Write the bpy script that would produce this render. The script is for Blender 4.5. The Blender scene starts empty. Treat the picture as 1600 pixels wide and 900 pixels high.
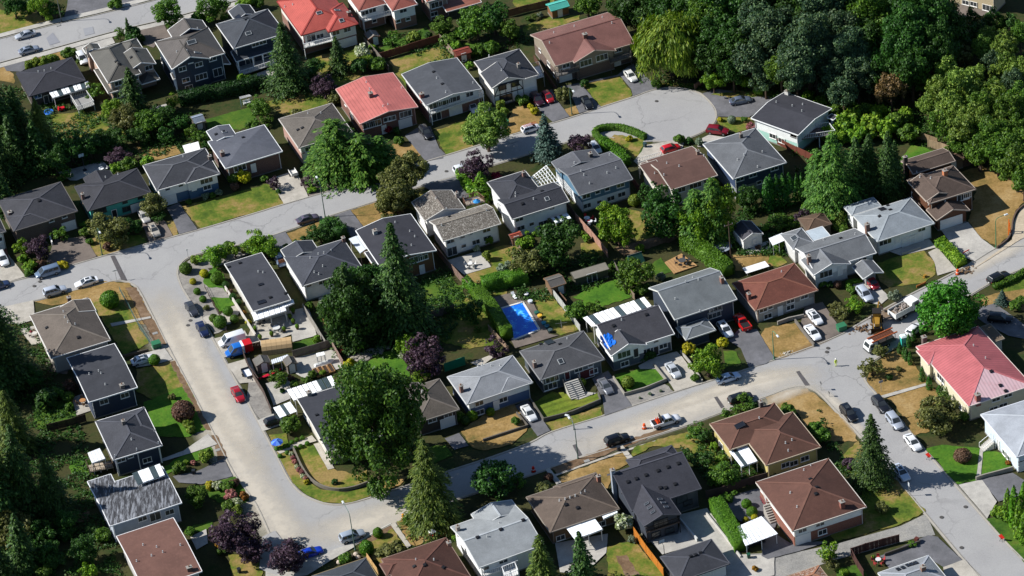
import bpy, math, random
import numpy as np
from mathutils import Vector, Matrix
random.seed(7); rng = np.random.default_rng(7)
scene = bpy.context.scene
R = math.radians
# ---------------------------------------------------------------- camera
CAM_F, CAM_PITCH, CAM_ROLL, CAM_H, CAM_Y = 5300.0, R(35.5), R(-6.7), 378.0, -530.0
cam = bpy.data.cameras.new('camera'); cam_ob = bpy.data.objects.new('camera', cam)
scene.collection.objects.link(cam_ob)
cam.sensor_width = 36.0; cam.lens = CAM_F / 1600 * 36
cam.clip_start = 5; cam.clip_end = 6000
cam_ob.matrix_world = (Matrix.Translation((0, CAM_Y, CAM_H)) @ Matrix.Rotation(math.pi/2 - CAM_PITCH, 4, 'X')
                       @ Matrix.Rotation(CAM_ROLL, 4, 'Z'))
scene.camera = cam_ob
scene.render.resolution_x, scene.render.resolution_y = 1024, 576
# ---------------------------------------------------------------- sky and sun
SUN_ELEV, SUN_SHADOW_DIR = R(37.5), R(-6.0)
world = bpy.data.worlds.new('World'); scene.world = world; world.use_nodes = True
wn = world.node_tree; wn.nodes.clear()
sky = wn.nodes.new('ShaderNodeTexSky'); sky.sky_type = 'NISHITA'; sky.sun_disc = False
sky.sun_elevation = SUN_ELEV; sky.ozone_density = 4.0; sky.dust_density = .3
sx, sy = -math.cos(SUN_SHADOW_DIR), -math.sin(SUN_SHADOW_DIR)
sky.sun_rotation = math.atan2(sx, sy)
bg = wn.nodes.new('ShaderNodeBackground'); bg.inputs['Strength'].default_value = 0.072
wo = wn.nodes.new('ShaderNodeOutputWorld')
wn.links.new(sky.outputs[0], bg.inputs[0]); wn.links.new(bg.outputs[0], wo.inputs[0])
sun = bpy.data.lights.new('sun', 'SUN'); sun.energy = 5.0; sun.angle = R(0.5); sun.color = (1.0, 0.985, 0.955)
sun_ob = bpy.data.objects.new('sun', sun); scene.collection.objects.link(sun_ob)
_d = Vector((math.cos(SUN_ELEV)*math.cos(SUN_SHADOW_DIR), math.cos(SUN_ELEV)*math.sin(SUN_SHADOW_DIR), -math.sin(SUN_ELEV)))
sun_ob.rotation_euler = _d.to_track_quat('-Z', 'Y').to_euler(); sun_ob.location = (-60, 0, 120)
vs = scene.view_settings; vs.view_transform = 'Standard'; vs.look = 'None'; vs.exposure = 0.56; vs.gamma = 1.0
vs.use_curve_mapping = False
cy = scene.cycles; cy.max_bounces = 5; cy.diffuse_bounces = 2; cy.glossy_bounces = 2; cy.transmission_bounces = 2
cy.transparent_max_bounces = 6; cy.use_denoising = True; cy.caustics_reflective = False; cy.caustics_refractive = False
# ---------------------------------------------------------------- where things stand
OX = OY = 0.0
def tile(c, r):
    global OX, OY
    OX, OY = c*400.0, r*225.0
def full():
    "coordinates of the whole picture, times four"
    tile(0, 0)
def at(x, y, z=0.0):
    X = OX + x/4 - 800; Y = 450 - (OY + y/4)
    c, s = math.cos(CAM_ROLL), math.sin(CAM_ROLL)
    X, Y = c*X - s*Y, s*X + c*Y
    d = (X, CAM_F*math.cos(CAM_PITCH) + Y*math.sin(CAM_PITCH), -CAM_F*math.sin(CAM_PITCH) + Y*math.cos(CAM_PITCH))
    t = (z - CAM_H)/d[2]
    return Vector((d[0]*t, d[1]*t + CAM_Y, z))
CAM_O = Vector((0, CAM_Y, CAM_H))
def ppm(x, y):
    "quarter pixels per metre across, at a place"
    return 40/(at(x+40, y) - at(x, y)).length
GRID = R(17.8)
# ---------------------------------------------------------------- objects
COL = scene.collection
def link(o): COL.objects.link(o); return o
def tag(o, label, cat, group=None):
    o['label'] = label; o['category'] = cat
    if group: o['group'] = group
    return o
THINGS = []
def thing(name, label, cat, loc=(0, 0, 0), rz=0.0, group=None):
    o = bpy.data.objects.new(name, None); o.empty_display_size = 0.2
    o.location = loc; o.rotation_euler = (0, 0, rz); link(o)
    THINGS.append(o); return tag(o, label, cat, group)
def obj(name, me, parent=None, loc=(0, 0, 0), rz=0.0, scale=None):
    o = bpy.data.objects.new(name, me); link(o); o.parent = parent
    o.location = loc; o.rotation_euler = (0, 0, rz)
    if scale is not None: o.scale = scale
    return o
def single(name, me, label, cat, loc=(0, 0, 0), rz=0.0, group=None, scale=None):
    o = obj(name, me, None, loc, rz, scale); THINGS.append(o); return tag(o, label, cat, group)
class MB:
    def __init__(s): s.v = []; s.f = []
    def add(s, vs, fs):
        n = len(s.v); s.v += [tuple(v) for v in vs]; s.f += [tuple(i+n for i in f) for f in fs]; return s
    def box(s, x0, x1, y0, y1, z0, z1):
        return s.add([(x0,y0,z0),(x1,y0,z0),(x1,y1,z0),(x0,y1,z0),(x0,y0,z1),(x1,y0,z1),(x1,y1,z1),(x0,y1,z1)],
            [(3,2,1,0),(4,5,6,7),(0,1,5,4),(1,2,6,5),(2,3,7,6),(3,0,4,7)])
    def bar(s, a, b, w, h, up=(0, 0, 1)):
        a = Vector(a); b = Vector(b); d = (b-a)
        if d.length < 1e-6: return s
        d.normalize(); up = Vector(up)
        if abs(d.dot(up)) > .99: up = Vector((1, 0, 0))
        sd = d.cross(up).normalized(); u = sd.cross(d)
        vs = []
        for p in (a, b):
            for i, j in ((-1,-1),(1,-1),(1,1),(-1,1)): vs.append(p + sd*(w/2*i) + u*(h/2*j))
        return s.add(vs, [(3,2,1,0),(4,5,6,7),(0,1,5,4),(1,2,6,5),(2,3,7,6),(3,0,4,7)])
    def cyl(s, a, b, r0, r1=None, n=8):
        a = Vector(a); b = Vector(b); r1 = r0 if r1 is None else r1
        d = (b-a).normalized(); up = Vector((0,0,1)) if abs(d.z) < .95 else Vector((1,0,0))
        x = d.cross(up).normalized(); y = d.cross(x); vs = []
        for p, r in ((a, r0), (b, r1)):
            for i in range(n):
                t = 2*math.pi*i/n; vs.append(p + x*(r*math.cos(t)) + y*(r*math.sin(t)))
        return s.add(vs, [tuple(range(n-1,-1,-1)), tuple(range(n, 2*n))] + [(i, (i+1)%n, n+(i+1)%n, n+i) for i in range(n)])
    def lathe(s, prof, n=12, c=(0, 0, 0)):
        vs = []; m = len(prof)
        for r, z in prof:
            for i in range(n):
                t = 2*math.pi*i/n; vs.append((c[0]+r*math.cos(t), c[1]+r*math.sin(t), c[2]+z))
        fs = [(k*n+i, k*n+(i+1)%n, (k+1)*n+(i+1)%n, (k+1)*n+i) for k in range(m-1) for i in range(n)]
        fs += [tuple(range(n-1,-1,-1)), tuple(range((m-1)*n, m*n))]
        return s.add(vs, fs)
    def mesh(s, mat, smooth=False):
        me = bpy.data.meshes.new('m'); me.from_pydata(s.v, [], s.f); me.materials.append(mat)
        if smooth: me.polygons.foreach_set('use_smooth', [True]*len(me.polygons))
        return me
def part(name, mb, mat, parent, **k): return obj(name, mb.mesh(mat), parent, **k)
# ---------------------------------------------------------------- materials
def srgb(h):
    h = h.lstrip('#'); c = [int(h[i:i+2], 16)/255 for i in (0, 2, 4)]
    return tuple(((x/12.92) if x <= .04045 else ((x+.055)/1.055)**2.4) for x in c) + (1,)
MATS = {}
def newmat(name):
    m = bpy.data.materials.new(name); m.use_nodes = True
    nt = m.node_tree; b = nt.nodes['Principled BSDF']; return m, nt, b
def N(nt, t, **kw):
    n = nt.nodes.new(t)
    for k, v in kw.items(): setattr(n, k, v)
    return n
def noise(nt, vec, scale, detail=3, rough=.6):
    n = N(nt, 'ShaderNodeTexNoise'); n.inputs['Scale'].default_value = scale; n.inputs['Detail'].default_value = detail
    n.inputs['Roughness'].default_value = rough
    if vec is not None: nt.links.new(vec, n.inputs['Vector'])
    return n.outputs['Fac']
def ramp(nt, fac, stops):
    r = N(nt, 'ShaderNodeValToRGB'); e = r.color_ramp.elements
    while len(e) < len(stops): e.new(.5)
    for i, (p, c) in enumerate(stops): e[i].position = p; e[i].color = c
    nt.links.new(fac, r.inputs[0]); return r.outputs[0]
def mixc(nt, fac, a, b, mode='MIX'):
    n = N(nt, 'ShaderNodeMix', data_type='RGBA', blend_type=mode)
    if isinstance(fac, float): n.inputs[0].default_value = fac
    else: nt.links.new(fac, n.inputs[0])
    for s, i in ((a, 6), (b, 7)):
        if isinstance(s, tuple): n.inputs[i].default_value = s
        else: nt.links.new(s, n.inputs[i])
    return n.outputs[2]
def mth(nt, op, a, b=0.0):
    n = N(nt, 'ShaderNodeMath', operation=op)
    for s, i in ((a, 0), (b, 1)):
        if isinstance(s, (int, float)): n.inputs[i].default_value = s
        else: nt.links.new(s, n.inputs[i])
    return n.outputs[0]
def dark(c, k): return (c[0]*k, c[1]*k, c[2]*k, 1)
def bump(nt, b, h, dist, strength=1.0):
    n = N(nt, 'ShaderNodeBump'); n.inputs['Distance'].default_value = dist; n.inputs['Strength'].default_value = strength
    nt.links.new(h, n.inputs['Height']); nt.links.new(n.outputs[0], b.inputs['Normal'])
def pos(nt): return N(nt, 'ShaderNodeNewGeometry').outputs['Position']
def plain(hexc, rough=.6, metal=0.0, var=.12, spec=.3):
    k = ('plain', hexc, rough, metal, var)
    if k in MATS: return MATS[k]
    m, nt, b = newmat('paint_' + hexc); c = srgb(hexc)
    f = noise(nt, pos(nt), 1.3, 4)
    nt.links.new(mixc(nt, f, dark(c, 1-var), dark(c, 1+var)), b.inputs['Base Color'])
    b.inputs['Roughness'].default_value = rough; b.inputs['Metallic'].default_value = metal
    b.inputs['Specular IOR Level'].default_value = spec
    MATS[k] = m; return m
def roofmat(hexc, style='shingle'):
    k = ('roof', hexc, style)
    if k in MATS: return MATS[k]
    m, nt, b = newmat('roof_' + style); c = srgb(hexc); p = pos(nt)
    if max(c[:3])-min(c[:3]) < .03: c = (c[0]*1.02, c[1]*1.02, c[2]*1.0, 1)
    sep = N(nt, 'ShaderNodeSeparateXYZ'); nt.links.new(p, sep.inputs[0])
    big = noise(nt, p, .35, 4); fine = noise(nt, p, 5.0, 4, .75)
    col = mixc(nt, ramp(nt, big, [(.3, (0, 0, 0, 1)), (.7, (1, 1, 1, 1))]), dark(c, .74), dark(c, 1.3))
    amt = {'shingle': .22, 'tile': .2, 'flat': .12, 'shake': .55, 'moss': .3, 'worn': .15, 'metal': .08}[style]
    col = mixc(nt, fine, mixc(nt, 0.75, col, dark(c, 1-2.4*amt)), mixc(nt, 0.75, dark(c, 1+2.6*amt), col))
    # stains that run down the slope
    w = N(nt, 'ShaderNodeMapping'); w.inputs['Scale'].default_value = (1.6, 1.6, .25); nt.links.new(p, w.inputs[0])
    st = noise(nt, w.outputs[0], 1.0, 5, .7)
    if style in ('shingle', 'flat', 'shake'):
        stain = ramp(nt, st, [(.5, (0, 0, 0, 1)), (.8, (1, 1, 1, 1))])
        col = mixc(nt, mth(nt, 'MULTIPLY', stain, .35), col, dark(c, 1.7) if sum(c[:3]) < .36 else dark(c, .5))
    if style == 'shake':
        v = N(nt, 'ShaderNodeTexVoronoi'); v.inputs['Scale'].default_value = 7.5; nt.links.new(p, v.inputs['Vector'])
        sp = N(nt, 'ShaderNodeSeparateColor'); nt.links.new(v.outputs['Color'], sp.inputs[0])
        col = mixc(nt, mth(nt, 'POWER', sp.outputs[0], 5.0), col, srgb('#b8b2a6'))
        col = mixc(nt, mth(nt, 'POWER', sp.outputs[1], 4.0), col, dark(c, .4))
    if style == 'moss':
        w2 = N(nt, 'ShaderNodeMapping'); w2.inputs['Rotation'].default_value = (0, 0, -GRID); w2.inputs['Scale'].default_value = (2.6, .35, 1)
        nt.links.new(p, w2.inputs[0])
        s2 = noise(nt, w2.outputs[0], 1.0, 6, .75)
        f = ramp(nt, s2, [(.47, (0, 0, 0, 1)), (.62, (1, 1, 1, 1))])
        col = mixc(nt, f, srgb('#3a3a3c'), mixc(nt, big, srgb('#77797e'), srgb('#a2a4a8')))
    if style == 'worn':
        # old paint bleached on the front slope, ribs that run down each slope
        gn = N(nt, 'ShaderNodeNewGeometry').outputs['True Normal']
        dt = N(nt, 'ShaderNodeVectorMath', operation='DOT_PRODUCT'); nt.links.new(gn, dt.inputs[0]); dt.inputs[1].default_value = (.306, -.952, 0)
        f = ramp(nt, mth(nt, 'ADD', dt.outputs['Value'], mth(nt, 'MULTIPLY', mth(nt, 'SUBTRACT', noise(nt, p, .5, 5, .7), .5), .5)), [(.12, (0, 0, 0, 1)), (.3, (1, 1, 1, 1))])
        col = mixc(nt, mth(nt, 'MULTIPLY', f, .72), col, srgb('#cdb6b8'))
        cr = N(nt, 'ShaderNodeVectorMath', operation='CROSS_PRODUCT'); nt.links.new(gn, cr.inputs[0]); cr.inputs[1].default_value = (0, 0, 1)
        nm = N(nt, 'ShaderNodeVectorMath', operation='NORMALIZE'); nt.links.new(cr.outputs[0], nm.inputs[0])
        d2 = N(nt, 'ShaderNodeVectorMath', operation='DOT_PRODUCT'); nt.links.new(nm.outputs[0], d2.inputs[0]); nt.links.new(p, d2.inputs[1])
        rib = ramp(nt, mth(nt, 'FRACT', mth(nt, 'DIVIDE', d2.outputs['Value'], .62)), [(0, (.6, .6, .6, 1)), (.2, (1, 1, 1, 1)), (.55, (1.25, 1.2, 1.2, 1)), (.8, (1, 1, 1, 1)), (1, (.6, .6, .6, 1))])
        col = mixc(nt, .5, col, rib, 'MULTIPLY')
    if style in ('tile', 'shingle', 'metal'):
        fr = {'tile': 9.0, 'worn': 11.0, 'metal': 9.0, 'shingle': 20.0}[style]
        wv = mth(nt, 'FRACT', mth(nt, 'MULTIPLY', sep.outputs[2], fr))
        dk = ramp(nt, wv, [(0, (1, 1, 1, 1)), (.8, (1, 1, 1, 1)), (.96, (.62, .62, .62, 1))])
        col = mixc(nt, 1.0 if style != 'shingle' else .45, col, dk, 'MULTIPLY')
        bump(nt, b, mth(nt, 'ADD', wv, mth(nt, 'MULTIPLY', fine, .5)), .05, .6)
    else:
        bump(nt, b, fine, .04, .4)
    nt.links.new(col, b.inputs['Base Color'])
    b.inputs['Roughness'].default_value = .5 if style in ('metal', 'worn', 'tile') else .85
    b.inputs['Specular IOR Level'].default_value = .25
    MATS[k] = m; return m
def sidingmat(hexc, step=.22):
    k = ('siding', hexc)
    if k in MATS: return MATS[k]
    m, nt, b = newmat('siding'); c = srgb(hexc); p = pos(nt)
    if min(c[:3]) > .6: c = tuple(min(.9, x*1.18) for x in c[:3])+(1,)
    sep = N(nt, 'ShaderNodeSeparateXYZ'); nt.links.new(p, sep.inputs[0])
    wv = mth(nt, 'FRACT', mth(nt, 'DIVIDE', sep.outputs[2], step))
    f = noise(nt, p, .9, 4)
    col = mixc(nt, f, dark(c, .8), dark(c, 1.12))
    col = mixc(nt, 1.0, col, ramp(nt, wv, [(0, (.75, .75, .75, 1)), (.15, (1, 1, 1, 1))]), 'MULTIPLY')
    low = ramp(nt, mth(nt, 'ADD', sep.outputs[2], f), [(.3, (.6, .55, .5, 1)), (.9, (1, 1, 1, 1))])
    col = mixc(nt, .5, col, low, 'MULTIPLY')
    bump(nt, b, wv, .03, .5)
    nt.links.new(col, b.inputs['Base Color']); b.inputs['Roughness'].default_value = .6
    MATS[k] = m; return m
def brickmat(hexc):
    k = ('brick', hexc)
    if k in MATS: return MATS[k]
    m, nt, b = newmat('brickwork'); c = srgb(hexc); p = pos(nt)
    mp = N(nt, 'ShaderNodeMapping'); mp.inputs['Rotation'].default_value = (R(90), 0, -GRID); nt.links.new(p, mp.inputs[0])
    br = N(nt, 'ShaderNodeTexBrick'); br.inputs['Scale'].default_value = 4.0; nt.links.new(mp.outputs[0], br.inputs['Vector'])
    br.inputs['Color1'].default_value = dark(c, .75); br.inputs['Color2'].default_value = dark(c, 1.25); br.inputs['Mortar'].default_value = dark((.3, .28, .25), .8)
    br.inputs['Mortar Size'].default_value = .012
    nt.links.new(mixc(nt, .4, br.outputs[0], mixc(nt, noise(nt, p, 3.0), dark(c, .7), dark(c, 1.3))), b.inputs['Base Color']); b.inputs['Roughness'].default_value = .85
    MATS[k] = m; return m
def glassmat():
    if 'glass' in MATS: return MATS['glass']
    m, nt, b = newmat('window_glass')
    f = noise(nt, pos(nt), .6, 2)
    nt.links.new(mixc(nt, f, (.008, .010, .012, 1), (.07, .08, .085, 1)), b.inputs['Base Color'])
    b.inputs['Roughness'].default_value = .06; b.inputs['Specular IOR Level'].default_value = .6
    MATS['glass'] = m; return m
def leafmat(name, c1, c2, c3=None, trans=.24):
    k = ('leaf', name)
    if k in MATS: return MATS[k]
    m, nt, b = newmat('leaves_' + name)
    g = N(nt, 'ShaderNodeNewGeometry'); oi = N(nt, 'ShaderNodeObjectInfo')
    p = g.outputs['Position']
    base = mixc(nt, noise(nt, p, .8, 3), srgb(c1), srgb(c2))
    base = mixc(nt, mth(nt, 'POWER', g.outputs['Random Per Island'], 2.2), base, srgb(c3 or c2))
    hv = N(nt, 'ShaderNodeHueSaturation'); nt.links.new(base, hv.inputs['Color'])
    nt.links.new(mth(nt, 'ADD', mth(nt, 'MULTIPLY', oi.outputs['Random'], .28), .94), hv.inputs['Value'])
    nt.links.new(mth(nt, 'ADD', mth(nt, 'MULTIPLY', oi.outputs['Random'], .02), .494), hv.inputs['Hue']); hv.inputs['Saturation'].default_value = 1.08
    col = hv.outputs[0]
    nt.links.new(col, b.inputs['Base Color']); b.inputs['Roughness'].default_value = .55; b.inputs['Specular IOR Level'].default_value = .25
    tr = N(nt, 'ShaderNodeBsdfTranslucent'); nt.links.new(mixc(nt, 1.0, col, (1.1, 1.25, .5, 1), 'MULTIPLY'), tr.inputs[0])
    mx = N(nt, 'ShaderNodeMixShader'); mx.inputs[0].default_value = trans
    nt.links.new(b.outputs[0], mx.inputs[1]); nt.links.new(tr.outputs[0], mx.inputs[2])
    nt.links.new(mx.outputs[0], nt.nodes['Material Output'].inputs[0])
    MATS[k] = m; return m
def groundmat(name, cols, scale=.12, fine=3.0, stripe=None, bumpd=.05, contrast=(.35, .65), cracks=False, grain=(.62, 1.28)):
    k = ('g', name)
    if k in MATS: return MATS[k]
    m, nt, b = newmat(name); p = pos(nt)
    cs = [srgb(c) for c in cols]
    n1 = noise(nt, p, scale, 5, .62); n2 = noise(nt, p, fine, 4, .8); n3 = noise(nt, p, scale*4.3, 4, .7)
    mixf = mth(nt, 'ADD', mth(nt, 'MULTIPLY', n1, .65), mth(nt, 'MULTIPLY', n3, .35))
    lo, hi = contrast
    stops = [(lo + (hi-lo)*i/max(1, len(cs)-1), c) for i, c in enumerate(cs)]
    col = ramp(nt, mixf, stops)
    col = mixc(nt, 1.0, col, ramp(nt, n2, [(.25, (grain[0],)*3+(1,)), (.75, (grain[1],)*3+(1,))]), 'MULTIPLY')
    if cracks:
        wob = N(nt, 'ShaderNodeTexNoise'); wob.inputs['Scale'].default_value = .6; nt.links.new(p, wob.inputs['Vector'])
        ad = N(nt, 'ShaderNodeVectorMath', operation='MULTIPLY_ADD'); nt.links.new(wob.outputs['Color'], ad.inputs[0]); ad.inputs[1].default_value = (3, 3, 0); nt.links.new(p, ad.inputs[2])
        v = N(nt, 'ShaderNodeTexVoronoi', feature='DISTANCE_TO_EDGE'); v.inputs['Scale'].default_value = .11; nt.links.new(ad.outputs[0], v.inputs['Vector'])
        ck = ramp(nt, v.outputs['Distance'], [(0, (.62, .62, .63, 1)), (.012, (.8, .8, .8, 1)), (.02, (1, 1, 1, 1))])
        msk = ramp(nt, noise(nt, p, .045, 3), [(.45, (0, 0, 0, 1)), (.6, (1, 1, 1, 1))])
        col = mixc(nt, mth(nt, 'MULTIPLY', msk, .8), col, mixc(nt, 1.0, col, ck, 'MULTIPLY'))
        st = ramp(nt, noise(nt, p, .9, 2), [(.68, (1, 1, 1, 1)), (.78, (.72, .71, .7, 1))]); col = mixc(nt, .6, col, mixc(nt, 1.0, col, st, 'MULTIPLY'))
    if stripe:
        mp = N(nt, 'ShaderNodeMapping'); mp.inputs['Rotation'].default_value = (0, 0, -GRID); nt.links.new(p, mp.inputs[0])
        sp = N(nt, 'ShaderNodeSeparateXYZ'); nt.links.new(mp.outputs[0], sp.inputs[0])
        w = mth(nt, 'SINE', mth(nt, 'ADD', mth(nt, 'MULTIPLY', sp.outputs[0 if stripe > 0 else 1], abs(stripe)), mth(nt, 'MULTIPLY', n3, 3.0)))
        col = mixc(nt, 1.0, col, ramp(nt, mth(nt, 'MULTIPLY_ADD', w, .5), [(0, (.82, .82, .82, 1)), (.5, (1.15, 1.15, 1.1, 1))]), 'MULTIPLY')
    nt.links.new(col, b.inputs['Base Color']); b.inputs['Roughness'].default_value = .9; b.inputs['Specular IOR Level'].default_value = .15
    bump(nt, b, n2, bumpd, .7)
    MATS[k] = m; return m
GREEN = lambda: groundmat('lawn_green', ['#2a4614', '#3a581a', '#4a641e', '#5a6426'], .15, 2.6)
LUSH = lambda: groundmat('lawn_lush', ['#2e5016', '#3e641a', '#4c701e', '#5a6c26'], .2, 2.6)
MIXED = lambda: groundmat('lawn_mixed', ['#40541a', '#586822', '#746e32', '#8c7648'], .13, 2.4, contrast=(.39, .58))
DRY = lambda: groundmat('lawn_dry', ['#60582e', '#80693c', '#927648', '#9e8458'], .13, 2.4, contrast=(.36, .62))
STRIPED = lambda: groundmat('lawn_striped', ['#4c601c', '#626f24', '#75752e'], .13, 2.4, stripe=-3.4)
YARD = lambda: groundmat('yard_soil', ['#202c12', '#2f3c1a', '#403f22', '#383822', '#283416'], .16, 2.2, contrast=(.3, .7))
ASPH = lambda: groundmat('driveway_asphalt', ['#565658', '#656466', '#727174'], .2, 6.0, bumpd=.01, grain=(.78, 1.16))
BROWNDRIVE = lambda: groundmat('driveway_aggregate', ['#5e5650', '#6e645c', '#7a6f66'], .2, 7.0, bumpd=.01, grain=(.78, 1.16))
CONC = lambda: groundmat('concrete', ['#96928b', '#a9a49b', '#b8b3a9'], .25, 5.0, bumpd=.01, grain=(.78, 1.16))
PALE = lambda: groundmat('pale_paving', ['#958f84', '#a8a195', '#b6afa3'], .3, 5.0, bumpd=.01, grain=(.78, 1.16))
ROAD = lambda: groundmat('road_asphalt', ['#8b8987', '#93918f', '#9b9996', '#969492'], .07, 4.0, bumpd=.008, contrast=(.2, .8), cracks=True, grain=(.86, 1.12))
DUST = lambda: groundmat('road_dust', ['#a89a84', '#b5a68f', '#9f9486'], .2, 4.0, bumpd=.01)
DIRT = lambda: groundmat('bare_dirt', ['#5a4634', '#705a44', '#86705a'], .3, 3.5, bumpd=.05)
GRAVEL = lambda: groundmat('gravel_bed', ['#6f6b66', '#86817a', '#9a958c'], .4, 9.0, bumpd=.04)
PATCH = lambda: groundmat('fresh_asphalt', ['#4e4b4b', '#5b5757'], .4, 6.0, bumpd=.01)
# ================================================================ builders
def sheet(name, pts, mat, z, label=None, rough=0.0):
    vs = [at(x, y) for x, y in pts]
    if rough:
        out = []
        for i, a in enumerate(vs):
            b = vs[(i+1) % len(vs)]; d = b-a; n = max(1, int(d.length/.8)); q = Vector((-d.y, d.x, 0)).normalized() if d.length > 0 else d
            for j in range(n): out.append(a+d*(j/n)+q*random.uniform(-rough, rough))
        vs = out
    c = sum(vs, Vector())/len(vs)
    me = bpy.data.meshes.new('m')
    v = [(p.x-c.x, p.y-c.y, 0) for p in vs]
    area = sum(v[i][0]*v[(i+1) % len(v)][1]-v[(i+1) % len(v)][0]*v[i][1] for i in range(len(v)))
    f = list(range(len(v)))
    if area < 0: f.reverse()
    me.from_pydata(v, [], [f]); me.materials.append(mat)
    o = obj(name, me, None, (c.x, c.y, z)); o['kind'] = 'structure'
    return o
def smooth_line(pts, k=4):
    "Catmull-Rom through points"
    out = []; n = len(pts)
    for i in range(n-1):
        p0 = pts[max(i-1, 0)]; p1 = pts[i]; p2 = pts[i+1]; p3 = pts[min(i+2, n-1)]
        for j in range(k):
            t = j/k
            out.append(tuple(.5*((2*p1[a])+(-p0[a]+p2[a])*t+(2*p0[a]-5*p1[a]+4*p2[a]-p3[a])*t*t+(-p0[a]+3*p1[a]-3*p2[a]+p3[a])*t**3) for a in (0, 1)))
    out.append(tuple(pts[-1])); return out
def strip(name, pts, width, z0, z1, mat, kind='structure', smooth=True, px=True):
    "a ribbon of even width along a line on the ground, with sides"
    P = [at(*p) for p in (smooth_line(pts) if smooth else pts)]
    mb = MB(); n = len(P); L = []; Rr = []
    for i in range(n):
        d = (P[min(i+1, n-1)] - P[max(i-1, 0)]); d.z = 0; d.normalize(); s = Vector((-d.y, d.x, 0))*width/2
        L.append(P[i]+s); Rr.append(P[i]-s)
    vs = []
    for i in range(n):
        for p, z in ((L[i], z0), (Rr[i], z0), (Rr[i], z1), (L[i], z1)): vs.append((p.x, p.y, z))
    fs = [(0, 1, 2, 3), tuple(4*(n-1)+i for i in (3, 2, 1, 0))]
    for i in range(n-1):
        a = 4*i; b = a+4
        fs += [(a+3, a+2, b+2, b+3), (a+2, a+1, b+1, b+2), (a, a+3, b+3, b)]
    mb.add(vs, fs); o = obj(name, mb.mesh(mat))
    if kind: o['kind'] = kind
    return o
# ---------------------------------------------------------------- windows and doors (shared meshes)
_WC = {}
def rectbar(mb, w, h, t, y0, y1):
    mb.box(-w/2, w/2, y0, y1, -h/2, -h/2+t); mb.box(-w/2, w/2, y0, y1, h/2-t, h/2)
    mb.box(-w/2, -w/2+t, y0, y1, -h/2+t, h/2-t); mb.box(w/2-t, w/2, y0, y1, -h/2+t, h/2-t)
SIZES = {'w': (1.7, 1.15), 'W': (2.7, 1.5), 's': (1.1, .85), 'd': (1.1, 2.1), 'g': (2.9, 2.15), 'G': (4.8, 2.15), 'p': (2.1, 2.05), 'n': (.7, .5)}
def opening(parent, kind, loc, rz, frame='#e8e6e0', door='#dcd9d2'):
    w, h = SIZES[kind]; k = (kind, frame, door)
    if k not in _WC:
        fr = MB(); rectbar(fr, w, h, .09, -.07, .0)
        if kind in 'wWp':
            for i in ((1, 2) if kind == 'W' else (1,)):
                x = -w/2 + w*i/(3 if kind == 'W' else 2); fr.box(x-.03, x+.03, -.06, 0, -h/2+.09, h/2-.09)
        if kind in 'dgG':
            pn = MB(); pn.box(-w/2+.09, w/2-.09, -.03, .01, -h/2+.09, h/2-.09)
            nr = 4 if kind in 'gG' else 3; nc = {'d': 2, 'g': 4, 'G': 7}[kind]
            for i in range(nc):
                for j in range(nr):
                    x0 = -w/2+.12+(w-.24)*i/nc; z0 = -h/2+.12+(h-.24)*j/nr
                    pn.box(x0+.05, x0+(w-.24)/nc-.05, -.05, -.03, z0+.05, z0+(h-.24)/nr-.05)
            pm = pn.mesh(plain(door, .5))
        else:
            pn = MB(); pn.box(-w/2+.09, w/2-.09, -.025, .0, -h/2+.09, h/2-.09); pm = pn.mesh(glassmat())
        sl = MB(); sl.box(-w/2-.06, w/2+.06, -.12, 0, -h/2-.07, -h/2)
        _WC[k] = (fr.mesh(plain(frame, .5)), pm, sl.mesh(plain(frame, .5)))
    fm, pm, sm = _WC[k]
    nm = {'d': 'door', 'g': 'garage_door', 'G': 'garage_door'}.get(kind, 'window')
    o = obj(nm, fm, parent, loc, rz)
    obj('door_leaf' if kind in 'dgG' else 'pane', pm, o)
    if kind not in 'dgGp': obj('sill', sm, o)
    return o
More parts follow.
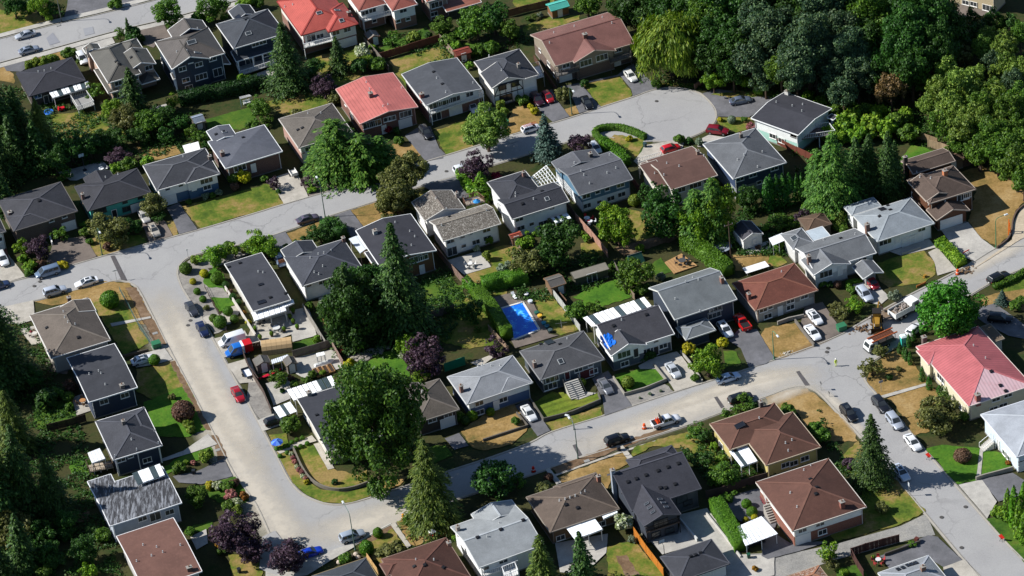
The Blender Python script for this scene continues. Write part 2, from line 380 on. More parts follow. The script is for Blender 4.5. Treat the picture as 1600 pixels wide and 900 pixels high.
# ---------------------------------------------------------------- houses
HOUSES = {}
def lighter(h): return '#'+''.join('%02x' % min(255, int(int(h[i:i+2], 16)*1.16+4)) for i in (1, 3, 5))
HE = dict(h2=5.4,h4=5.9,h8=4.7,h9=4.4,h10=4.3,h12=4.7,h14=4.7,h16=3.9,h17=4.5,h18=4.4,h20=4.2,h22=4.35,h24=4.6,h25=4.4,h26=5.4,h28=3.7,h29=3.7,h30=3.4,h31=4.2,h32=4.5,h33=4.3,h34=4.5,h35=4.5,h37=3.6,h38=3.9,h40=3.5,h41=4.0,h42=4.9,h47=4.3,h48=3.2,h49=4.4,h51=3.4,h52=4.1)
def roof_geo(kind, W, D, p, rk=.5):
    hw, hd = W/2, D/2
    c = [(-hw, -hd, 0), (hw, -hd, 0), (hw, hd, 0), (-hw, hd, 0)]
    if kind == 'f': return c, [(0, 1, 2, 3)], [0, 1, 2, 3], []
    if kind == 's':
        c[2] = (hw, hd, p*D); c[3] = (-hw, hd, p*D); return c, [(0, 1, 2, 3)], [0, 1, 2, 3], []
    if kind == 'h':
        if W >= D:
            v = c+[(-hw+hd, 0, p*hd), (hw-hd+1e-3, 0, p*hd)]
            return v, [(0, 1, 5, 4), (1, 2, 5), (2, 3, 4, 5), (3, 0, 4)], [0, 1, 2, 3], [(4, 5), (0, 4), (3, 4), (1, 5), (2, 5)]
        v = c+[(0, -hd+hw, p*hw), (0, hd-hw+1e-3, p*hw)]
        return v, [(0, 1, 4), (1, 2, 5, 4), (2, 3, 5), (3, 0, 4, 5)], [0, 1, 2, 3], [(4, 5), (0, 4), (1, 4), (2, 5), (3, 5)]
    if kind == 'u':
        y = -hd + D*rk; h = p*D*max(rk, 1-rk) if rk == .5 else p*D*rk
        v = c+[(-hw, y, h), (hw, y, h)]
        return v, [(0, 1, 5, 4), (4, 5, 2, 3)], [0, 1, 5, 2, 3, 4], [(4, 5)]
    x = -hw + W*rk; h = p*W*rk
    v = c+[(x, -hd, h), (x, hd, h)]
    return v, [(0, 4, 5, 3), (4, 1, 2, 5)], [0, 4, 1, 2, 5, 3], [(4, 5)]
def roof_h(kind, W, D, p, rk, x, y):
    hw, hd = W/2, D/2
    if abs(x) > hw or abs(y) > hd: return None
    if kind == 'f': return 0.0
    if kind == 's': return p*(y+hd)
    if kind == 'h': return p*min(hw-abs(x), hd-abs(y))
    if kind == 'u':
        r = -hd+D*rk; top = p*D*rk
        return top*(y+hd)/(D*rk) if y < r else top*(hd-y)/(D*(1-rk))
    r = -hw+W*rk; top = p*W*rk
    return top*(x+hw)/(W*rk) if x < r else top*(hw-x)/(W*(1-rk))
class House:
    def __init__(s, ref, label, he, A, B, C, roof='h', p=.3, rk=.5, roofc='#3a3a40', rstyle='shingle', wall='#c9c4b8', low=None, zl=2.5,
                 fascia='#dddad4', brick=False, lowbrick=True, name='house', cat='house', ang=None, inset=.5, cap=None, group='houses of the neighbourhood', wallz=0.0):
        s.dz = HE.get(ref, he)-he; he += s.dz
        a, b, c = at(*A, he), at(*B, he), at(*C, he)
        ab = b-a; bc = c-b
        if ang is None:
            m = math.atan2(ab.y, ab.x)*ab.length + (math.atan2(bc.y, bc.x)-math.pi/2)*bc.length
            m /= (ab.length+bc.length)
            ang = GRID + .3*(m-GRID) if abs(m-GRID) < R(12) else m
        s.ang = ang; s.o = (a+c)/2; s.o.z = 0; s.ref = ref; HOUSES[ref] = s
        s.root = thing(name, label, cat, s.o, ang, group)
        s.wings = []; s.spec = dict(roofc=roofc, rstyle=rstyle, wall=wall, low=low, zl=zl, fascia=fascia, brick=brick, lowbrick=lowbrick, inset=inset, cap=cap)
        s.wing(he-s.dz, A, B, C, roof, p, rk)
    def loc(s, w):
        d = Vector(w)-s.o; c, n = math.cos(-s.ang), math.sin(-s.ang)
        return Vector((d.x*c-d.y*n, d.x*n+d.y*c, d.z))
    def wing(s, he, A, B, C, roof='h', p=.3, rk=.5, walls=True, **over):
        sp = dict(s.spec); sp.update(over); k = len(s.wings)
        if he > 3.45: he += s.dz
        a, b, c = s.loc(at(*A, he)), s.loc(at(*B, he)), s.loc(at(*C, he))
        he = he + .017*k
        cx, cyy = (a.x+c.x)/2, (a.y+c.y)/2
        W = max(1.5, (abs(b.x-a.x)+abs(c.x-a.x))/2); D = max(1.5, c.y-b.y if c.y-b.y > .6 else 1.5)
        if over.get('depth'): cyy = cyy-D/2+over['depth']/2; D = over['depth']
        w = dict(cx=cx, cy=cyy, W=W, D=D, he=he, roof=roof, p=p, rk=rk, inset=sp['inset']+.011*k, k=k); s.wings.append(w)
        v, fs, outl, ridges = roof_geo(roof, W, D, p, rk)
        v = [(x+cx, y+cyy, z+he) for x, y, z in v]; t = .16; n = len(v)
        mb = MB(); top = v+[(x, y, z-t) for x, y, z in v]
        faces = list(fs)+[tuple(i+n for i in reversed(f)) for f in fs]
        m = len(outl)
        for i in range(m):
            i0, i1 = outl[i], outl[(i+1) % m]; faces.append((i0+n, i1+n, i1, i0))
        mb.add(top, faces)
        ro = part('roof', mb, roofmat(sp['roofc'], sp['rstyle']), s.root); w['roof_ob'] = ro
        fm = plain(sp['fascia'], .5); w['edges'] = (ro, fm, [])
        for i in range(m):
            p0, p1 = Vector(v[outl[i]]), Vector(v[outl[(i+1) % m]])
            d = (p1-p0).normalized(); out = d.cross(Vector((0, 0, 1))); out.z = 0; out.normalize()
            off = out*.05 + Vector((0, 0, -.10))
            w['edges'][2].append((p0, p1, off))
        if ridges and sp['rstyle'] not in ('flat', 'moss'):
            rm = roofmat(sp['cap'] or lighter(sp['roofc']), 'flat'); rb = MB()
            for i, j in ridges:
                p0, p1 = Vector(v[i]), Vector(v[j])
                if (p1-p0).length > .4: rb.bar(p0+Vector((0, 0, .0)), p1+Vector((0, 0, .0)), .34, .07)
            if rb.v: part('ridge_cap', rb, rm, ro)
        if walls:
            ins = w['inset']; hw, hd = W/2-ins, D/2-ins
            zl = sp['zl'] if sp['low'] else 0
            def prism(z0, z1, g=0.0):
                q = MB(); x, y = hw+g, hd+g; tp = z1
                base = [(-x, -y), (x, -y), (x, y), (-x, y)]
                if z1 is not None: return q.box(cx-x, cx+x, cyy-y, cyy+y, z0, z1)
                def rz(px, py): return he + roof_h(roof, W, D, p, rk, px, py) - t - .004
                pts = list(base)
                if roof == 'u': r = -D/2+D*rk; pts = [(-x, -y), (x, -y), (x, r), (x, y), (-x, y), (-x, r)]; tf = [(0, 1, 2, 5), (5, 2, 3, 4)]
                elif roof == 'v': r = -W/2+W*rk; pts = [(-x, -y), (r, -y), (x, -y), (x, y), (r, y), (-x, y)]; tf = [(0, 1, 4, 5), (1, 2, 3, 4)]
                else: tf = [(0, 1, 2, 3)]
                nn = len(pts)
                vs = [(cx+a, cyy+b_, z0) for a, b_ in pts]+[(cx+a, cyy+b_, rz(a, b_)) for a, b_ in pts]
                return q.add(vs, [tuple(range(nn-1, -1, -1))]+[tuple(i+nn for i in f) for f in tf]+[(i, (i+1) % nn, nn+(i+1) % nn, nn+i) for i in range(nn)])
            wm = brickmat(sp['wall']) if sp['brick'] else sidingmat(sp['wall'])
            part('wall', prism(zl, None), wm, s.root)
            if zl:
                part('lower_wall', prism(0, zl, -.03 if not sp['lowbrick'] else .04), brickmat(sp['low']) if sp['lowbrick'] else sidingmat(sp['low']), s.root)
            fd = MB(); fd.box(cx-hw-.06, cx+hw+.06, cyy-hd-.06, cyy+hd+.06, -.1, .22)
            part('foundation', fd, plain('#77736c', .9), s.root)
            w['zl'] = zl
            if k == 0 and he > 3:
                for sx_ in (-1, 1):
                    px_ = cx+sx_*(hw-.15); dp = MB().box(px_-.05, px_+.05, cyy-hd-.13, cyy-hd-.045, .25, he-.35).bar((px_, cyy-hd-.09, he-.35), (px_, cyy-D/2, he-.2), .08, .08)
                    part('downpipe', dp, plain(sp['fascia'], .5), s.root)
        return s
    def finish(s):
        "gutters along the roof edges that are not buried in another roof of the same house"
        for w in s.wings:
            ro, fm, ed = w['edges']; fb = MB()
            def hid(q):
                for o in s.wings:
                    if o is w: continue
                    h = roof_h(o['roof'], o['W'], o['D'], o['p'], o['rk'], q.x-o['cx'], q.y-o['cy'])
                    if h is not None and -.03 < o['he']+h-q.z < 1.5: return True
                return False
            for p0, p1, off in ed:
                d = p1-p0; n = max(1, int(d.length/.3)); run = None
                for i in range(n):
                    v = not hid(p0+d*((i+.5)/n))
                    if v and run is None: run = i
                    if run is not None and (not v or i == n-1):
                        e = i+1 if v else i; a, b = p0+d*(run/n), p0+d*(e/n); dn = d.normalized()*.05
                        fb.bar(a+off-(dn if run == 0 else dn*0), b+off+(dn if e == n else dn*0), .12, .22); run = None
            if fb.v: part('gutter', fb, fm, ro)
    def roofz(s, x, y):
        best = None
        for w in s.wings:
            h = roof_h(w['roof'], w['W'], w['D'], w['p'], w['rk'], x-w['cx'], y-w['cy'])
            if h is not None and (best is None or w['he']+h > best[0]): best = (w['he']+h, w)
        return best
    def onroof(s, x, y, lift=0.0):
        "where the sight line through a pixel meets the roof"
        o = s.loc(CAM_O); g = s.loc(at(x, y)); d = (g-o)
        z = 12.0
        while z > 0:
            t = (z-o.z)/d.z; q = o+d*t; b = s.roofz(q.x, q.y)
            if b and q.z <= b[0]+lift: return q, b[1], b[0]
            z -= .03
        t = (s.wings[0]['he']+lift-o.z)/d.z; q = o+d*t; return q, s.wings[0], s.wings[0]['he']
    def normal(s, x, y):
        e = .15
        def h(a, b):
            r = s.roofz(a, b); return r[0] if r else s.wings[0]['he']
        return Vector((-(h(x+e, y)-h(x-e, y))/(2*e), -(h(x, y+e)-h(x, y-e))/(2*e), 1)).normalized()
    def win(s, lst, k=0, side='f', frame='#e8e6e0', door='#dcd9d2'):
        w = s.wings[k]; ins = w['inset']; o = s.loc(CAM_O)
        for it in lst:
            kind, x, y = it[:3]; g = s.loc(at(x, y)); d = g-o; ww, hh = SIZES[kind]
            if side == 'f':
                pl = w['cy']-w['D']/2+ins-.045; t = (pl-o.y)/d.y; q = o+d*t
                lo, hi = w['cx']-w['W']/2+ins+ww/2+.1, w['cx']+w['W']/2-ins-ww/2-.1
                ux = min(max(q.x, lo), hi) if lo < hi else (lo+hi)/2
            else:
                pl = w['cx']-w['W']/2+ins-.045; t = (pl-o.x)/d.x; q = o+d*t
                lo, hi = w['cy']-w['D']/2+ins+ww/2+.1, w['cy']+w['D']/2-ins-ww/2-.1
                ux = min(max(q.y, lo), hi) if lo < hi else (lo+hi)/2
            zz = min(max(q.z, hh/2+.25), w['he']-hh/2-.2)
            if kind in 'dgGp': zz = hh/2+.06 if zz < 2.2 else max(zz, hh/2+.2)
            loc, rz = ((ux, pl, zz), 0) if side == 'f' else ((pl, ux, zz), -math.pi/2)
            opening(s.root, kind, loc, rz, frame, door)
        return s
    def vents(s, *lst):
        for x, y in lst:
            q, w, z = s.onroof(x, y)
            mb = MB(); mb.cyl((0, 0, -.3), (0, 0, .3), .07, .07, 8); mb.cyl((0, 0, .3), (0, 0, .38), .13, .1, 8); mb.cyl((0, 0, -.1), (0, 0, .07), .2, .13, 8)
            part('roof_vent', mb, plain('#b9b9b6', .4, .3), s.root, loc=(q.x, q.y, z))
        return s
    def boxvents(s, *lst):
        for x, y in lst:
            q, w, z = s.onroof(x, y); n = s.normal(q.x, q.y)
            mb = MB(); mb.box(-.3, .3, -.3, .3, -.1, .16); mb.box(-.22, .22, -.22, .22, .16, .22)
            o = part('roof_vent', mb, plain('#1d1d20', .6), s.root, loc=(q.x, q.y, z))
            o.rotation_euler = n.to_track_quat('Z', 'Y').to_euler()
        return s
    def skylight(s, x, y, w=1.0, h=.7, glass=True, name='skylight', frame='#a2a4a4'):
        q, wg, z = s.onroof(x, y); n = s.normal(q.x, q.y)
        xa = Vector((1, 0, 0)); xa = (xa-n*xa.dot(n)).normalized(); ya = n.cross(xa)
        M = Matrix((xa, ya, n)).transposed().to_4x4(); M.translation = (q.x, q.y, z)
        fr = MB(); t = .08
        for a in ((-w/2, w/2, -h/2, -h/2+t), (-w/2, w/2, h/2-t, h/2), (-w/2, -w/2+t, -h/2+t, h/2-t), (w/2-t, w/2, -h/2+t, h/2-t)): fr.box(a[0], a[1], a[2], a[3], -.05, .16)
        o = part(name, fr, plain(frame if glass else '#25272c', .5), s.root)
        o.matrix_local = M
        pn = MB(); pn.box(-w/2+t, w/2-t, -h/2+t, h/2-t, .0, .12)
        part('pane', pn, glassmat() if glass else plain('#20232a', .2), o)
        return s
    def chimney(s, x, y, c='#6b4a40', w=.8, d=.6, up=1.0, base=None):
        q, wg, z = s.onroof(x, y, up); z = z+up
        mb = MB(); z0 = (z-up-1.2) if base is None else base
        mb.box(-w/2, w/2, -d/2, d/2, z0-z, 0)
        o = part('chimney', mb, brickmat(c), s.root, loc=(q.x, q.y, z))
        cp = MB(); cp.box(-w/2-.07, w/2+.07, -d/2-.07, d/2+.07, 0, .09); part('chimney_cap', cp, plain('#8d8880', .8), o)
        fl = MB(); fl.cyl((0, 0, .09), (0, 0, .4), .13, .12, 8); part('flue', fl, plain('#7a5a4a', .8), o)
        return s
    def deck(s, pts, z, col='#b9b5ae', rail='#e6e4de', t=.18, posts=True, railh=1.0, name='deck', sides=None):
        P = [s.loc(at(x, y, z)) for x, y in pts]; n = len(P)
        if sum(P[i].x*P[(i+1) % n].y-P[(i+1) % n].x*P[i].y for i in range(n)) < 0: P.reverse()
        mb = MB(); mb.add([(p.x, p.y, z) for p in P]+[(p.x, p.y, z-t) for p in P],
            [tuple(range(n)), tuple(range(2*n-1, n-1, -1))]+[(i+n, (i+1) % n+n, (i+1) % n, i) for i in range(n)])
        dk = part(name, mb, plain(col, .7), s.root)
        if posts and z > .8:
            for p in P:
                q = MB(); q.box(-.07, .07, -.07, .07, 0, z-t-.003); part('deck_post', q, plain(rail or col, .6), dk, loc=(p.x*.97+s_c(P).x*.03, p.y*.97+s_c(P).y*.03, 0))
        if rail:
            rb = MB()
            for i in range(n):
                if sides is not None and i not in sides: continue
                a, b = P[i], P[(i+1) % n]; a = Vector((a.x, a.y, z)); b = Vector((b.x, b.y, z))
                rb.bar(a+Vector((0, 0, railh)), b+Vector((0, 0, railh)), .09, .07); rb.bar(a+Vector((0, 0, .12)), b+Vector((0, 0, .12)), .06, .06)
                L = (b-a).length; m = max(1, int(L/.35))
                for j in range(m+1):
                    q = a+(b-a)*(j/m); rb.box(q.x-.03, q.x+.03, q.y-.03, q.y+.03, z+.002, z+railh)
            part('railing', rb, plain(rail, .5), dk)
        return s
def s_c(P): return sum(P, Vector())/len(P)
def canopy(label, pts, z, panels=4, col='#e4e4e2', clear=(), slope=0.0, posts=True, host=None, name='patio_cover', cat='canopy', zback=None, ribs=True):
    "a flat corrugated cover on posts; pts: front-left, front-right, back-right, back-left"
    zb = z if zback is None else zback
    P = [at(*pts[0], z), at(*pts[1], z), at(*pts[2], zb), at(*pts[3], zb)]
    c = s_c(P); c.z = 0
    if host: root = host.root; M = lambda p: host.loc(p)
    else:
        root = thing(name, label, cat, c, 0, 'patio and parking covers'); M = lambda p: p-c
    Q = [M(p) for p in P]
    par = root if not host else part(name, MB().bar(Q[0]+Vector((0, 0, -.16)), Q[1]+Vector((0, 0, -.16)), .1, .14), plain('#dedcd6', .5), root)
    lerp = lambda a, b, t: a+(b-a)*t
    for i in range(panels):
        a0, a1 = i/panels, (i+1)/panels-.012
        v = [lerp(Q[0], Q[1], a0), lerp(Q[0], Q[1], a1), lerp(Q[3], Q[2], a1), lerp(Q[3], Q[2], a0)]
        mb = MB(); m = 6 if ribs else 1; vs = []
        for j in range(m+1):
            dz = Vector((0, 0, .05 if j % 2 else 0)); vs += [lerp(v[0], v[1], j/m)+dz, lerp(v[3], v[2], j/m)+dz]
        nn = len(vs); vs += [p+Vector((0, 0, -.05)) for p in vs]
        fs = [(2*j, 2*j+2, 2*j+3, 2*j+1) for j in range(m)]+[(nn+2*j+1, nn+2*j+3, nn+2*j+2, nn+2*j) for j in range(m)]
        fs += [(nn+2*j, nn+2*j+2, 2*j+2, 2*j) for j in range(m)]+[(2*j+1, 2*j+3, nn+2*j+3, nn+2*j+1) for j in range(m)]
        fs += [(0, 1, nn+1, nn), (nn+2*m, nn+2*m+1, 2*m+1, 2*m)]
        mb.add(vs, fs)
        part('roof_panel', mb, plain('#3f4a4c', .15, 0, .3) if i in clear else plain(col, .45), par)
    if posts:
        for a in ((.04, .05), (.5, .05), (.96, .05), (.04, .93), (.96, .93)):
            q = lerp(lerp(Q[0], Q[1], a[0]), lerp(Q[3], Q[2], a[0]), a[1])
            mb = MB(); mb.box(-.06, .06, -.06, .06, 0, q.z-.08); part('post', mb, plain('#d9d7d1', .5), par, loc=(q.x, q.y, 0))
    return root
# ---------------------------------------------------------------- fences, walls, hedges
_FP = {}
def fence(label, pts, h=1.7, col='#6b5642', step=2.4, cat='fence', name='fence', solid=True, chain=False):
    P = [at(*p) for p in pts]; c = s_c(P); c.z = 0
    root = thing(name, label, cat, c, 0, 'garden fences'); k = (h, col, solid, chain)
    if k not in _FP:
        mb = MB(); pb = MB()
        if chain:
            for i in range(17): mb.box(i/16-.0025, i/16+.0025, -.008, .008, .05, h)
            for z in (.05, h*.5, h-.03): mb.box(0, 1, -.015, .015, z, z+.04)
            pb.cyl((0, 0, 0), (0, 0, h+.06), .04, .04, 6)
        else:
            for i in range(12):
                dy = .012*(i % 3); mb.box(i/12+.002, (i+1)/12-.002, -.025+dy, .0+dy, .06, h-.03*(i*7 % 3)*.5)
            mb.box(0, 1, .037, .08, .35, .45); mb.box(0, 1, .037, .08, h-.45, h-.35)
            mb.box(0, 1, -.045, .06, h+.001, h+.04)
            pb.box(-.06, .06, -.06, .06, 0, h+.12)
        mt = plain(col, .85, 0, .28)
        _FP[k] = (mb.mesh(mt), pb.mesh(mt))
    pm, om = _FP[k]
    for a, b in zip(P, P[1:]):
        d = b-a; n = max(1, round(d.length/step)); L = d.length/n; an = math.atan2(d.y, d.x)
        for i in range(n):
            q = a+d*(i/n)-c; obj('fence_panel', pm, root, q, an+random.uniform(-.006, .006), (L, 1, 1+random.uniform(-.02, .02))); obj('fence_post', om, root, q, an)
    obj('fence_post', om, root, P[-1]-c)
    return root
def wallstrip(label, pts, h, col='#8a857c', width=.25, smooth=True, cat='wall', name='retaining_wall', z0=0.0):
    o = strip(name, pts, width, z0, h, plain(col, .85, 0, .22), kind=None, smooth=smooth)
    THINGS.append(o); return tag(o, label, cat, 'low garden walls')
def leaf_mesh(C, Nn, size, mat, aspect=1.6, along=None, core=None):
    n = len(C); Nn = Nn/np.linalg.norm(Nn, axis=1)[:, None]
    r = rng.normal(size=(n, 3)) if along is None else along
    a = np.cross(Nn, r); a /= np.linalg.norm(a, axis=1)[:, None]+1e-9
    if along is not None: b = a; a = np.cross(b, Nn)
    else: b = np.cross(Nn, a)
    s = (size*rng.uniform(.65, 1.35, n))[:, None]
    v = np.stack([C-a*s*aspect/2, C-b*s*.5+a*s*.1, C+a*s*aspect/2, C+b*s*.5+a*s*.1], 1).reshape(-1, 3)
    nv = len(v); f = np.arange(nv).reshape(-1, 4)
    if core is not None: v = np.vstack([v, np.array(core[0])])
    me = bpy.data.meshes.new('m'); me.vertices.add(len(v)); me.vertices.foreach_set('co', v.astype(np.float32).ravel())
    loops = list(f.ravel()); starts = list(range(0, nv, 4)); 
    if core is not None:
        for q in core[1]: starts.append(len(loops)); loops += [i+nv for i in q]
    me.loops.add(len(loops)); me.loops.foreach_set('vertex_index', np.array(loops, dtype=np.int32))
    me.polygons.add(len(starts)); me.polygons.foreach_set('loop_start', np.array(starts, dtype=np.int32))
    me.update(calc_edges=True); me.validate(); me.materials.append(mat); return me
def hedge(label, pts, w, h, kind='hedge', leaf=.22, dens=26, cat='hedge', smooth=False, z0=0.0, clip=False):
    P = [at(*p) for p in (smooth_line(pts) if smooth else pts)]; c = s_c(P); c.z = 0
    Cs = []; Ns = []; core = MB()
    for a, b in zip(P, P[1:]):
        d = b-a; L = d.length; d.normalize(); s = Vector((-d.y, d.x, 0)); a = a-c; b = b-c
        core.bar(a+Vector((0, 0, h*.48+z0)), b+Vector((0, 0, h*.48+z0)), w*(.97 if clip else .86), h*(.96 if clip else .88))
        n = int(L*(w+2*h)*dens)
        t = rng.uniform(-.1, L+.1, n); q = rng.uniform(0, w+2*h, n)
        x = np.where(q < h, -w/2, np.where(q < h+w, q-h-w/2, w/2)); z = np.where(q < h, q, np.where(q < h+w, h, 2*h+w-q))
        nx = np.where(q < h, -1, np.where(q < h+w, 0, 1.)); nz = np.where((q >= h) & (q < h+w), 1., .35)
        wob = (.08*np.sin(t*1.9+z)+.06*np.sin(t*4.3+x*2))*(.5 if clip else 1)
        pos_ = np.outer(t, d)+np.outer(x+nx*wob, s)+np.outer(z+nz*wob*.8, (0, 0, 1))+np.array(a)+np.array((0, 0, z0))
        Cs.append(pos_+rng.normal(0, .03 if clip else .07, (n, 3))); Ns.append(np.outer(nx, s)+np.outer(nz, (0, 0, 1))+rng.normal(0, .28 if clip else .5, (n, 3)))
    me = leaf_mesh(np.vstack(Cs), np.vstack(Ns), leaf, LEAF[kind](), core=(core.v, core.f))
    return single('hedge', me, label, cat, c, 0, 'garden hedges')
# ---------------------------------------------------------------- trees and shrubs
LEAF = {
 'broad': lambda: leafmat('broad', '#2a4218', '#3e5a1e', '#6c8636'),
 'bright': lambda: leafmat('bright', '#38581a', '#4f7222', '#8aa23e'),
 'chestnut': lambda: leafmat('chestnut', '#264a16', '#36641c', '#64903a'),
 'maple': lambda: leafmat('maple', '#263f1a', '#38561f', '#627c36'),
 'dark': lambda: leafmat('dark', '#1d3314', '#2d4a1c', '#4a6a2e'),
 'olive': lambda: leafmat('olive', '#3f4424', '#52552e', '#7a7844'),
 'forest': lambda: leafmat('forest', '#22382a', '#344c34', '#667850'),
 'lightwood': lambda: leafmat('lightwood', '#425a28', '#5a7030', '#8c9c4c'),
 'willow': lambda: leafmat('willow', '#42581e', '#5a6e28', '#8c9642'),
 'plum': lambda: leafmat('plum', '#2a1c26', '#3a2a34', '#5e4a58'),
 'brownred': lambda: leafmat('brownred', '#43302a', '#594034', '#7c604e'),
 'fir': lambda: leafmat('fir', '#22381a', '#304a20', '#5c743a'),
 'cedar': lambda: leafmat('cedar', '#34461c', '#465a26', '#7e8c44'),
 'deodar': lambda: leafmat('deodar', '#2c4a1e', '#3e6428', '#749446'),
 'spruce': lambda: leafmat('spruce', '#2a3c36', '#3b5046', '#667e70'),
 'column': lambda: leafmat('column', '#22401a', '#315822', '#4a742e'),
 'limecolumn': lambda: leafmat('limecolumn', '#3a5a1a', '#4e7222', '#769638'),
 'hedge': lambda: leafmat('hedge', '#335018', '#466a20', '#6a8c36'),
 'darkhedge': lambda: leafmat('darkhedge', '#16280f', '#203818', '#365426'),
 'gold': lambda: leafmat('gold', '#6e681c', '#948a28', '#c4b84c'),
 'dead': lambda: leafmat('dead', '#4e4430', '#665238', '#8a704c'),
 'pink': lambda: leafmat('pink', '#5a5a2c', '#8a4a50', '#c07a86'),
 'whiteflower': lambda: leafmat('whiteflower', '#4a6028', '#8a9060', '#d8d8c4'),
 'greygreen': lambda: leafmat('greygreen', '#4a5844', '#64705a', '#8e9880'),
 'redleaf': lambda: leafmat('redleaf', '#6a1c28', '#8c2a38', '#b04a58'),
 'orange': lambda: leafmat('orange', '#5a4a24', '#805428', '#b07838'),
}
BARK = lambda: plain('#4a3c30', .9, 0, .3)
_TM = {}
def sph(n):
    p = rng.normal(size=(n, 3)); return p/np.linalg.norm(p, axis=1)[:, None]
def crown_broad(Rr, Hh, kind, var, nb, leaf, dens, squash=.8):
    "leaf clumps spread through an uneven crown; centre at 0, radius Rr, half height Hh"
    nl = max(6, int(nb**.5*1.05))*(3 if kind == 'chestnut' else 1); lob = sph(nl*5); lob = lob[lob[:, 2] > -.7]
    keep = []
    for q in lob:
        if all(np.linalg.norm(q-k) > (1.9/nl**.5) for k in keep): keep.append(q)
        if len(keep) >= nl: break
    keep = [k*rng.uniform(.5, .68) for k in keep]+[np.zeros(3)]
    ctr = []
    for k in keep:
        s = sph(max(3, int(nb/len(keep)))); ctr.append(k*(1.12 if kind == 'chestnut' else 1)+s*rng.uniform(.26, .36)*(.8 if kind == 'chestnut' else 1))
    ctr = np.vstack(ctr)*np.array([Rr, Rr, Hh])*(1+rng.uniform(-.06, .08, (sum(map(len, ctr)), 1)))
    C = []; Nn = []
    for q in ctr:
        br = Rr*rng.uniform(.15, .27)*(1 if Rr < 7 else .66); n = int(4*math.pi*br*br*dens*.62)
        s = sph(n); o = q/(np.linalg.norm(q)+1e-6)
        s = s[(s@o > -.35) | (s[:, 2] > .2)]
        C.append(q+s*br*np.array([1, 1, squash])*rng.uniform(.72, 1.14, (len(s), 1))); Nn.append(s+np.array((0, 0, .35))+rng.normal(0, .55, s.shape))
    return leaf_mesh(np.vstack(C), np.vstack(Nn), leaf, LEAF[kind]())
def crown_willow(Rr, Hh, kind, var, n=17000):
    s = sph(n); s[:, 2] = np.abs(s[:, 2])*1.0-.55*rng.uniform(0, 1, n)
    lob = 1+.13*np.sin(5*np.arctan2(s[:, 1], s[:, 0])+var)+.1*np.sin(9*s[:, 2]+3*np.arctan2(s[:, 1], s[:, 0]))
    C = s*np.array([Rr, Rr, Hh])*(lob*rng.uniform(.72, 1.03, n))[:, None]
    Nn = s.copy(); Nn[:, 2] *= .6; Nn += rng.normal(0, .4, Nn.shape)
    al = np.tile(np.array([0, 0, -1.0]), (n, 1))+s*np.array([.5, .5, 0])+rng.normal(0, .18, (n, 3))
    return leaf_mesh(C, Nn, np.full(n, .17), LEAF[kind](), 4.6, al)
def crown_conifer(Rr, H, kind, var, levels=24, droop=.35, leaf=.34, per=11, fill=13, base=.08, shape=1.0, asp=1.9):
    "tiers of branches that taper to a tip; base at 0, height H"
    C = []; Nn = []; Al = []
    for k in range(levels):
        f = (k+rng.uniform(-.3, .3))/levels; z = H*(base+(1-base)*f); L = Rr*max(.04, (1-f)**shape)*(1+.1*math.sin(k*1.7+var))
        nbr = max(4, int(per*(1-f*.6)))
        for j in range(nbr):
            a = 2*math.pi*(j+rng.uniform(-.35, .35))/nbr+k*.9; l = L*rng.uniform(.55, 1.28)
            n = max(3, int(fill*(.35+l/Rr)))
            t = rng.uniform(.12, 1, n)**.75
            d = np.array([math.cos(a), math.sin(a), 0]); sd = np.array([-d[1], d[0], 0])
            wid = l*.26*np.sin(np.clip(t, 0, 1)*math.pi*.8+.3)
            off = rng.uniform(-1, 1, n)*wid
            c = np.outer(t*l, d)+np.outer(off, sd); c[:, 2] = z+l*.12*t-droop*l*t*t-np.abs(off)*.35+rng.normal(0, .06, n)
            C.append(c); Nn.append(np.tile(np.array([d[0]*.45, d[1]*.45, 1.0]), (n, 1))+rng.normal(0, .38, (n, 3))); Al.append(np.tile(d+np.array([0, 0, -droop*1.1]), (n, 1))+np.outer(off/(wid+.01), sd)*.6)
    C = np.vstack(C); return leaf_mesh(C, np.vstack(Nn), np.full(len(C), leaf), LEAF[kind](), asp, np.vstack(Al))
def crown_column(Rr, H, kind, var, leaf=.2, dens=34):
    n = int(2*math.pi*Rr*H*dens*.75); u = rng.uniform(0, 1, n); th = rng.uniform(0, 2*math.pi, n)
    prof = np.sin(np.clip(u*.93+.07, 0, 1)**.62*math.pi)**.75*(1+.12*np.sin(th*4+u*9+var))
    rr = Rr*prof*rng.uniform(.82, 1.04, n)
    C = np.stack([rr*np.cos(th), rr*np.sin(th), u*H], 1)
    Nn = np.stack([np.cos(th), np.sin(th), .35+(u > .8)*.6], 1)+rng.normal(0, .4, (n, 3))
    al = np.tile(np.array([0, 0, 1.0]), (n, 1))+rng.normal(0, .3, (n, 3))
    return leaf_mesh(C, Nn, np.full(n, leaf), LEAF[kind](), 1.7, al)
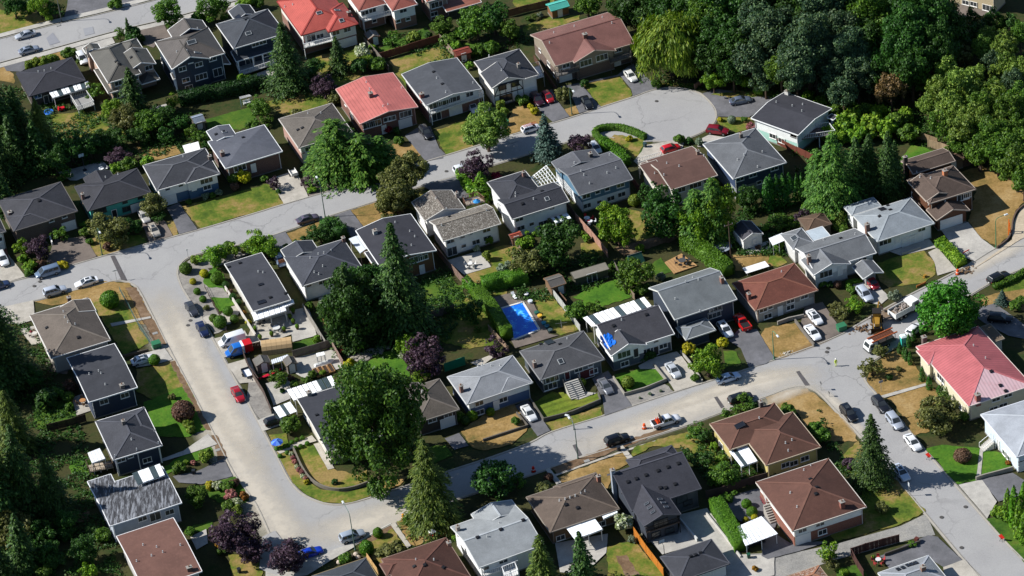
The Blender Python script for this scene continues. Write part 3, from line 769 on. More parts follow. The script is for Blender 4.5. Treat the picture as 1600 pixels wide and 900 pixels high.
def shrub_mesh(kind, var, ball=False):
    "radius 1, base at 0"
    if ball:
        n = 1500; s = sph(n); lob = 1+.03*np.sin(s[:, 0]*7+var)
        C = s*lob[:, None]*rng.uniform(.94, 1.02, (n, 1)); C[:, 2] = C[:, 2]*.95+.88
        core = MB().lathe([(.1, .05), (.72, .35), (.86, .88), (.66, 1.4), (.1, 1.7)], 10)
        return leaf_mesh(C, s+rng.normal(0, .32, s.shape), .14, LEAF[kind](), core=(core.v, core.f))
    ctr = sph(40); ctr = ctr[ctr[:, 2] > -.4][:22]; C = []; Nn = []
    for q in ctr:
        q = q*rng.uniform(.35, .78)*np.array([1, 1, .85])+np.array([0, 0, .72]); br = rng.uniform(.2, .42)
        s = sph(130); C.append(q+s*br*rng.uniform(.7, 1.1, (130, 1))); Nn.append(s+np.array([0, 0, .4])+rng.normal(0, .45, s.shape))
    C = np.vstack(C); C[:, 2] = np.maximum(C[:, 2], .02)
    return leaf_mesh(C, np.vstack(Nn), .17, LEAF[kind]())
def trunk_mesh(r, H, limbs, spread):
    mb = MB(); p = Vector((0, 0, -.2)); n = 5; pr = r*1.25
    for i in range(n):
        q = Vector((random.uniform(-.12, .12)*H*.12, random.uniform(-.12, .12)*H*.12, H*(i+1)/n)); rr = r*(1-.75*(i+1)/n)+.02
        mb.cyl(p, q, pr, rr, 7); p, pr = q, rr
    for i in range(limbs):
        a = 2.4*i+random.uniform(-.3, .3); z = H*random.uniform(.35, .8); l = spread*random.uniform(.5, .85)
        a0 = Vector((0, 0, z)); a1 = a0+Vector((math.cos(a)*l*.55, math.sin(a)*l*.55, l*.35)); a2 = a0+Vector((math.cos(a)*l, math.sin(a)*l, l*.75))
        mb.cyl(a0, a1, r*.38, r*.22, 5); mb.cyl(a1, a2, r*.22, .03, 5)
    return mb.mesh(BARK())
def tmesh(cls, kind, var, size):
    k = (cls, kind, var, size)
    if k in _TM: return _TM[k]
    if cls == 'round':
        Rr = {'s': 1.7, 'm': 3.2, 'l': 5.5, 'x': 9.0}[size]; nb = {'s': 40, 'm': 75, 'l': 130, 'x': 270}[size]; lf = {'s': .19, 'm': .24, 'l': .29, 'x': .34}[size]
        cr = crown_broad(Rr, Rr*.95, kind, var, nb, lf, {'s': 34, 'm': 22, 'l': 16, 'x': 10}[size]); tr = trunk_mesh(Rr*.06+.05, Rr*1.5, 6, Rr*.8)
        r = (cr, tr, Rr)
    elif cls == 'willow':
        cr = crown_willow(4.5, 4.2, kind, var); r = (cr, trunk_mesh(.4, 6, 7, 3), 4.5)
    elif cls == 'conifer':
        Rr, H = (3.0, 10.0) if size == 'm' else (5.2, 17.0)
        lv, pr, fl = (34, 13, 17) if size == 'm' else (46, 15, 30)
        if kind == 'fir': cr = crown_conifer(Rr, H, kind, var, lv, .3, .27, pr, fl, .06, .78)
        elif kind == 'spruce': cr = crown_conifer(Rr, H, kind, var, lv, .1, .26, pr, fl, .06, .8)
        elif kind == 'deodar': cr = crown_conifer(Rr, H, kind, var, int(lv*.7), .5, .2, pr, int(fl*1.7), .04, .5, 2.8)
        else: cr = crown_conifer(Rr, H, kind, var, int(lv*.72), .62, .17, pr, int(fl*1.9), .04, .72, 4.0)
        r = (cr, trunk_mesh(.28, H*.93, 0, 0), Rr)
    elif cls == 'column':
        r = (crown_column(.7, 4.5, kind, var), trunk_mesh(.08, 1.2, 0, 0), .7)
    elif cls in ('ball', 'bush'):
        r = (shrub_mesh(kind, var, cls == 'ball'), None, 1.0)
    _TM[k] = r; return r
DESC = {'maple': 'green maple', 'chestnut': 'bright green chestnut', 'broad': 'green broadleaf tree', 'bright': 'bright green leafy tree', 'dark': 'dark green dense tree', 'olive': 'olive brown leafy tree', 'forest': 'grey-green woodland tree',
 'lightwood': 'light green feathery woodland tree', 'willow': 'yellow-green weeping willow', 'plum': 'dark purple plum tree', 'brownred': 'reddish brown leafy tree', 'fir': 'dark green fir',
 'cedar': 'drooping green cedar', 'deodar': 'broad layered green cedar', 'spruce': 'blue-grey spruce', 'column': 'dark columnar cypress', 'limecolumn': 'bright green columnar cypress', 'gold': 'golden yellow shrub', 'dead': 'rusty brown dying tree',
 'pink': 'pink flowering shrub', 'whiteflower': 'white flowering shrub', 'greygreen': 'grey-green shrub', 'redleaf': 'crimson-leaved shrub', 'orange': 'orange flowering shrub'}
_var = [0]
def _place(name, desc, cat, grp, where, loc, cr, tr, sc, tsc=None, cz=0.0, lab=None):
    a = random.uniform(0, 6.28)
    label = lab or (desc + ' ' + where)
    if tr is None:
        o = single(name, cr, label, cat, loc, a, grp, sc); return o
    r = thing(name, label, cat, loc, a, grp)
    obj('trunk', tr, r, (0, 0, 0), 0, tsc); obj('crown', cr, r, (0, 0, cz), 0, sc); return r
def tree(kind, x, y, w, where, tall=1.0, clear=.35, grp=None, desc=None, nv=3, lab=None):
    "broadleaf: crown centre on the picture, crown width in quarter pixels"
    Rr = w/2/ppm(x, y); size = 's' if Rr < 2.2 else 'm' if Rr < 4.2 else 'l' if Rr < 7.3 else 'x'
    _var[0] += 1; cls = 'willow' if kind == 'willow' else 'round'
    cr, tr, R0 = tmesh(cls, kind, _var[0] % nv, size); s = Rr/R0*(1.1 if cls == 'round' else 1)
    hh = Rr*.95*tall; cz = hh*(1+clear); p = at(x, y, cz); p.z = 0
    d = desc or DESC[kind]
    if size == 's': d = 'small ' + d
    if size == 'l': d = 'large ' + d
    return _place('tree' if kind != 'willow' else 'willow_tree', d, 'tree', grp or 'garden trees', where, p, cr, tr, (s, s, s*tall), (s, s, cz*1.05/(6 if cls == 'willow' else R0*1.5)), cz, lab)
def conifer(kind, tx, ty, bx, by, w, where, nv=3, grp=None, lab=None):
    "tip and base on the picture"
    b = at(bx, by); H = math.hypot(by-ty, (bx-tx)*.2)/(ppm(bx, by)*math.cos(CAM_PITCH)); Rr = w/2/ppm(bx, by)
    _var[0] += 1
    if kind in ('column', 'limecolumn'):
        cr, tr, R0 = tmesh('column', kind, _var[0] % 2, 'm'); sc = (Rr/.7, Rr/.7, H/4.5); tsc = (1, 1, 1)
        nm, cat, g = 'cypress', 'cypress', 'columnar cypresses'
    else:
        size = 'm' if H < 13 else 'l'; H0 = 10 if size == 'm' else 17; cr, tr, R0 = tmesh('conifer', kind, _var[0] % nv, size); sc = (Rr/R0, Rr/R0, H/H0); tsc = (H/12, H/12, H/H0); nm, cat, g = {'deodar': 'cedar'}.get(kind, kind)+'_tree', 'conifer', 'conifers'
    d = DESC[kind]
    if H > 15: d = 'tall ' + d
    elif H < 6 and 'column' not in kind: d = 'small ' + d
    return _place(nm, d, cat, grp or g, where, b, cr, tr, sc, tsc, 0.0, lab)
def shrub(kind, x, y, w, where, ball=False, tall=1.0, desc=None, grp=None, lab=None):
    "centre on the picture and width in quarter pixels"
    Rr = w/2/ppm(x, y); _var[0] += 1
    cr, _, _ = tmesh('ball' if ball else 'bush', kind, _var[0] % 2, 'm')
    p = at(x, y, Rr*.8*tall); p.z = 0
    d = desc or (DESC[kind] if 'shrub' in DESC.get(kind, '') else {'broad': 'green', 'bright': 'bright green', 'dark': 'dark green', 'olive': 'olive', 'plum': 'dark purple', 'brownred': 'reddish brown', 'willow': 'yellow-green', 'hedge': 'green', 'cedar': 'feathery green', 'column': 'dark green', 'fir': 'dark green', 'lightwood': 'light green', 'dead': 'brown dried'}[kind]+(' clipped round shrub' if ball else ' leafy shrub'))
    return _place('shrub', d, 'shrub', grp or 'garden shrubs', where, p, cr, None, (Rr, Rr, Rr*tall), lab=lab)
# ---------------------------------------------------------------- vehicles
def paint(hexc):
    k = ('car', hexc)
    if k in MATS: return MATS[k]
    m, nt, b = newmat('car_paint'); c = srgb(hexc)
    f = noise(nt, pos(nt), 2.0, 3)
    nt.links.new(mixc(nt, f, dark(c, .9), dark(c, 1.05)), b.inputs['Base Color'])
    b.inputs['Metallic'].default_value = .15; b.inputs['Roughness'].default_value = .3; b.inputs['Coat Weight'].default_value = .5; b.inputs['Coat Roughness'].default_value = .08
    MATS[k] = m; return m
CARS = {  # stations (x, half width, z low, z top), cabin (xb0, xt0, xt1, xb1, belt, roof, wb, wt), wheel x, wheel r
 'sedan': ([(-2.35,.66,.42,.78),(-2.27,.83,.3,.93),(-1.5,.9,.22,.98),(0,.91,.2,.95),(1.0,.9,.22,.95),(1.9,.86,.25,.82),(2.27,.76,.32,.68),(2.36,.6,.38,.58)], (-1.95,-1.1,.25,1.1,.93,1.43,.83,.62), (-1.38,1.42), .32),
 'hatch': ([(-2.05,.7,.42,.9),(-1.98,.83,.3,1.0),(-1.3,.87,.22,1.0),(0,.88,.2,.97),(.9,.87,.22,.95),(1.65,.82,.26,.82),(1.98,.72,.34,.66),(2.05,.58,.4,.58)], (-2.0,-1.6,.2,1.1,.95,1.5,.82,.64), (-1.2,1.3), .31),
 'suv': ([(-2.32,.74,.48,1.0),(-2.25,.9,.36,1.08),(-1.4,.94,.28,1.1),(0,.95,.26,1.08),(1.0,.94,.28,1.06),(1.9,.9,.32,.98),(2.28,.8,.42,.86),(2.36,.66,.5,.72)], (-2.26,-1.95,.3,1.12,1.06,1.72,.86,.68), (-1.4,1.42), .37),
 'van': ([(-2.5,.78,.46,1.0),(-2.43,.94,.34,1.1),(-1.4,.98,.26,1.12),(0,.98,.25,1.1),(1.2,.97,.28,1.06),(2.05,.92,.32,.95),(2.45,.82,.4,.8),(2.52,.68,.46,.7)], (-2.46,-2.3,.75,1.75,1.08,1.85,.92,.74), (-1.5,1.6), .35),
 'cargo_van': ([(-2.6,.88,.46,1.1),(-2.55,.98,.36,1.2),(-1.4,1.0,.28,1.22),(0,1.0,.27,1.2),(1.4,.99,.28,1.16),(2.1,.94,.32,1.02),(2.55,.84,.4,.86),(2.62,.7,.46,.74)], (-2.57,-2.5,1.0,1.9,1.18,2.15,.96,.86), (-1.55,1.65), .36),
 'pickup': ([(-2.75,.8,.5,.98),(-2.7,.95,.42,1.05),(-1.6,.97,.36,1.06),(0,.98,.34,1.06),(1.2,.97,.36,1.06),(2.1,.93,.4,1.02),(2.65,.84,.48,.9),(2.75,.7,.54,.78)], (-.75,-.6,.85,1.4,1.04,1.78,.88,.7), (-1.7,1.75), .4),
}
_CM = {}
def car_meshes(t):
    if t in _CM: return _CM[t]
    st, cab, wx, wr = CARS[t]
    mb = MB(); vs = []; n = 10
    for x, w, zl, zt in st:
        m = zl+(zt-zl)*.45
        for y, z in ((-.8*w, zl), (-.98*w, zl+.12), (-w, m), (-.96*w, zt-.1), (-.82*w, zt), (.82*w, zt), (.96*w, zt-.1), (w, m), (.98*w, zl+.12), (.8*w, zl)): vs.append((x, y, z))
    k = len(st)
    fs = [tuple(range(n))[::-1] if False else tuple(range(n)), tuple(range((k-1)*n, k*n))[::-1]]
    for i in range(k-1):
        for j in range(n): a = i*n+j; b = i*n+(j+1) % n; fs.append((a, a+n, b+n, b))
    mb.add(vs, fs)
    xb0, xt0, xt1, xb1, zb, zr, wb, wt = cab; zb -= .03
    bot = [(xb0, -wb, zb), (xb1, -wb, zb), (xb1, wb, zb), (xb0, wb, zb)]
    mid = [(xt0, -wt, zr-.07), (xt1, -wt, zr-.07), (xt1, wt, zr-.07), (xt0, wt, zr-.07)]
    top = [(xt0+.12, -wt*.86, zr), (xt1-.15, -wt*.86, zr), (xt1-.15, wt*.86, zr), (xt0+.12, wt*.86, zr)]
    mb.add(bot+mid+top, [(0,1,5,4),(1,2,6,5),(2,3,7,6),(3,0,4,7),(4,5,9,8),(5,6,10,9),(6,7,11,10),(7,4,8,11),(8,9,10,11)])
    if t == 'pickup':
        b = MB(); b.box(-2.62, -.85, -.82, .82, 1.0, 1.075); bed = b.mesh(plain('#1c1c1e', .8))
        for s in (-1, 1): mb.box(-2.72, -.78, s*.9-.07, s*.9+.07, 1.0, 1.22)
        mb.box(-2.75, -2.63, -.96, .96, 1.0, 1.2)
    else: bed = None
    body = mb.mesh(plain('#888888')); 
    body.polygons.foreach_set('use_smooth', [True]*len(body.polygons))
    try: body.set_sharp_from_angle(angle=R(38))
    except Exception: pass
    V = [Vector(v) for v in bot+mid]
    def quad(i, a0, a1, b0=.12, b1=.88):
        p = [V[j] for j in i]; f = lambda a, b: (p[0]*(1-a)+p[1]*a)*(1-b)+(p[3]*(1-a)+p[2]*a)*b
        q = [f(a0, b0), f(a1, b0), f(a1, b1), f(a0, b1)]; nn = (q[1]-q[0]).cross(q[3]-q[0]).normalized()*.012
        g = MB(); g.add([x+nn for x in q]+[x-nn for x in q], [(0,1,2,3),(7,6,5,4),(0,4,5,1),(1,5,6,2),(2,6,7,3),(3,7,4,0)]); return g.mesh(glassmat())
    gl = [('windscreen', quad((1,2,6,5), .07, .93, .08, .95)), ('rear_window', quad((3,0,4,7), .1, .9, .15, .9))]
    if t == 'cargo_van': sp = [(.76, .93)]
    elif t == 'pickup': sp = [(.06, .45), (.5, .9)]
    else: sp = [(.08, .36), (.385, .62), (.645, .9)] if t in ('suv', 'van') else [(.1, .5), (.53, .92)]
    for a0, a1 in sp:
        gl.append(('side_window', quad((0,1,5,4), a0, a1))); gl.append(('side_window', quad((2,3,7,6), 1-a1, 1-a0)))
    ty = MB(); ty.cyl((0, -.11, 0), (0, .11, 0), wr, wr, 14); tyre = ty.mesh(plain('#151515', .9))
    rm = MB(); rm.cyl((0, -.122, 0), (0, .122, 0), wr*.6, wr*.6, 10); rm.cyl((0, -.13, 0), (0, .13, 0), wr*.16, wr*.16, 8); rim = rm.mesh(plain('#9a9a9c', .35, .8))
    hl = MB(); x, w, zl, zt = st[-2]; hl.box(x-.12, x+.05, -.17, .17, zt-.2, zt-.06); head = hl.mesh(plain('#d8dcdf', .1))
    tl = MB(); x, w2, zl, zt = st[1]; tl.box(x-.06, x+.1, -.14, .14, zt-.26, zt-.08); tail = tl.mesh(plain('#7a1414', .2))
    mi = MB(); mi.box(-.07, .07, -.1, .1, -.06, .08); mirror = mi.mesh(plain('#2a2a2c', .4))
    dh = MB(); dh.box(-.1, .1, -.02, .02, -.02, .02); handle = dh.mesh(plain('#55565a', .4))
    sr = MB(); sr.box(-.42, .42, -.33, .33, -.005, .012); sunroof = sr.mesh(glassmat())
    pl = MB(); pl.box(-.02, .02, -.17, .17, -.06, .06); plate = pl.mesh(plain('#d4d4d0', .5))
    _CM[t] = (body, gl, tyre, rim, head, tail, mirror, plate, wx, wr, st, cab, bed, handle, sunroof); return _CM[t]
U = 17.8; Vd = -72.2
def car(label, t, col, x, y, hd, cat='car', sunroof=False, name='parked_car', z=0.02):
    body, gl, tyre, rim, head, tail, mirror, plate, wx, wr, st, cab, bed, handle, sroof = car_meshes(t)
    p = at(x, y, .7); p.z = z
    r = thing(name, label, cat, p, R(hd+random.uniform(-1.2, 1.2)), 'vehicles on the streets and driveways')
    o = obj('body', body, r); o.material_slots[0].link = 'OBJECT'; o.material_slots[0].material = paint(col)
    for nm, m in gl: obj(nm, m, r)
    w = st[2][1]-.09
    for xx in wx:
        for s in (-1, 1):
            t_ = obj('wheel', tyre, r, (xx, s*w, wr)); obj('rim', rim, t_)
    for s in (-1, 1):
        obj('headlight', head, r, (0, s*st[-2][1]*.74, 0)); obj('taillight', tail, r, (0, s*st[1][1]*.8, 0))
        obj('mirror', mirror, r, (cab[3]-.35, s*(cab[6]+.16), cab[4]+.08))
    obj('number_plate', plate, r, (st[0][0]-.02, 0, .62))
    if bed: obj('cargo_bed', bed, r)
    if sunroof: obj('sunroof', sroof, r, ((cab[1]+cab[2])/2+.15, 0, cab[5]))
    return r
def boxy(name, label, cat, x, y, hd, parts, z=0.02, group=None, scale=None):
    "a thing from named mesh builders: [(part, MB, colour, rough)]"
    p = at(x, y, z); r = thing(name, label, cat, p, R(hd), group)
    if scale: r.scale = (scale,)*3
    made = {}
    for nm, mb, col, *rest in parts:
        m = col if not isinstance(col, str) else plain(col, rest[0] if rest else .5)
        part(nm, mb, m, r)
    return r
def wheels(xs, w, rr, wd=.28):
    out = []
    for x in xs:
        for s in (-1, 1):
            out.append(('wheel', MB().cyl((x, s*w-wd/2, rr), (x, s*w+wd/2, rr), rr, rr, 14), '#161616', .9))
            out.append(('hub', MB().cyl((x, s*w-wd/2-.02, rr), (x, s*w+wd/2+.02, rr), rr*.45, rr*.45, 8), '#a8a49a', .5))
    return out
# ---------------------------------------------------------------- street furniture
def lamp(label, bx, by, h=6.9, ang=-72.0, arm=2.0, col='#3f5c50'):
    b = at(bx, by); r = thing('street_lamp', label, 'street lamp', b, R(ang), 'street lamps')
    mb = MB().cyl((0, 0, 0), (0, 0, h-.7), .11, .07, 8); mb.cyl((0, 0, 0), (0, 0, .25), .17, .17, 8); part('pole', mb, plain(col, .5), r)
    a = MB(); pts = [Vector((0, 0, h-.7)), Vector((.12, 0, h-.3)), Vector((.45, 0, h-.05)), Vector((arm*.6, 0, h+.02)), Vector((arm, 0, h))]
    for p, q in zip(pts, pts[1:]): a.cyl(p, q, .06, .05, 6)
    part('arm', a, plain(col, .5), r)
    g = MB(); g.box(arm-.1, arm+.65, -.17, .17, h-.05, h+.1); g.box(arm, arm+.55, -.12, .12, h+.1, h+.15); part('lamp_head', g, plain('#cfd2d0', .4), r)
    l = MB(); l.box(arm+.05, arm+.55, -.12, .12, h-.1, h-.052); part('lens', l, plain('#e6e6dc', .2), r)
    return r
def sign_post(label, x, y, h=2.3, w=.7, hh=.25, col='#cfd3d0', ang=U, lean=0):
    b = at(x, y); r = thing('street_sign', label, 'sign', b, R(ang), 'street signs')
    part('post', MB().cyl((0, 0, 0), (0, 0, h), .035, .035, 6), plain('#8b8d8c', .5), r)
    part('sign_plate', MB().box(-w/2, w/2, -.02, .02, h-hh, h), plain(col, .5), r); return r
def diamond(label, x, y, ang=-40):
    b = at(x, y); r = thing('roadwork_sign', label, 'sign', b, R(ang), 'roadwork markers')
    s = .62; mb = MB(); mb.add([(0, -.02, .35), (s, -.02, .35+s), (0, -.02, .35+2*s), (-s, -.02, .35+s), (0, .02, .35), (s, .02, .35+s), (0, .02, .35+2*s), (-s, .02, .35+s)],
        [(0,1,2,3),(7,6,5,4),(0,4,5,1),(1,5,6,2),(2,6,7,3),(3,7,4,0)]); part('sign_plate', mb, plain('#b8200f', .5), r)
    lg = MB(); lg.bar((-.3, -.25, 0), (0, .05, .9), .05, .05); lg.bar((.3, -.25, 0), (0, .05, .9), .05, .05); lg.bar((0, .45, 0), (0, .05, .9), .05, .05); part('stand', lg, plain('#3a3a3a', .5), r); return r
def cone(label, x, y, barrel=True, col='#d8541a'):
    b = at(x, y, 0); b.z = .03; r = thing('traffic_barrel' if barrel else 'traffic_cone', label, 'traffic cone', b, 0, 'roadwork markers')
    if barrel:
        part('body', MB().lathe([(.36, .05), (.34, .35), (.31, .38), (.29, .75), (.26, .78), (.22, 1.1), (.1, 1.14)], 12), plain(col, .5), r)
        part('stripe', MB().lathe([(.325, .5), (.327, .62)], 12), plain('#e8e6e0', .4), r)
        part('base', MB().cyl((0, 0, 0), (0, 0, .06), .46, .46, 12), plain('#1d1d1d', .8), r)
    else:
        part('body', MB().lathe([(.2, .04), (.05, .72), (.02, .74)], 10), plain(col, .5), r); part('base', MB().box(-.25, .25, -.25, .25, 0, .04), plain(col, .6), r)
        part('stripe', MB().lathe([(.13, .36), (.1, .5)], 10), plain('#e8e6e0', .4), r)
    return r
def utility_box(label, x, y, w=1.3, d=1.0, h=.95, col='#2f6b4a'):
    return boxy('utility_box', label, 'utility box', x, y, U, [('cabinet', MB().box(-w/2, w/2, -d/2, d/2, .1, h), col), ('lid', MB().box(-w/2-.05, w/2+.05, -d/2-.05, d/2+.05, h, h+.1), col), ('plinth', MB().box(-w/2-.15, w/2+.15, -d/2-.15, d/2+.15, 0, .1), '#8d8a84'), ('door_seam', MB().box(-.02, .02, -d/2-.015, -d/2, .18, h-.08), '#1d4030')], group='utility boxes')
def bin_(label, x, y, col='#20242a'):
    lid = MB().box(-.3, .3, -.36, .34, .95, 1.03)
    return boxy('wheelie_bin', label, 'bin', x, y, U+random.uniform(-30, 30), [('body', MB().add([(-.22,-.25,.06),(.22,-.25,.06),(.22,.25,.06),(-.22,.25,.06),(-.28,-.33,.95),(.28,-.33,.95),(.28,.33,.95),(-.28,.33,.95)], [(3,2,1,0),(4,5,6,7),(0,1,5,4),(1,2,6,5),(2,3,7,6),(3,0,4,7)]), col), ('lid', lid, col), ('axle', MB().cyl((-.3, .25, .1), (.3, .25, .1), .1, .1, 8), '#111111')], group='wheelie bins')
def hoop(label, x, y, ang, h=3.3):
    b = at(x, y); r = thing('basketball_hoop', label, 'basketball hoop', b, R(ang), 'basketball hoops')
    part('pole', MB().cyl((0, 0, 0), (0, 0, h-.4), .07, .06, 8).bar((0, 0, h-.5), (0, -.7, h-.2), .06, .06), plain('#3b3d40', .5), r)
    bb = MB(); rectbar2(bb, 1.3, .9, .08, -.75, -.7, h); part('backboard', MB().box(-.62, .62, -.735, -.715, h-.42, h+.42), plain('#c9cdd0', .2), r); part('backboard_frame', bb, plain('#2c2e31', .5), r)
    rg = MB()
    for i in range(12):
        a, c = 2*math.pi*i/12, 2*math.pi*(i+1)/12; rg.bar((.23*math.cos(a), -1.0+.23*math.sin(a), h-.3), (.23*math.cos(c), -1.0+.23*math.sin(c), h-.3), .03, .03)
    part('rim', rg, plain('#c04418', .5), r); part('base', MB().box(-.4, .4, -.3, .5, 0, .2), plain('#26282b', .7), r); return r
def rectbar2(mb, w, h, t, y0, y1, z):
    mb.box(-w/2, w/2, y0, y1, z-h/2, z-h/2+t); mb.box(-w/2, w/2, y0, y1, z+h/2-t, z+h/2); mb.box(-w/2, -w/2+t, y0, y1, z-h/2+t, z+h/2-t); mb.box(w/2-t, w/2, y0, y1, z-h/2+t, z+h/2-t)
def patio_set(label, x, y, z=.06, table='#4a4a4c', chair='#3a3a3e', n=6, rt=.75, umb=None):
    p = at(x, y, z); r = thing('patio_table', label, 'table', p, random.uniform(0, 3), 'patio furniture')
    part('table_top', MB().cyl((0, 0, .7), (0, 0, .75), rt, rt, 14), plain(table, .4), r)
    for i in range(4):
        a = math.pi/4+i*math.pi/2; part('leg', MB().bar((math.cos(a)*rt*.6, math.sin(a)*rt*.6, 0), (math.cos(a)*rt*.5, math.sin(a)*rt*.5, .7), .05, .05), plain(table, .5), r)
    for i in range(n):
        a = 2*math.pi*i/n+.2; d = rt+.45; c = p+Vector((math.cos(a)*d, math.sin(a)*d, 0))
        ch = thing('patio_chair', 'chair around the '+label, 'chair', c, a-math.pi/2, 'patio furniture')
        part('seat', MB().box(-.24, .24, -.24, .24, .4, .46), plain(chair, .6), ch); part('backrest', MB().box(-.24, .24, .2, .26, .46, .95), plain(chair, .6), ch)
        for sx_ in (-1, 1):
            for sy_ in (-1, 1): part('leg', MB().box(sx_*.2-.02, sx_*.2+.02, sy_*.2-.02, sy_*.2+.02, 0, .4), plain(chair, .6), ch)
    return r
def umbrella(label, x, y, col, z=2.3, rad=1.5, col2=None):
    p = at(x, y, z); p.z = .05; r = thing('parasol', label, 'parasol', p, random.uniform(0, 3), 'parasols')
    part('pole', MB().cyl((0, 0, 0), (0, 0, z+.35), .03, .03, 6), plain('#c8c4bc', .5), r)
    n = 8
    for i in range(n):
        a, c = 2*math.pi*i/n, 2*math.pi*(i+1)/n
        v = [(0, 0, z+.3), (rad*math.cos(a), rad*math.sin(a), z-.25), (rad*math.cos(c), rad*math.sin(c), z-.25)]
        part('canopy_panel', MB().add(v+[(q[0], q[1], q[2]-.02) for q in v], [(0,1,2),(5,4,3),(1,4,5,2),(0,3,4,1),(2,5,3,0)]), plain(col2 if col2 and i % 2 else col, .7), r)
    part('base', MB().cyl((0, 0, 0), (0, 0, .1), .3, .25, 10), plain('#55524d', .8), r); return r
def planter(label, x, y, kind='bright', w=.5, z=.05):
    p = at(x, y, z); r = thing('potted_plant', label, 'plant', p, 0, 'potted plants')
    part('pot', MB().lathe([(.22, 0), (.32, .45), (.34, .5)], 10), plain('#4a3a30', .8), r)
    me = tmesh('ball', kind, 0, 'm')[0]; obj('foliage', me, r, (0, 0, .4), 0, (w*.8, w*.8, w)); return r
def shed(label, A, B, C, he=2.2, roofc='#4a4a4c', wall='#7a6a58', roof='u', p=.4, door='d', style='shingle', fascia=None, cat='shed', ang=None, wins=()):
    h = House(label, label, he, A, B, C, roof, p, .5, roofc, style, wall, fascia=fascia or wall, inset=.18, name='shed', cat=cat, ang=ang, group='garden sheds')
    mx, my = (A[0]+B[0])/2, (A[1]+B[1])/2+20
    if door: h.win([(door, mx, my)])
    return h
def pool(pts, deck):
    P = [at(*p) for p in pts]; c = s_c(P)
    r = thing('swimming_pool', 'blue rectangular swimming pool beside the tall clipped hedge', 'pool', (c.x, c.y, 0))
    L = [p-c for p in P]
    if sum(L[i].x*L[(i+1) % 4].y-L[(i+1) % 4].x*L[i].y for i in range(4)) < 0: L.reverse()
    m, nt, b = newmat('pool_liner'); f = noise(nt, pos(nt), .35, 3)
    v = N(nt, 'ShaderNodeTexVoronoi', feature='DISTANCE_TO_EDGE'); v.inputs['Scale'].default_value = 1.1; nt.links.new(pos(nt), v.inputs['Vector'])
    nt.links.new(mixc(nt, ramp(nt, f, [(.52, (0, 0, 0, 1)), (.66, (1, 1, 1, 1))]), srgb('#3a98ee'), srgb('#8cd8fc')), b.inputs['Base Color'])
    b.inputs['Roughness'].default_value = .3
    part('pool_basin', MB().add([(q.x, q.y, .085) for q in L], [(0, 1, 2, 3)]), m, r)
    m2, nt, b = newmat('pool_water'); wp = pos(nt)
    f = noise(nt, wp, .45, 4, .65); g = noise(nt, wp, 2.5, 3)
    col = mixc(nt, ramp(nt, f, [(.5, (0, 0, 0, 1)), (.62, (1, 1, 1, 1))]), srgb('#1a6ad6'), srgb('#2f96ee'))
    col = mixc(nt, ramp(nt, mth(nt, 'MULTIPLY', f, g), [(.3, (0, 0, 0, 1)), (.38, (1, 1, 1, 1))]), col, srgb('#6ec8f8'))
    nt.links.new(col, b.inputs['Base Color']); b.inputs['Roughness'].default_value = .06; bump(nt, b, g, .04, .4)
    part('water', MB().add([(q.x, q.y, .16) for q in L], [(0, 1, 2, 3)]), m2, r)
    cp = MB()
    for i in range(4): cp.bar(L[i]+Vector((0, 0, .16)), L[(i+1) % 4]+Vector((0, 0, .16)), .4, .16)
    part('coping', cp, plain('#d2cec4', .7), r)
    ld = MB(); q = L[2]*.86+L[3]*.14
    for s in (-.25, .25): ld.bar(q+Vector((s, 0, .1)), q+Vector((s, 0, .9)), .05, .05); ld.bar(q+Vector((s, 0, .9)), q+Vector((s, -.5, .9)), .05, .05)
    part('ladder', ld, plain('#c8ccd0', .2, .8), r)
    return r
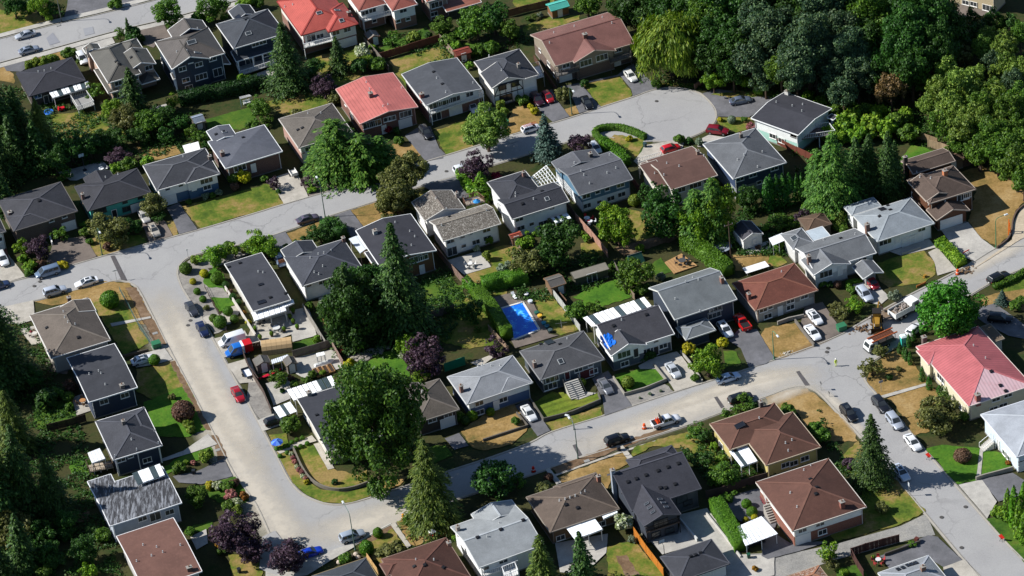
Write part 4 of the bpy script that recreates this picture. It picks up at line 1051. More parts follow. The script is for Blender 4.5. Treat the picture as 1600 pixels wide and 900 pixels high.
def person(label, x, y):
    p = at(x, y); r = thing('person', label, 'person', p, R(200))
    me = bpy.data.meshes.new('m')
    J = [(0,0,.98),(0,0,1.18),(0,0,1.38),(0,0,1.5),(0,.02,1.6),(0,.02,1.74), (.1,0,.92),(.12,.03,.5),(.13,-.02,.08),(.13,.12,.04), (-.1,0,.92),(-.14,-.04,.5),(-.16,-.1,.08),(-.16,.04,.04),
         (.19,0,1.4),(.27,.02,1.13),(.26,.16,.92),(.26,.24,.88), (-.19,0,1.4),(-.27,0,1.12),(-.3,.1,.88),(-.3,.16,.82)]
    E = [(0,1),(1,2),(2,3),(3,4),(4,5),(0,6),(6,7),(7,8),(8,9),(0,10),(10,11),(11,12),(12,13),(2,14),(14,15),(15,16),(16,17),(2,18),(18,19),(19,20),(20,21)]
    rad = [.16,.16,.17,.07,.1,.09,.1,.075,.055,.05,.1,.075,.055,.05,.08,.055,.045,.04,.08,.055,.045,.04]
    me.from_pydata(J, E, []); o = obj('body', me, r); md = o.modifiers.new('s', 'SKIN'); 
    lay = me.skin_vertices[0].data if me.skin_vertices else None
    if lay is None:
        bpy.context.view_layer.objects.active = o
    for i, v in enumerate(me.skin_vertices[0].data): v.radius = (rad[i], rad[i]*.85); v.use_root = i == 0
    o.modifiers.new('b', 'SUBSURF').levels = 1
    m, nt, b = newmat('hi_vis_clothes'); s = N(nt, 'ShaderNodeSeparateXYZ'); tc = N(nt, 'ShaderNodeTexCoord'); nt.links.new(tc.outputs['Object'], s.inputs[0])
    nt.links.new(ramp(nt, mth(nt, 'DIVIDE', s.outputs[2], 1.8), [(0, srgb('#3a3020')), (.06, srgb('#c8d83a')), (.3, srgb('#c8d83a')), (.32, srgb('#e8e8e0')), (.36, srgb('#c8d83a')), (.8, srgb('#c8d83a')), (.84, srgb('#a87a60'))]), b.inputs['Base Color'])
    for e in nt.nodes:
        if e.type == 'VALTORGB': e.color_ramp.interpolation = 'CONSTANT'
    me.materials.append(m)
    part('hard_hat', MB().lathe([(.17, 0), (.165, .02), (.125, .03), (.115, .09), (.07, .14), (.01, .155)], 12, (0, .02, 1.72)), plain('#e8e4d8', .4), r)
    part('face', MB().box(-.03, .03, .1, .13, 1.62, 1.68).box(-.055, -.02, .095, .115, 1.68, 1.695).box(.02, .055, .095, .115, 1.68, 1.695).box(-.03, .03, .095, .112, 1.58, 1.595), plain('#8a6450', .6), r)
    return r
#================================================================the ground,streets and lawns
me=bpy.data.meshes.new('m');g=3000
me.from_pydata([(-g,-g,0),(g,-g,0),(g,g,0),(-g,g,0)],[],[(0,1,2,3)]);me.materials.append(YARD())
o=obj('ground',me,None,(0,0,-.02));o['kind']='structure'
full()
def Q(pts): return [(x*4,y*4) for x,y in pts]
A_north=[(-60,462),(7,443),(54,431),(152,403),(230,381),(312,359),(400,333),(442,320),(527,295),(572,281),(680,248),(720,236),(800,211),(892,184),(942,167),(989,152),(1010,144),(1028,139),(1050,137),(1075,140),(1095,147),(1110,160),(1119,175),(1117,190),(1105,202),(1080,214),(1050,221),(1020,221)]
A_south=[(1020,221),(1000,222),(960,216),(922,212),(880,224),(800,249),(712,276),(655,292),(586,315),(517,337),(447,361),(397,377),(345,389),(310,397),(292,404),(281,415),(278,430),(285,450)]
B_east=[(285,450),(300,474),(316,498),(333,530),(366,590),(400,652),(415,680),(432,712),(452,750),(472,772),(500,785),(525,789),(550,786),(585,776),(612,767),(700,737),(770,714),(829,692),(862,675),(942,650),(1020,624),(1095,600),(1150,583),(1200,566),(1271,541),(1318,521)]
NE=[(1318,521),(1365,493),(1420,462),(1470,437),(1515,413),(1558,387),(1600,372),(1660,352)]
SE=[(1660,398),(1600,419),(1545,444),(1490,478),(1440,511),(1392,546),(1356,570),(1349,584),(1356,601),(1375,622),(1420,672),(1442,700),(1492,757),(1565,840),(1600,876),(1640,920)]
E_west=[(1560,930),(1530,900),(1502,870),(1446,803),(1422,774),(1380,724),(1337,674),(1307,643),(1283,617),(1268,607),(1254,604),(1232,607),(1200,619),(1140,640),(1080,662),(1035,677),(905,716),(862,731),(800,752),(720,778),(660,798),(600,826),(555,850),(512,865),(470,873),(443,868),(428,848),(400,788),(367,742),(332,674),(302,615),(262,540),(230,477),(216,452),(208,445),(196,440),(180,439),(145,447),(70,466),(0,484),(-60,500)]
outline=A_north+A_south[1:]+B_east[1:]+NE[1:]+SE+E_west
sheet('road',Q(outline),ROAD(),.03)
T_n=[(-60,77),(0,61),(80,40),(150,24),(245,0),(330,-22)];T_s=[(460,-22),(370,1),(312,16),(255,31),(175,50),(92,73),(0,98),(-60,115)]
sheet('road',Q(T_n+T_s),ROAD(),.03)
tile(3,3);sheet('lane',[(990,510),(1045,645),(930,662),(600,752),(450,792),(100,905),(-100,960),(-100,830),(0,800),(190,750),(430,700),(830,588)],groundmat('lane_surface',['#7b7974','#8d8a84','#9c978d'],.2,4.0,bumpd=.01),.045)
full()
kc=plain('#9c968b',.85,0,.2)
for ln in (A_north,A_south[2:],B_east,NE[:],SE,E_west[:]):
    strip('kerb',Q(ln),.22,-.01,.13,kc);strip('gutter',Q(ln),.62,.0,.041,plain('#938e86',.9,0,.2))
for ln in (T_n,T_s): strip('kerb',Q(ln),.22,-.01,.13,kc)
strip('pavement',Q([(-60,72),(0,56),(80,35),(150,19),(245,-5)]),1.6,0,.1,CONC());strip('pavement',Q([(430,-10),(370,6),(312,21),(255,36),(175,55),(92,78),(0,103),(-60,120)]),1.7,0,.1,CONC())
# dust,dirt and repair patches on the roads
def dust(pts,width,col=('#cdc3b2','#bdb3a2'),amt=.75):
    k=('dust',col,amt)
    if k not in MATS:
        m,nt,b=newmat('dust');p=pos(nt);f=noise(nt,p,.35,6,.72);f2=noise(nt,p,2.2,4,.8)
        at_=N(nt,'ShaderNodeAttribute',attribute_name='soft')
        a=mth(nt,'MULTIPLY',at_.outputs['Fac'],mth(nt,'ADD',mth(nt,'MULTIPLY',f,1.5),mth(nt,'MULTIPLY',f2,.5)))
        a=ramp(nt,a,[(.1,(0,0,0,1)),(1.0,(amt,amt,amt,1))])
        nt.links.new(mixc(nt,f2,srgb(col[0]),srgb(col[1])),b.inputs['Base Color']);b.inputs['Roughness'].default_value=.95
        nt.links.new(a,b.inputs['Alpha']);MATS[k]=m
    P=[at(*p) for p in smooth_line(Q(pts))];n=len(P);v=[];s=[]
    for i in range(n):
        d=P[min(i+1,n-1)]-P[max(i-1,0)];d.z=0;d.normalize();w=Vector((-d.y,d.x,0))*width/2;e=min(1,i/4,(n-1-i)/4)
        for t in (-1,-.5,0,.5,1): q=P[i]+w*t;v.append((q.x,q.y,0));s.append((1-abs(t)**1.5)*e)
    f=[(5*i+j,5*i+j+1,5*i+6+j,5*i+5+j) for i in range(n-1) for j in range(4)]
    me=bpy.data.meshes.new('m');me.from_pydata(v,[],f);a=me.attributes.new('soft','FLOAT','POINT');a.data.foreach_set('value',s);me.materials.append(MATS[k])
    _dz[0] +=.004
    o=obj('road_dust',me,None,(0,0,_dz[0]));o['kind']='structure'
_dz=[.05]
dust([(215,442),(262,525),(305,605),(345,680),(400,770),(445,835),(490,850)],11.0);dust([(250,440),(290,520),(330,600),(370,670),(420,750)],7)
dust([(450,845),(540,825),(620,800),(720,765)],10);dust([(840,722),(980,675),(1100,632),(1200,595),(1300,590)],10);dust([(980,660),(1080,625),(1180,592),(1290,575)],4)
dust([(1490,440),(1530,415),(1570,395),(1620,372)],5);dust([(1262,600),(1300,625),(1340,670),(1385,720)],3);dust([(1170,645),(1230,615),(1290,600)],4.5);dust([(1350,505),(1390,490),(1430,470)],5,('#8a7050','#6e5840'),.9);dust([(1220,560),(1290,530),(1330,510)],2.2,('#8a7050','#6e5840'),.8)
def patch(t,pts,mat=None,z=.085,name='road_patch'): tile(*t);return sheet(name,pts,mat or PATCH(),z)
patch((0,1),[(690,702),(716,698),(795,855),(762,858)]);patch((2,2),[(1262,685),(1283,680),(1328,745),(1306,754)]);patch((3,2),[(175,525),(196,520),(262,610),(232,612)]);patch((2,3),[(378,85),(398,78),(438,145),(415,155)])
patch((0,0),[(520,180),(580,168),(590,210),(530,225)],plain('#8a8a8c',.9));patch((0,0),[(290,240),(330,205),(375,265),(310,285)],plain('#838387',.9))
for t,x,y in (((2,0),903,634),((0,1),250,862),((0,1),215,890),((3,2),375,378),((3,2),368,402),((3,2),635,290),((3,3),1235,470),((3,3),1085,535),((3,3),1210,725),((0,2),1175,235),((0,2),1190,205),((2,2),1128,575),((2,2),670,725),((1,1),525,300),((1,1),1190,172),((2,2),1555,410)):
    tile(*t);p=at(x,y);part('manhole_cover',MB().cyl((0,0,0),(0,0,.02),.38,.38,14).cyl((0,0,.02),(0,0,.026),.3,.3,14),plain('#4a4744',.7),None,loc=(p.x,p.y,.09))['kind']='structure'
for t,x,y in (((0,2),970,285),((0,3),1360,115),((2,3),468,183),((0,0),365,160),((0,0),730,55)):
    tile(*t);p=at(x,y);mb=MB().box(-.5,.5,-.35,.35,0,.05)
    for i in range(5): mb.box(-.42+i*.18,-.32+i*.18,-.28,.28,.05,.065)
    part('drain_cover',mb,plain('#8d8c88',.7),None,loc=(p.x,p.y,.08),rz=GRID)['kind']='structure'
# lawns
_lz=[.0]
def lawn(t,pts,mat,name='lawn',z=None):
    tile(*t);_lz[0] +=.0006;return sheet(name,pts,mat,(.006 if z is None else z)+_lz[0],rough=.22 if z is None else .03)
def drive(t,pts,mat,name='driveway'): return lawn(t,pts,mat,name,.085)
# top left
lawn((0,0),[(-60,75),(0,60),(230,80),(320,150),(160,190),(0,225),(-60,240)],MIXED())
drive((0,0),[(430,-40),(700,-40),(720,40),(600,90),(400,115),(420,40)],ASPH());drive((0,0),[(760,-40),(960,-40),(850,35),(765,48)],ASPH())
drive((0,0),[(10,395),(150,370),(180,420),(130,450),(40,445)],ASPH());lawn((0,0),[(150,375),(440,300),(470,360),(200,410)],DRY());lawn((0,0),[(-40,400),(20,400),(80,460),(90,520),(-40,500)],DRY())
drive((0,0),[(470,300),(700,235),(720,270),(560,330),(545,330),(500,340)],CONC());drive((0,0),[(870,190),(1020,145),(1050,200),(1090,235),(1000,250),(960,300),(900,280)],BROWNDRIVE());drive((0,0),[(1380,40),(1600,-20),(1620,60),(1450,110)],BROWNDRIVE())
lawn((0,0),[(310,715),(640,690),(700,840),(560,890),(440,900),(360,860)],MIXED());drive((0,0),[(900,690),(1040,650),(1060,700),(960,740)],CONC(),'patio')
lawn((0,0),[(1280,745),(1560,670),(1620,760),(1500,810),(1300,800)],GREEN());lawn((0,0),[(500,860),(800,800),(900,880),(900,960),(420,960)],MIXED())
lawn((1,0),[(50,640),(300,570),(420,590),(450,645),(330,690),(180,730)],MIXED());lawn((1,0),[(370,350),(620,310),(700,420),(560,560),(400,480)],MIXED())
lawn((1,0),[(760,305),(1060,170),(1130,240),(800,340)],GREEN());lawn((1,0),[(828,382),(1160,285),(1235,365),(920,460),(960,560),(880,470)],MIXED());lawn((1,0),[(1290,270),(1440,265),(1400,330),(1340,350)],GREEN())
drive((1,0),[(-50,480),(110,425),(130,500),(40,520),(-40,530)],CONC(),'patio')
drive((1,0),[(930,850),(1010,800),(1090,790),(1170,990),(1060,1010)],ASPH());lawn((1,0),[(1110,820),(1300,750),(1340,780),(1380,930),(1300,970),(1180,960)],MIXED())
drive((1,0),[(1310,740),(1440,680),(1520,740),(1580,860),(1540,880),(1480,820)],ASPH());drive((1,0),[(1540,860),(1600,840),(1640,880),(1590,900)],CONC())
lawn((2,0),[(0,15),(60,-40),(300,-40),(250,20),(60,75)],MIXED());lawn((2,0),[(65,170),(240,105),(420,95),(420,120),(300,160),(110,240),(90,270)],MIXED())
lawn((2,0),[(435,515),(555,490),(670,472),(755,590),(720,625),(570,668),(540,655)],MIXED());drive((2,0),[(330,560),(430,525),(540,655),(560,670),(420,710),(380,620)],ASPH());drive((2,0),[(675,475),(780,435),(850,490),(905,550),(755,603),(745,560)],ASPH())
drive((2,0),[(110,600),(250,560),(290,640),(360,730),(255,765),(150,670)],ASPH());lawn((2,0),[(0,680),(120,650),(190,720),(215,770),(0,835),(-40,840)],DRY());lawn((2,0),[(310,690),(400,660),(425,710),(340,735)],DRY())
drive((2,0),[(300,545),(660,470),(720,420),(760,400),(780,440),(660,480),(430,530),(320,560)],ASPH(),'forecourt')
drive((2,0),[(1190,585),(1290,560),(1640,610),(1540,700),(1480,735),(1290,730),(1240,640)],ASPH());lawn((2,0),[(1240,570),(1400,560),(1590,600),(1560,630),(1290,625)],DRY());lawn((2,0),[(1285,735),(1420,730),(1500,740),(1520,800),(1400,830),(1290,770)],MIXED());lawn((2,0),[(900,520),(1140,520),(1150,555),(1000,540)],MIXED())
drive((2,0),[(1160,880),(1230,845),(1330,860),(1210,920),(1160,920)],CONC());lawn((2,0),[(600,850),(700,840),(830,890),(820,960),(640,960)],GREEN())
# left of the first street
lawn((0,1),[(-40,-30),(1000,-40),(1330,-60),(1320,40),(900,110),(500,30),(0,60)],YARD());lawn((0,1),[(830,20),(1100,0),(1130,60),(980,100),(880,80)],DRY());drive((0,1),[(360,180),(640,110),(690,150),(480,230),(440,230)],CONC(),'patio')
drive((0,1),[(-60,660),(50,690),(160,830),(30,870),(-60,880)],PALE());drive((0,1),[(-60,640),(40,650),(70,760),(-60,770)],plain('#7a4a3c',.9),'brick_forecourt')
drive((0,1),[(340,600),(440,590),(530,580),(605,705),(430,765),(290,740),(320,660)],BROWNDRIVE());lawn((0,1),[(540,600),(600,560),(880,570),(925,615),(700,680),(610,705)],MIXED());drive((0,1),[(880,500),(1000,450),(1035,490),(1080,575),(935,620),(905,540)],BROWNDRIVE())
lawn((0,1),[(1035,490),(1090,480),(1115,565),(1085,578)],MIXED());drive((0,1),[(1040,400),(1120,370),(1160,430),(1235,535),(1120,565),(1080,470)],ASPH());lawn((0,1),[(1140,390),(1600,270),(1700,240),(1770,375),(1600,425),(1250,528),(1190,460)],MIXED())
drive((1,1),[(85,220),(240,170),(270,210),(330,335),(175,378)],PALE());drive((1,1),[(300,190),(450,130),(510,272),(335,330),(290,240)],BROWNDRIVE());lawn((1,1),[(450,130),(600,120),(760,195),(515,270),(470,200)],DRY())
lawn((1,1),[(850,0),(1000,-10),(1050,60),(900,120),(760,160)],DRY());drive((1,1),[(960,-40),(1060,-50),(1185,65),(1120,92),(1040,70)],ASPH());lawn((1,1),[(190,560),(430,475),(450,520),(340,620),(240,630)],DRY());drive((1,1),[(60,590),(185,550),(235,630),(150,665),(90,660)],ASPH())
drive((1,1),[(490,450),(590,415),(690,545),(600,590),(540,520)],ASPH());lawn((1,1),[(595,415),(745,365),(900,380),(930,430),(820,440),(700,520),(685,540)],DRY());lawn((1,1),[(980,300),(1090,290),(1120,320),(1040,370)],MIXED());drive((1,1),[(1030,260),(1250,200),(1340,330),(1290,345),(1120,310)],ASPH())
lawn((1,1),[(1040,850),(1200,815),(1280,900),(1300,960),(1080,1010),(1000,930)],GREEN());drive((1,1),[(1195,730),(1400,670),(1470,770),(1300,820)],CONC(),'patio');lawn((1,1),[(1290,830),(1480,760),(1400,690),(1520,640),(1640,620),(1640,760),(1380,890)],MIXED())
# centre
lawn((2,1),[(700,400),(800,420),(880,520),(900,570),(800,620),(740,560)],MIXED());lawn((2,1),[(560,0),(640,-60),(830,-30),(780,110),(700,60)],MIXED());drive((2,1),[(760,110),(810,50),(830,10),(1080,-30),(1060,60),(940,100),(810,150)],PALE())
lawn((2,1),[(430,620),(620,600),(560,700),(430,690)],MIXED());lawn((2,1),[(860,760),(930,710),(1010,800),(900,830)],GREEN());lawn((2,1),[(1370,700),(1640,640),(1640,760),(1480,800),(1400,790)],DRY());drive((2,1),[(1430,660),(1600,610),(1640,650),(1490,695)],CONC(),'patio')
lawn((2,1),[(480,900),(650,845),(720,900),(740,960),(560,1010),(380,960)],LUSH());lawn((3,1),[(800,130),(900,0),(1060,50),(960,110)],LUSH());lawn((2,1),[(0,700),(160,640),(200,700),(0,760)],DIRT(),'garden_bed');lawn((2,1),[(640,650),(1000,560),(1030,600),(700,700)],DIRT(),'garden_bed')
lawn((3,1),[(1170,190),(1320,140),(1500,160),(1640,330),(1560,400),(1530,480),(1520,570),(1430,640),(1330,590),(1250,480),(1300,300)],DRY());drive((3,1),[(1080,540),(1250,490),(1330,590),(1420,655),(1290,735),(1200,700)],CONC());drive((3,1),[(1000,680),(1060,650),(1180,790),(1060,825),(1040,740)],PALE());drive((3,1),[(660,640),(900,590),(1010,600),(1050,650),(830,700)],CONC(),'front_path')
lawn((3,1),[(640,760),(830,700),(960,660),(1040,740),(1050,820),(960,870),(760,900),(700,860)],MIXED());drive((3,1),[(1260,800),(1640,560),(1640,400),(1590,390),(1530,500),(1525,600),(1440,670)],DUST(),'verge');lawn((3,1),[(1440,900),(1640,820),(1640,960),(1500,980)],MIXED());lawn((3,1),[(0,650),(40,640),(120,740),(60,770),(0,740)],MIXED())
drive((3,2),[(520,-30),(640,-60),(760,60),(700,110),(620,90),(560,30)],CONC());lawn((3,2),[(1330,60),(1500,20),(1640,0),(1640,150),(1480,120),(1340,110)],DRY());drive((3,2),[(1240,140),(1420,100),(1560,200),(1640,260),(1640,330),(1500,300),(1350,220)],ASPH())
drive((3,2),[(230,120),(340,90),(420,210),(470,280),(285,362),(200,240)],BROWNDRIVE());lawn((3,2),[(-20,250),(170,220),(285,365),(80,440),(-30,400),(-60,330)],DRY());drive((2,2),[(1430,380),(1350,330),(1420,260),(1530,260),(1640,440),(1590,475),(1480,500)],ASPH());lawn((2,2),[(1320,390),(1400,400),(1430,470),(1330,500)],GREEN())
lawn((3,2),[(610,570),(680,460),(780,400),(900,440),(960,560),(1010,600),(980,640),(740,680),(690,670)],DRY());lawn((3,2),[(740,690),(1000,620),(1100,660),(960,800),(840,810),(800,740)],DRY());drive((3,2),[(690,680),(730,690),(1000,610),(985,598)],CONC(),'front_path')
lawn((3,2),[(-20,680),(120,640),(240,630),(330,690),(530,880),(560,960),(300,960),(180,780),(0,730)],DRY());lawn((3,2),[(840,820),(960,790),(1010,900),(900,920)],DRY())
lawn((2,2),[(130,720),(250,650),(350,660),(540,660),(555,700),(205,820)],STRIPED());lawn((2,2),[(210,845),(560,745),(568,800),(260,895)],MIXED());drive((2,2),[(500,570),(600,520),(650,590),(750,740),(580,800),(565,690)],ASPH());lawn((2,2),[(640,545),(880,490),(960,575),(710,655)],LUSH())
lawn((2,2),[(705,680),(960,600),(1010,650),(755,738)],GRAVEL(),'gravel_bed');drive((2,2),[(920,500),(1060,430),(1190,600),(1020,650)],PALE());drive((2,2),[(880,440),(1030,400),(1070,440),(920,510),(800,510),(790,490)],CONC(),'front_path');lawn((2,2),[(130,60),(220,20),(420,260),(300,300),(200,200)],MIXED())
drive((2,2),[(20,740),(100,700),(240,895),(160,930)],ASPH());drive((2,2),[(340,660),(400,620),(440,650),(530,660),(420,700),(370,695)],CONC(),'front_path');lawn((2,2),[(360,120),(690,-20),(750,60),(480,140)],LUSH())
lawn((2,2),[(-120,760),(0,720),(60,790),(100,860),(-60,940),(-240,960),(-300,880)],DRY());lawn((2,2),[(-330,60),(-20,-40),(-60,140),(-120,360),(-260,380),(-480,330),(-560,250)],MIXED())
drive((2,2),[(60,60),(120,70),(230,290),(290,300),(20,380),(-10,320),(165,262)],BROWNDRIVE(),'pool_terrace');drive((2,2),[(-120,60),(60,20),(80,80),(-110,140)],BROWNDRIVE(),'pool_terrace')
lawn((1,2),[(650,490),(780,410),(900,385),(970,530),(930,590),(760,560)],LUSH());lawn((1,2),[(560,430),(800,360),(830,380),(680,460),(590,455)],GRAVEL(),'rock_bed');lawn((1,2),[(400,150),(490,110),(500,290),(440,300)],DRY());lawn((1,2),[(220,350),(370,305),(410,380),(240,420)],GREEN());lawn((1,2),[(1060,0),(1290,-20),(1300,60),(1180,110),(1060,60)],GREEN())
drive((1,2),[(-10,200),(200,150),(280,270),(20,370),(-60,330)],PALE(),'patio');drive((1,2),[(200,150),(330,120),(380,300),(230,340)],CONC(),'patio');drive((1,2),[(-40,560),(20,600),(120,790),(30,830),(-60,700)],GRAVEL(),'gravel_pad');drive((1,2),[(240,440),(500,380),(540,500),(320,580),(250,540)],CONC(),'patio');drive((1,2),[(60,600),(200,560),(250,680),(110,740)],CONC(),'patio');drive((1,2),[(10,830),(110,790),(160,860),(40,900)],CONC());drive((1,2),[(390,60),(500,20),(520,100),(400,130)],CONC(),'patio');drive((1,2),[(1340,470),(1500,410),(1480,440),(1400,500)],PALE(),'patio')
lawn((0,2),[(215,90),(640,-40),(810,-30),(880,60),(940,180),(900,230),(800,200),(740,30),(560,90),(300,110)],DRY());lawn((0,2),[(560,90),(740,30),(930,350),(770,420),(700,300),(600,130)],MIXED());lawn((0,2),[(780,0),(850,0),(1050,360),(960,330)],DIRT(),'dug_verge');drive((0,2),[(-40,135),(210,80),(220,200),(120,230),(0,220)],PALE());drive((0,2),[(120,260),(260,230),(300,340),(200,360)],PALE(),'patio')
drive((0,2),[(840,430),(960,395),(1030,380),(1080,450),(980,480),(850,500)],CONC());lawn((0,2),[(850,510),(1060,460),(1110,540),(1180,610),(1100,640),(960,700),(860,650)],MIXED());lawn((0,2),[(900,720),(1060,650),(1180,600),(1300,880),(1180,930),(980,930)],LUSH());lawn((0,2),[(1060,460),(1095,455),(1320,890),(1290,890)],DIRT(),'dug_verge')
drive((0,2),[(690,225),(940,180),(945,192),(700,245)],CONC(),'front_path');drive((0,2),[(450,690),(560,650),(600,760),(480,800)],PALE(),'patio');lawn((0,2),[(200,740),(440,690),(480,830),(240,890)],GREEN());lawn((0,2),[(280,440),(400,430),(420,540),(300,520)],BROWNDRIVE(),'patio')
lawn((0,2),[(1170,20),(1260,190),(1340,290),(1420,260),(1280,0),(1150,-60),(1130,-40)],GRAVEL(),'gravel_bed');lawn((0,2),[(1280,-20),(1400,-20),(1480,100),(1370,150)],LUSH());lawn((0,2),[(1260,200),(1300,170),(1380,170),(1430,120),(1480,110),(1500,160),(1440,230),(1340,240)],PALE(),'front_path');drive((0,2),[(1340,320),(1530,270),(1600,380),(1400,440)],PALE());drive((0,2),[(1420,480),(1560,440),(1620,590),(1500,600)],PALE())
lawn((0,1),[(1120,840),(1130,780),(1200,720),(1400,690),(1520,640),(1600,620),(1640,660),(1380,760),(1300,780),(1440,960),(1180,960)],GRAVEL(),'gravel_bed');lawn((0,1),[(1270,860),(1330,770),(1380,790),(1430,900),(1300,900)],LUSH())
drive((0,3),[(990,180),(1150,120),(1300,15),(1360,80),(1180,140),(1010,190)],CONC());drive((0,3),[(1080,280),(1230,250),(1400,170),(1455,280),(1260,330),(1120,320)],ASPH());lawn((0,3),[(1180,120),(1320,90),(1340,150),(1200,190),(1040,270),(1030,220)],LUSH());lawn((0,3),[(1270,330),(1480,280),(1560,430),(1420,480),(1300,400)],GREEN());lawn((0,3),[(430,190),(540,150),(560,250),(440,260)],LUSH());lawn((0,3),[(1160,600),(1330,560),(1320,600),(1190,640)],GREEN());lawn((0,3),[(1430,760),(1640,800),(1640,960),(1450,960)],MIXED());lawn((0,3),[(1320,20),(1360,20),(1420,160),(1360,180)],DIRT(),'dug_verge')
drive((0,3),[(1190,660),(1290,610),(1300,700),(1230,740)],CONC(),'front_path');drive((0,3),[(170,520),(560,500),(560,560),(220,600)],DIRT(),'garden_bed')
lawn((1,3),[(240,100),(360,80),(460,230),(640,270),(690,240),(700,320),(500,365),(360,320),(300,230)],MIXED());lawn((1,3),[(80,20),(150,170),(230,320),(310,392),(420,440),(520,448),(600,440),(735,395),(710,345),(560,380),(400,360),(300,290),(220,150),(190,10)],MIXED(),z=.004);drive((1,3),[(130,125),(200,90),(350,25),(380,60),(260,95),(150,140)],PALE(),'front_path');drive((1,3),[(360,80),(395,70),(490,230),(450,240)],PALE(),'front_path');drive((1,3),[(700,320),(725,310),(770,390),(735,402)],CONC(),'front_path');lawn((1,3),[(760,320),(860,290),(960,270),(900,330),(800,370)],DRY())
lawn((1,3),[(980,130),(1080,90),(1190,80),(1230,150),(1100,200),(980,210)],GREEN());drive((1,3),[(1180,45),(1270,10),(1330,90),(1240,115)],ASPH());lawn((1,3),[(1280,0),(1600,-70),(1700,-20),(1600,80),(1420,120),(1350,100)],DRY())
lawn((1,3),[(880,560),(1040,510),(1100,580),(1200,640),(1000,710),(960,700)],DRY());drive((1,3),[(840,582),(870,570),(970,715),(945,730)],PALE(),'front_path');lawn((1,3),[(640,720),(840,590),(940,730),(960,770),(800,840),(740,800)],MIXED());lawn((1,3),[(640,690),(840,585),(860,600),(680,720)],DIRT(),'dug_verge');drive((1,3),[(60,860),(300,800),(600,700),(620,720),(480,800),(320,900),(60,940)],CONC(),'pavement')
drive((1,3),[(40,660),(120,620),(260,800),(130,900),(20,860)],ROAD(),'driveway')
lawn((2,3),[(270,290),(700,130),(760,190),(640,240),(600,360),(540,300),(420,300),(310,320)],DRY());lawn((2,3),[(240,225),(900,-10),(1000,-20),(280,265)],DIRT(),'dug_verge');strip('front_path',[(270,272),(500,190),(700,120),(925,52)],.5,0,.1,PALE(),smooth=False);lawn((2,3),[(760,100),(940,40),(1100,0),(1260,90),(1300,200),(1180,240),(1100,110),(880,90),(740,170)],MIXED());drive((2,3),[(665,95),(690,85),(770,180),(740,200)],PALE(),'front_path');drive((2,3),[(210,240),(235,230),(310,320),(280,335)],CONC(),'front_path')
lawn((2,3),[(590,720),(760,680),(950,900),(960,960),(600,960)],MIXED());lawn((2,3),[(650,780),(720,770),(800,900),(700,900)],DIRT(),'bare_patch');drive((2,3),[(1050,520),(1220,480),(1440,780),(1340,850),(1250,680),(940,770),(860,680),(1040,640)],CONC(),'courtyard');drive((2,3),[(270,700),(600,640),(590,760),(440,900),(300,880)],CONC(),'patio');drive((2,3),[(1320,450),(1420,390),(1600,340),(1700,400),(1640,620),(1420,560)],ASPH());drive((2,3),[(1000,900),(1440,770),(1640,760),(1640,900),(1400,960),(1000,960)],CONC(),'forecourt')
lawn((3,3),[(420,200),(560,60),(760,260),(990,500),(830,580),(420,690),(390,650),(560,520),(600,300)],MIXED());lawn((3,3),[(990,110),(1090,80),(1340,110),(1480,140),(1520,230),(1320,300),(1180,330)],LUSH());drive((3,3),[(1325,110),(1345,110),(1330,290),(1300,300)],CONC(),'front_path');drive((3,3),[(1190,335),(1340,300),(1430,440),(1370,545)],CONC());drive((3,3),[(1335,300),(1530,260),(1640,330),(1640,380),(1440,440)],ASPH())
lawn((3,3),[(1365,550),(1430,520),(1640,700),(1640,860)],GREEN());drive((3,3),[(700,780),(1000,650),(1060,660),(1230,820),(1130,870),(980,780),(760,860)],ASPH());drive((3,3),[(1095,850),(1230,800),(1330,920),(1110,960)],PALE());drive((3,3),[(-20,600),(140,700),(300,690),(380,690),(190,750),(0,800),(-40,780)],ASPH());lawn((3,3),[(420,860),(560,830),(620,900),(440,920)],GREEN())
lawn((2,0),[(1240,590),(1600,560),(1640,600),(1400,620)],MIXED());lawn((3,0),[(230,560),(700,660),(960,760),(960,860),(600,780),(280,640)],LUSH(),'meadow')
drive((3,0),[(1180,30),(1300,50),(1420,90),(1300,110),(1170,120)],BROWNDRIVE(),'patio')
#================================================================houses
BLK,CHAR,GREY,LGREY='#34343a','#3c3c43','#58585c','#85878a'
tile(0,0)
h=House('h1','black-roofed bungalow with a striped white patio cover',3.3,(185,597),(548,500),(445,362),'h',.22,roofc=BLK,wall='#3d3430',fascia='#3a3a3e')
h.vents((240,450),(278,445),(320,430)).win([('w',235,600),('p',300,600)])
canopy('',[(330,612),(562,540),(553,505),(305,575)],2.9,10,'#e6e6e4',(2,5,8),host=h)
h.deck([(440,610),(540,585),(590,655),(490,690)],1.4,'#8c8a86','#d8d6d0')
h=House('h2','grey tiled two-storey house with many hips and a white van alongside',5.9,(680,515),(895,455),(755,268),'h',.45,roofc='#58554f',rstyle='tile',wall='#b9a08e',low='#a58a78',zl=2.6,cap='#4a4844')
h.wing(5.9,(800,447),(970,397),(915,303),'v',.4).wing(5.7,(790,330),(900,302),(850,242),'h',.45).wing(5.6,(545,335),(650,302),(605,275),'v',.4)
h.wing(2.9,(890,527),(1005,492),(945,415),'h',.35,walls=False).wing(3.0,(690,582),(775,555),(640,420),'h',.2,walls=False)
h.win([('w',740,520),('w',860,480),('W',745,590)]).win([('w',930,420)],1).boxvents((745,400),(820,360),(725,385),(850,320)).chimney(555,365,'#b8b4ac',.5,.5,.9)
h=House('h3','navy-sided tall house with grey-brown tiled roof and bay window',6.6,(1070,430),(1390,332),(1300,165),'h',.42,roofc='#58524e',rstyle='tile',wall='#2b3a4a',fascia='#e2e0da',cap='#4c4844')
